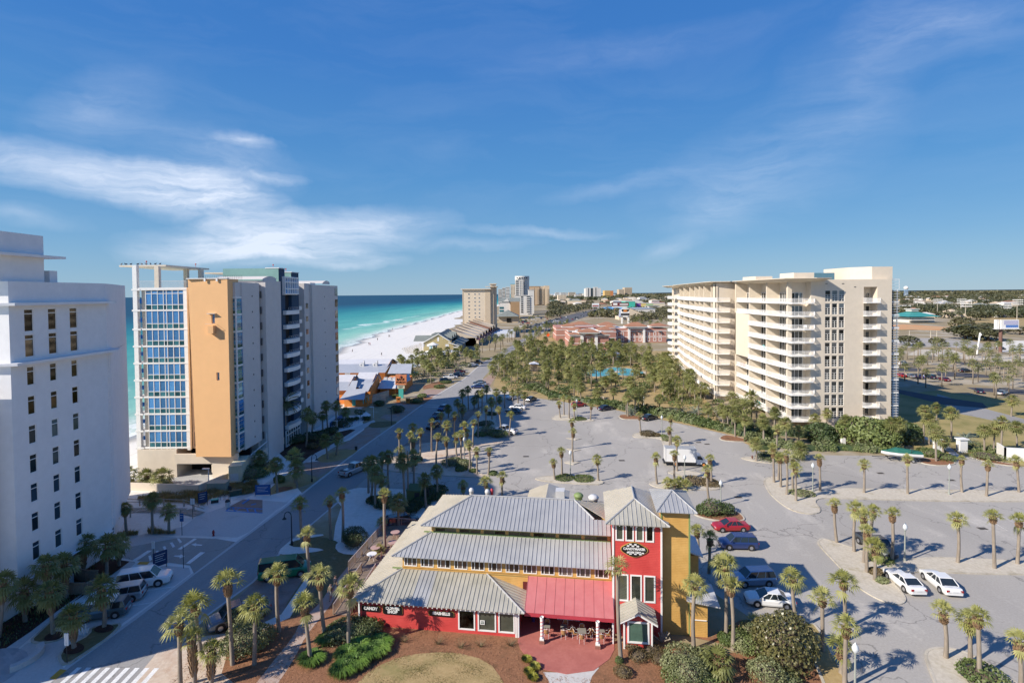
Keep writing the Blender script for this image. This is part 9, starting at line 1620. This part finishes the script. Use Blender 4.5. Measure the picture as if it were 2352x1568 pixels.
for i, (p, q) in enumerate((((-41.1,129.2), (-39.5,134.2)), ((-39.6,131.2), (-38.26,136.9)))):
    H_ = thing('handrail', 'pale blue handrail by the ball bushes, %s' % ('left one','right one')[i], 'handrail', p); fence_run(H_, [p, q], .95, mat('pale_blue_rail', (.20,.34,.52), .5, .05), (1.0,.5), .03)
W_ = thing('blue_wall', 'low blue wall beside the shaded shrubs at the tower end', 'wall', (-44.87,132.9)); g = G(); a, b = (-44.87,130.9), (-44.89,142.2); g.add([(*a,0),(*b,0),(*b,1.1),(*a,1.1),(a[0]-.2,a[1],0),(b[0]-.2,b[1],0),(b[0]-.2,b[1],1.1),(a[0]-.2,a[1],1.1)],[(0,1,2,3),(3,2,6,7),(4,7,6,5),(0,3,7,4),(1,5,6,2)]); part(g, 'wall_run', mat('blue_wall_paint', (.06,.13,.30), .7, .06), W_, True)
for i, q in enumerate(((85.02,106.3), (89.34,105.9))): B = thing('gate_pillar', '%s white gate pillar with a flat cap' % ('left','right')[i], 'pillar', q, 0, 'white gate pillars'); part(G().box(-.75,-.5,0,.75,.5,2.6), 'shaft', M_trim, B); part(G().box(-.95,-.7,2.6,.95,.7,2.8), 'cap', M_trim, B)
Gt = thing('iron_gate', 'dark iron driveway gate between the white pillars', 'gate', (86.94,105.8)); a, b = (85.32,105.9), (88.43,105.7); [part(G().tube((a[0]+(b[0]-a[0])*i/16,a[1]+(b[1]-a[1])*i/16,.1),(a[0]+(b[0]-a[0])*i/16,a[1]+(b[1]-a[1])*i/16,1.7-.4*math.sin(pi*i/16)),.03,n=4), 'bar', M_lblk, Gt, True) for i in range(17)]; part(G().tube((*a,.25),(*b,.25),.04,n=4), 'bottom_rail', M_lblk, Gt, True)
F_ = thing('iron_fence', 'low black fence behind the parked boat', 'fence', (82.45,107.8)); fence_run(F_, [(78.46,107.9),(80.95,107.6),(84.34,106.5)], 1.5, M_lblk, (1.0,.3), .04)
W_ = thing('white_wall', 'white curved entrance wall at the right edge', 'wall', (94.84,102.1))
for p, q in zip([(94.79,103.8),(93.23,100.5),(95.89,99.78)], [(93.23,100.5),(95.89,99.78),(99.57,99.08)]): g = G(); g.add([(*p,0),(*q,0),(*q,2.4),(*p,2.4),(p[0],p[1]+.5,0),(q[0],q[1]+.5,0),(q[0],q[1]+.5,2.4),(p[0],p[1]+.5,2.4)],[(0,1,2,3),(3,2,6,7),(4,7,6,5),(0,3,7,4),(1,5,6,2)]); part(g, 'wall_run', M_trim, W_, True)
for i, q in enumerate(((27.16,161.2), (69.44,112))): B = thing('white_box', 'small %s white utility box in the hedge' % ('tan','round-topped')[i], 'cabinet', q); part(G().box(-.4,-.3,0,.4,.3,1.0 if i == 0 else 1.3), 'body', M_beige if i == 0 else M_trim, B)
S = thing('road_work_sign', 'orange diamond road work sign on the far verge', 'sign', (25.12,375.5)); part(G().tube((0,0,0),(0,0,3),.08,n=5), 'post', M_rail, S); part(G().add([(0,-.1,1.8),(1.5,-.1,3.3),(0,-.1,4.8),(-1.5,-.1,3.3),(0,.1,1.8),(1.5,.1,3.3),(0,.1,4.8),(-1.5,.1,3.3)],[(0,1,2,3),(7,6,5,4),(0,4,5,1),(1,5,6,2),(2,6,7,3),(3,7,4,0)]), 'sign_face', mat('orange_sign', (.85,.12,.02), .5, .02), S)
bd = G(); bd.ball((0,0,.16), (.2,.08,.09), n=8, k=5); bd.ball((.19,0,.25), (.07,.055,.06), n=6, k=4); bd.add([(.25,-.02,.24),(.25,.02,.24),(.33,0,.23)],[(0,1,2)]); bd.add([(-.16,-.05,.18),(-.16,.05,.18),(-.36,0,.15)],[(0,1,2)]); bd.tube((0,.03,0),(0,.03,.1),.012,n=3); bd.tube((0,-.03,0),(0,-.03,.1),.012,n=3); BM = bd.mesh('gull', mat('gull_grey', (.12,.12,.13), .8, .1)); r = random.Random(8)
for i in range(9): o = bpy.data.objects.new('gull', BM); o.location = (-70.2+i*.88+r.uniform(-.2,.2), 96.7, 38.05); o.rotation_euler = (0,0,r.uniform(0,6)); o.scale = (1.3,)*3; link(o, None, 'gull perched on the roof canopy of the apricot tower', 'bird', 'gulls on the roof canopy')
# ================================================================ people
M_skin = mat('skin', (.42,.25,.18), .6, .03)
def person_mesh(stride, seed):
    """one continuous body grown over a skeleton, mid-stride"""
    me = bpy.data.meshes.new('body'); s = stride
    V = [(0,0,.98,.15),(0,0,1.22,.155),(0,.0,1.42,.15),(0,.01,1.52,.062),(.015,0,1.60,.085),(.025,0,1.70,.092), (0,.19,1.42,.062),(.06*s,.24,1.14,.047),(.16*s,.24,.90,.036),(.18*s,.24,.80,.04),(0,-.19,1.42,.062),(-.08*s,-.24,1.14,.047),(-.10*s,-.24,.90,.036),(-.10*s,-.24,.80,.04), (-.02,.10,.90,.11),(-.14*s,.10,.50,.075),(-.34*s,.10,.10,.05),(-.24*s,.10,.045,.045),(.02,-.10,.90,.11),(.20*s,-.10,.50,.075),(.24*s,-.10,.09,.05),(.38*s,-.10,.045,.045)]
    E = [(0,1),(1,2),(2,3),(3,4),(4,5),(2,6),(6,7),(7,8),(8,9),(2,10),(10,11),(11,12),(12,13),(0,14),(14,15),(15,16),(16,17),(0,18),(18,19),(19,20),(20,21)]
    me.from_pydata([v[:3] for v in V], E, []); o = bpy.data.objects.new('body', me); COL.objects.link(o); o.modifiers.new('skin', 'SKIN'); sk = me.skin_vertices[0].data
    for i, v in enumerate(V): sk[i].radius = (v[3], v[3])
    sk[0].use_root = True; sb = o.modifiers.new('sub', 'SUBSURF'); sb.levels = 2; sb.render_levels = 2; dg = bpy.context.evaluated_depsgraph_get(); out = bpy.data.meshes.new_from_object(o.evaluated_get(dg)); bpy.data.objects.remove(o); return out
def person(lab, q, head, top, bottom, hair, s=1., sc=1.):
    Pn = thing('person', lab, 'person', (*q,.02), head); Pn.scale = (sc,)*3; me = person_mesh(s, 1); me.materials.clear(); [me.materials.append(m) for m in (M_skin, top, bottom, M_plas, hair)]
    for p in me.polygons: c = p.center; p.material_index = 3 if c.z < .10 else 2 if .52 < c.z < 1.0 and abs(c.y) < .21 else 1 if 1.0 <= c.z < 1.49 and not (abs(c.y) > .21 and c.z < 1.12) else 4 if c.z > 1.71 or (c.z > 1.6 and c.x < -.01) else 0
    me.polygons.foreach_set('use_smooth', [True]*len(me.polygons)); link(bpy.data.objects.new('body', me), Pn)
    g = G(); g.ball((.125,0,1.665), (.025,.018,.026), n=6, k=4); [g.ball((.03,y,1.68), (.02,.018,.035), n=6, k=4) for y in (-.1,.1)]; part(g, 'nose_and_ears', M_skin, Pn, kind='stuff'); g = G(); [g.ball((.112,y,1.70), .012, n=5, k=3) for y in (-.035,.035)]; part(g, 'eyes', M_plas, Pn)
m1 = mat('navy_cloth', (.018,.02,.035), .9, .1); m2 = mat('khaki_cloth', (.20,.17,.12), .9, .1); m3 = mat('grey_cloth', (.20,.20,.21), .9, .1); m4 = mat('dark_hair', (.02,.015,.012), .8, .1); m5 = mat('grey_hair', (.25,.23,.21), .8, .1)
person('person in a navy top, khaki shorts and dark cap walking beside the deck rail', (-19.55,57.68), math.radians(70), m1, m2, m4); person('person in an olive shirt and grey shorts walking on the brick path', (-19.54,56.04), math.radians(75), mat('olive_cloth', (.15,.13,.085), .9, .1), m3, m5, -1., .98)
for i, (q, m) in enumerate((((-94.33,408.5), m1), ((-93.62,408.5), m3), ((-92.41,344.4), m1), ((-91.24,342.9), mat('red_cloth', (.4,.03,.05), .9, .1)), ((-95.46,378.8), m1), ((-90.62,302.7), mat('tan_cloth', (.35,.22,.15), .9, .1)), ((-69.42,283.4), m3), ((-109.6,489.8), m1))): person('person walking on the white beach, %s' % ('left of a pair in dark clothes','right of the dark pair','dark one of the pair at the water','one in red at the water','alone between the pairs','in tan at the wet sand','in grey nearest the orange restaurant','farthest by the water')[i], q, i*1.3, m, m1, m4, 1., 1.15)
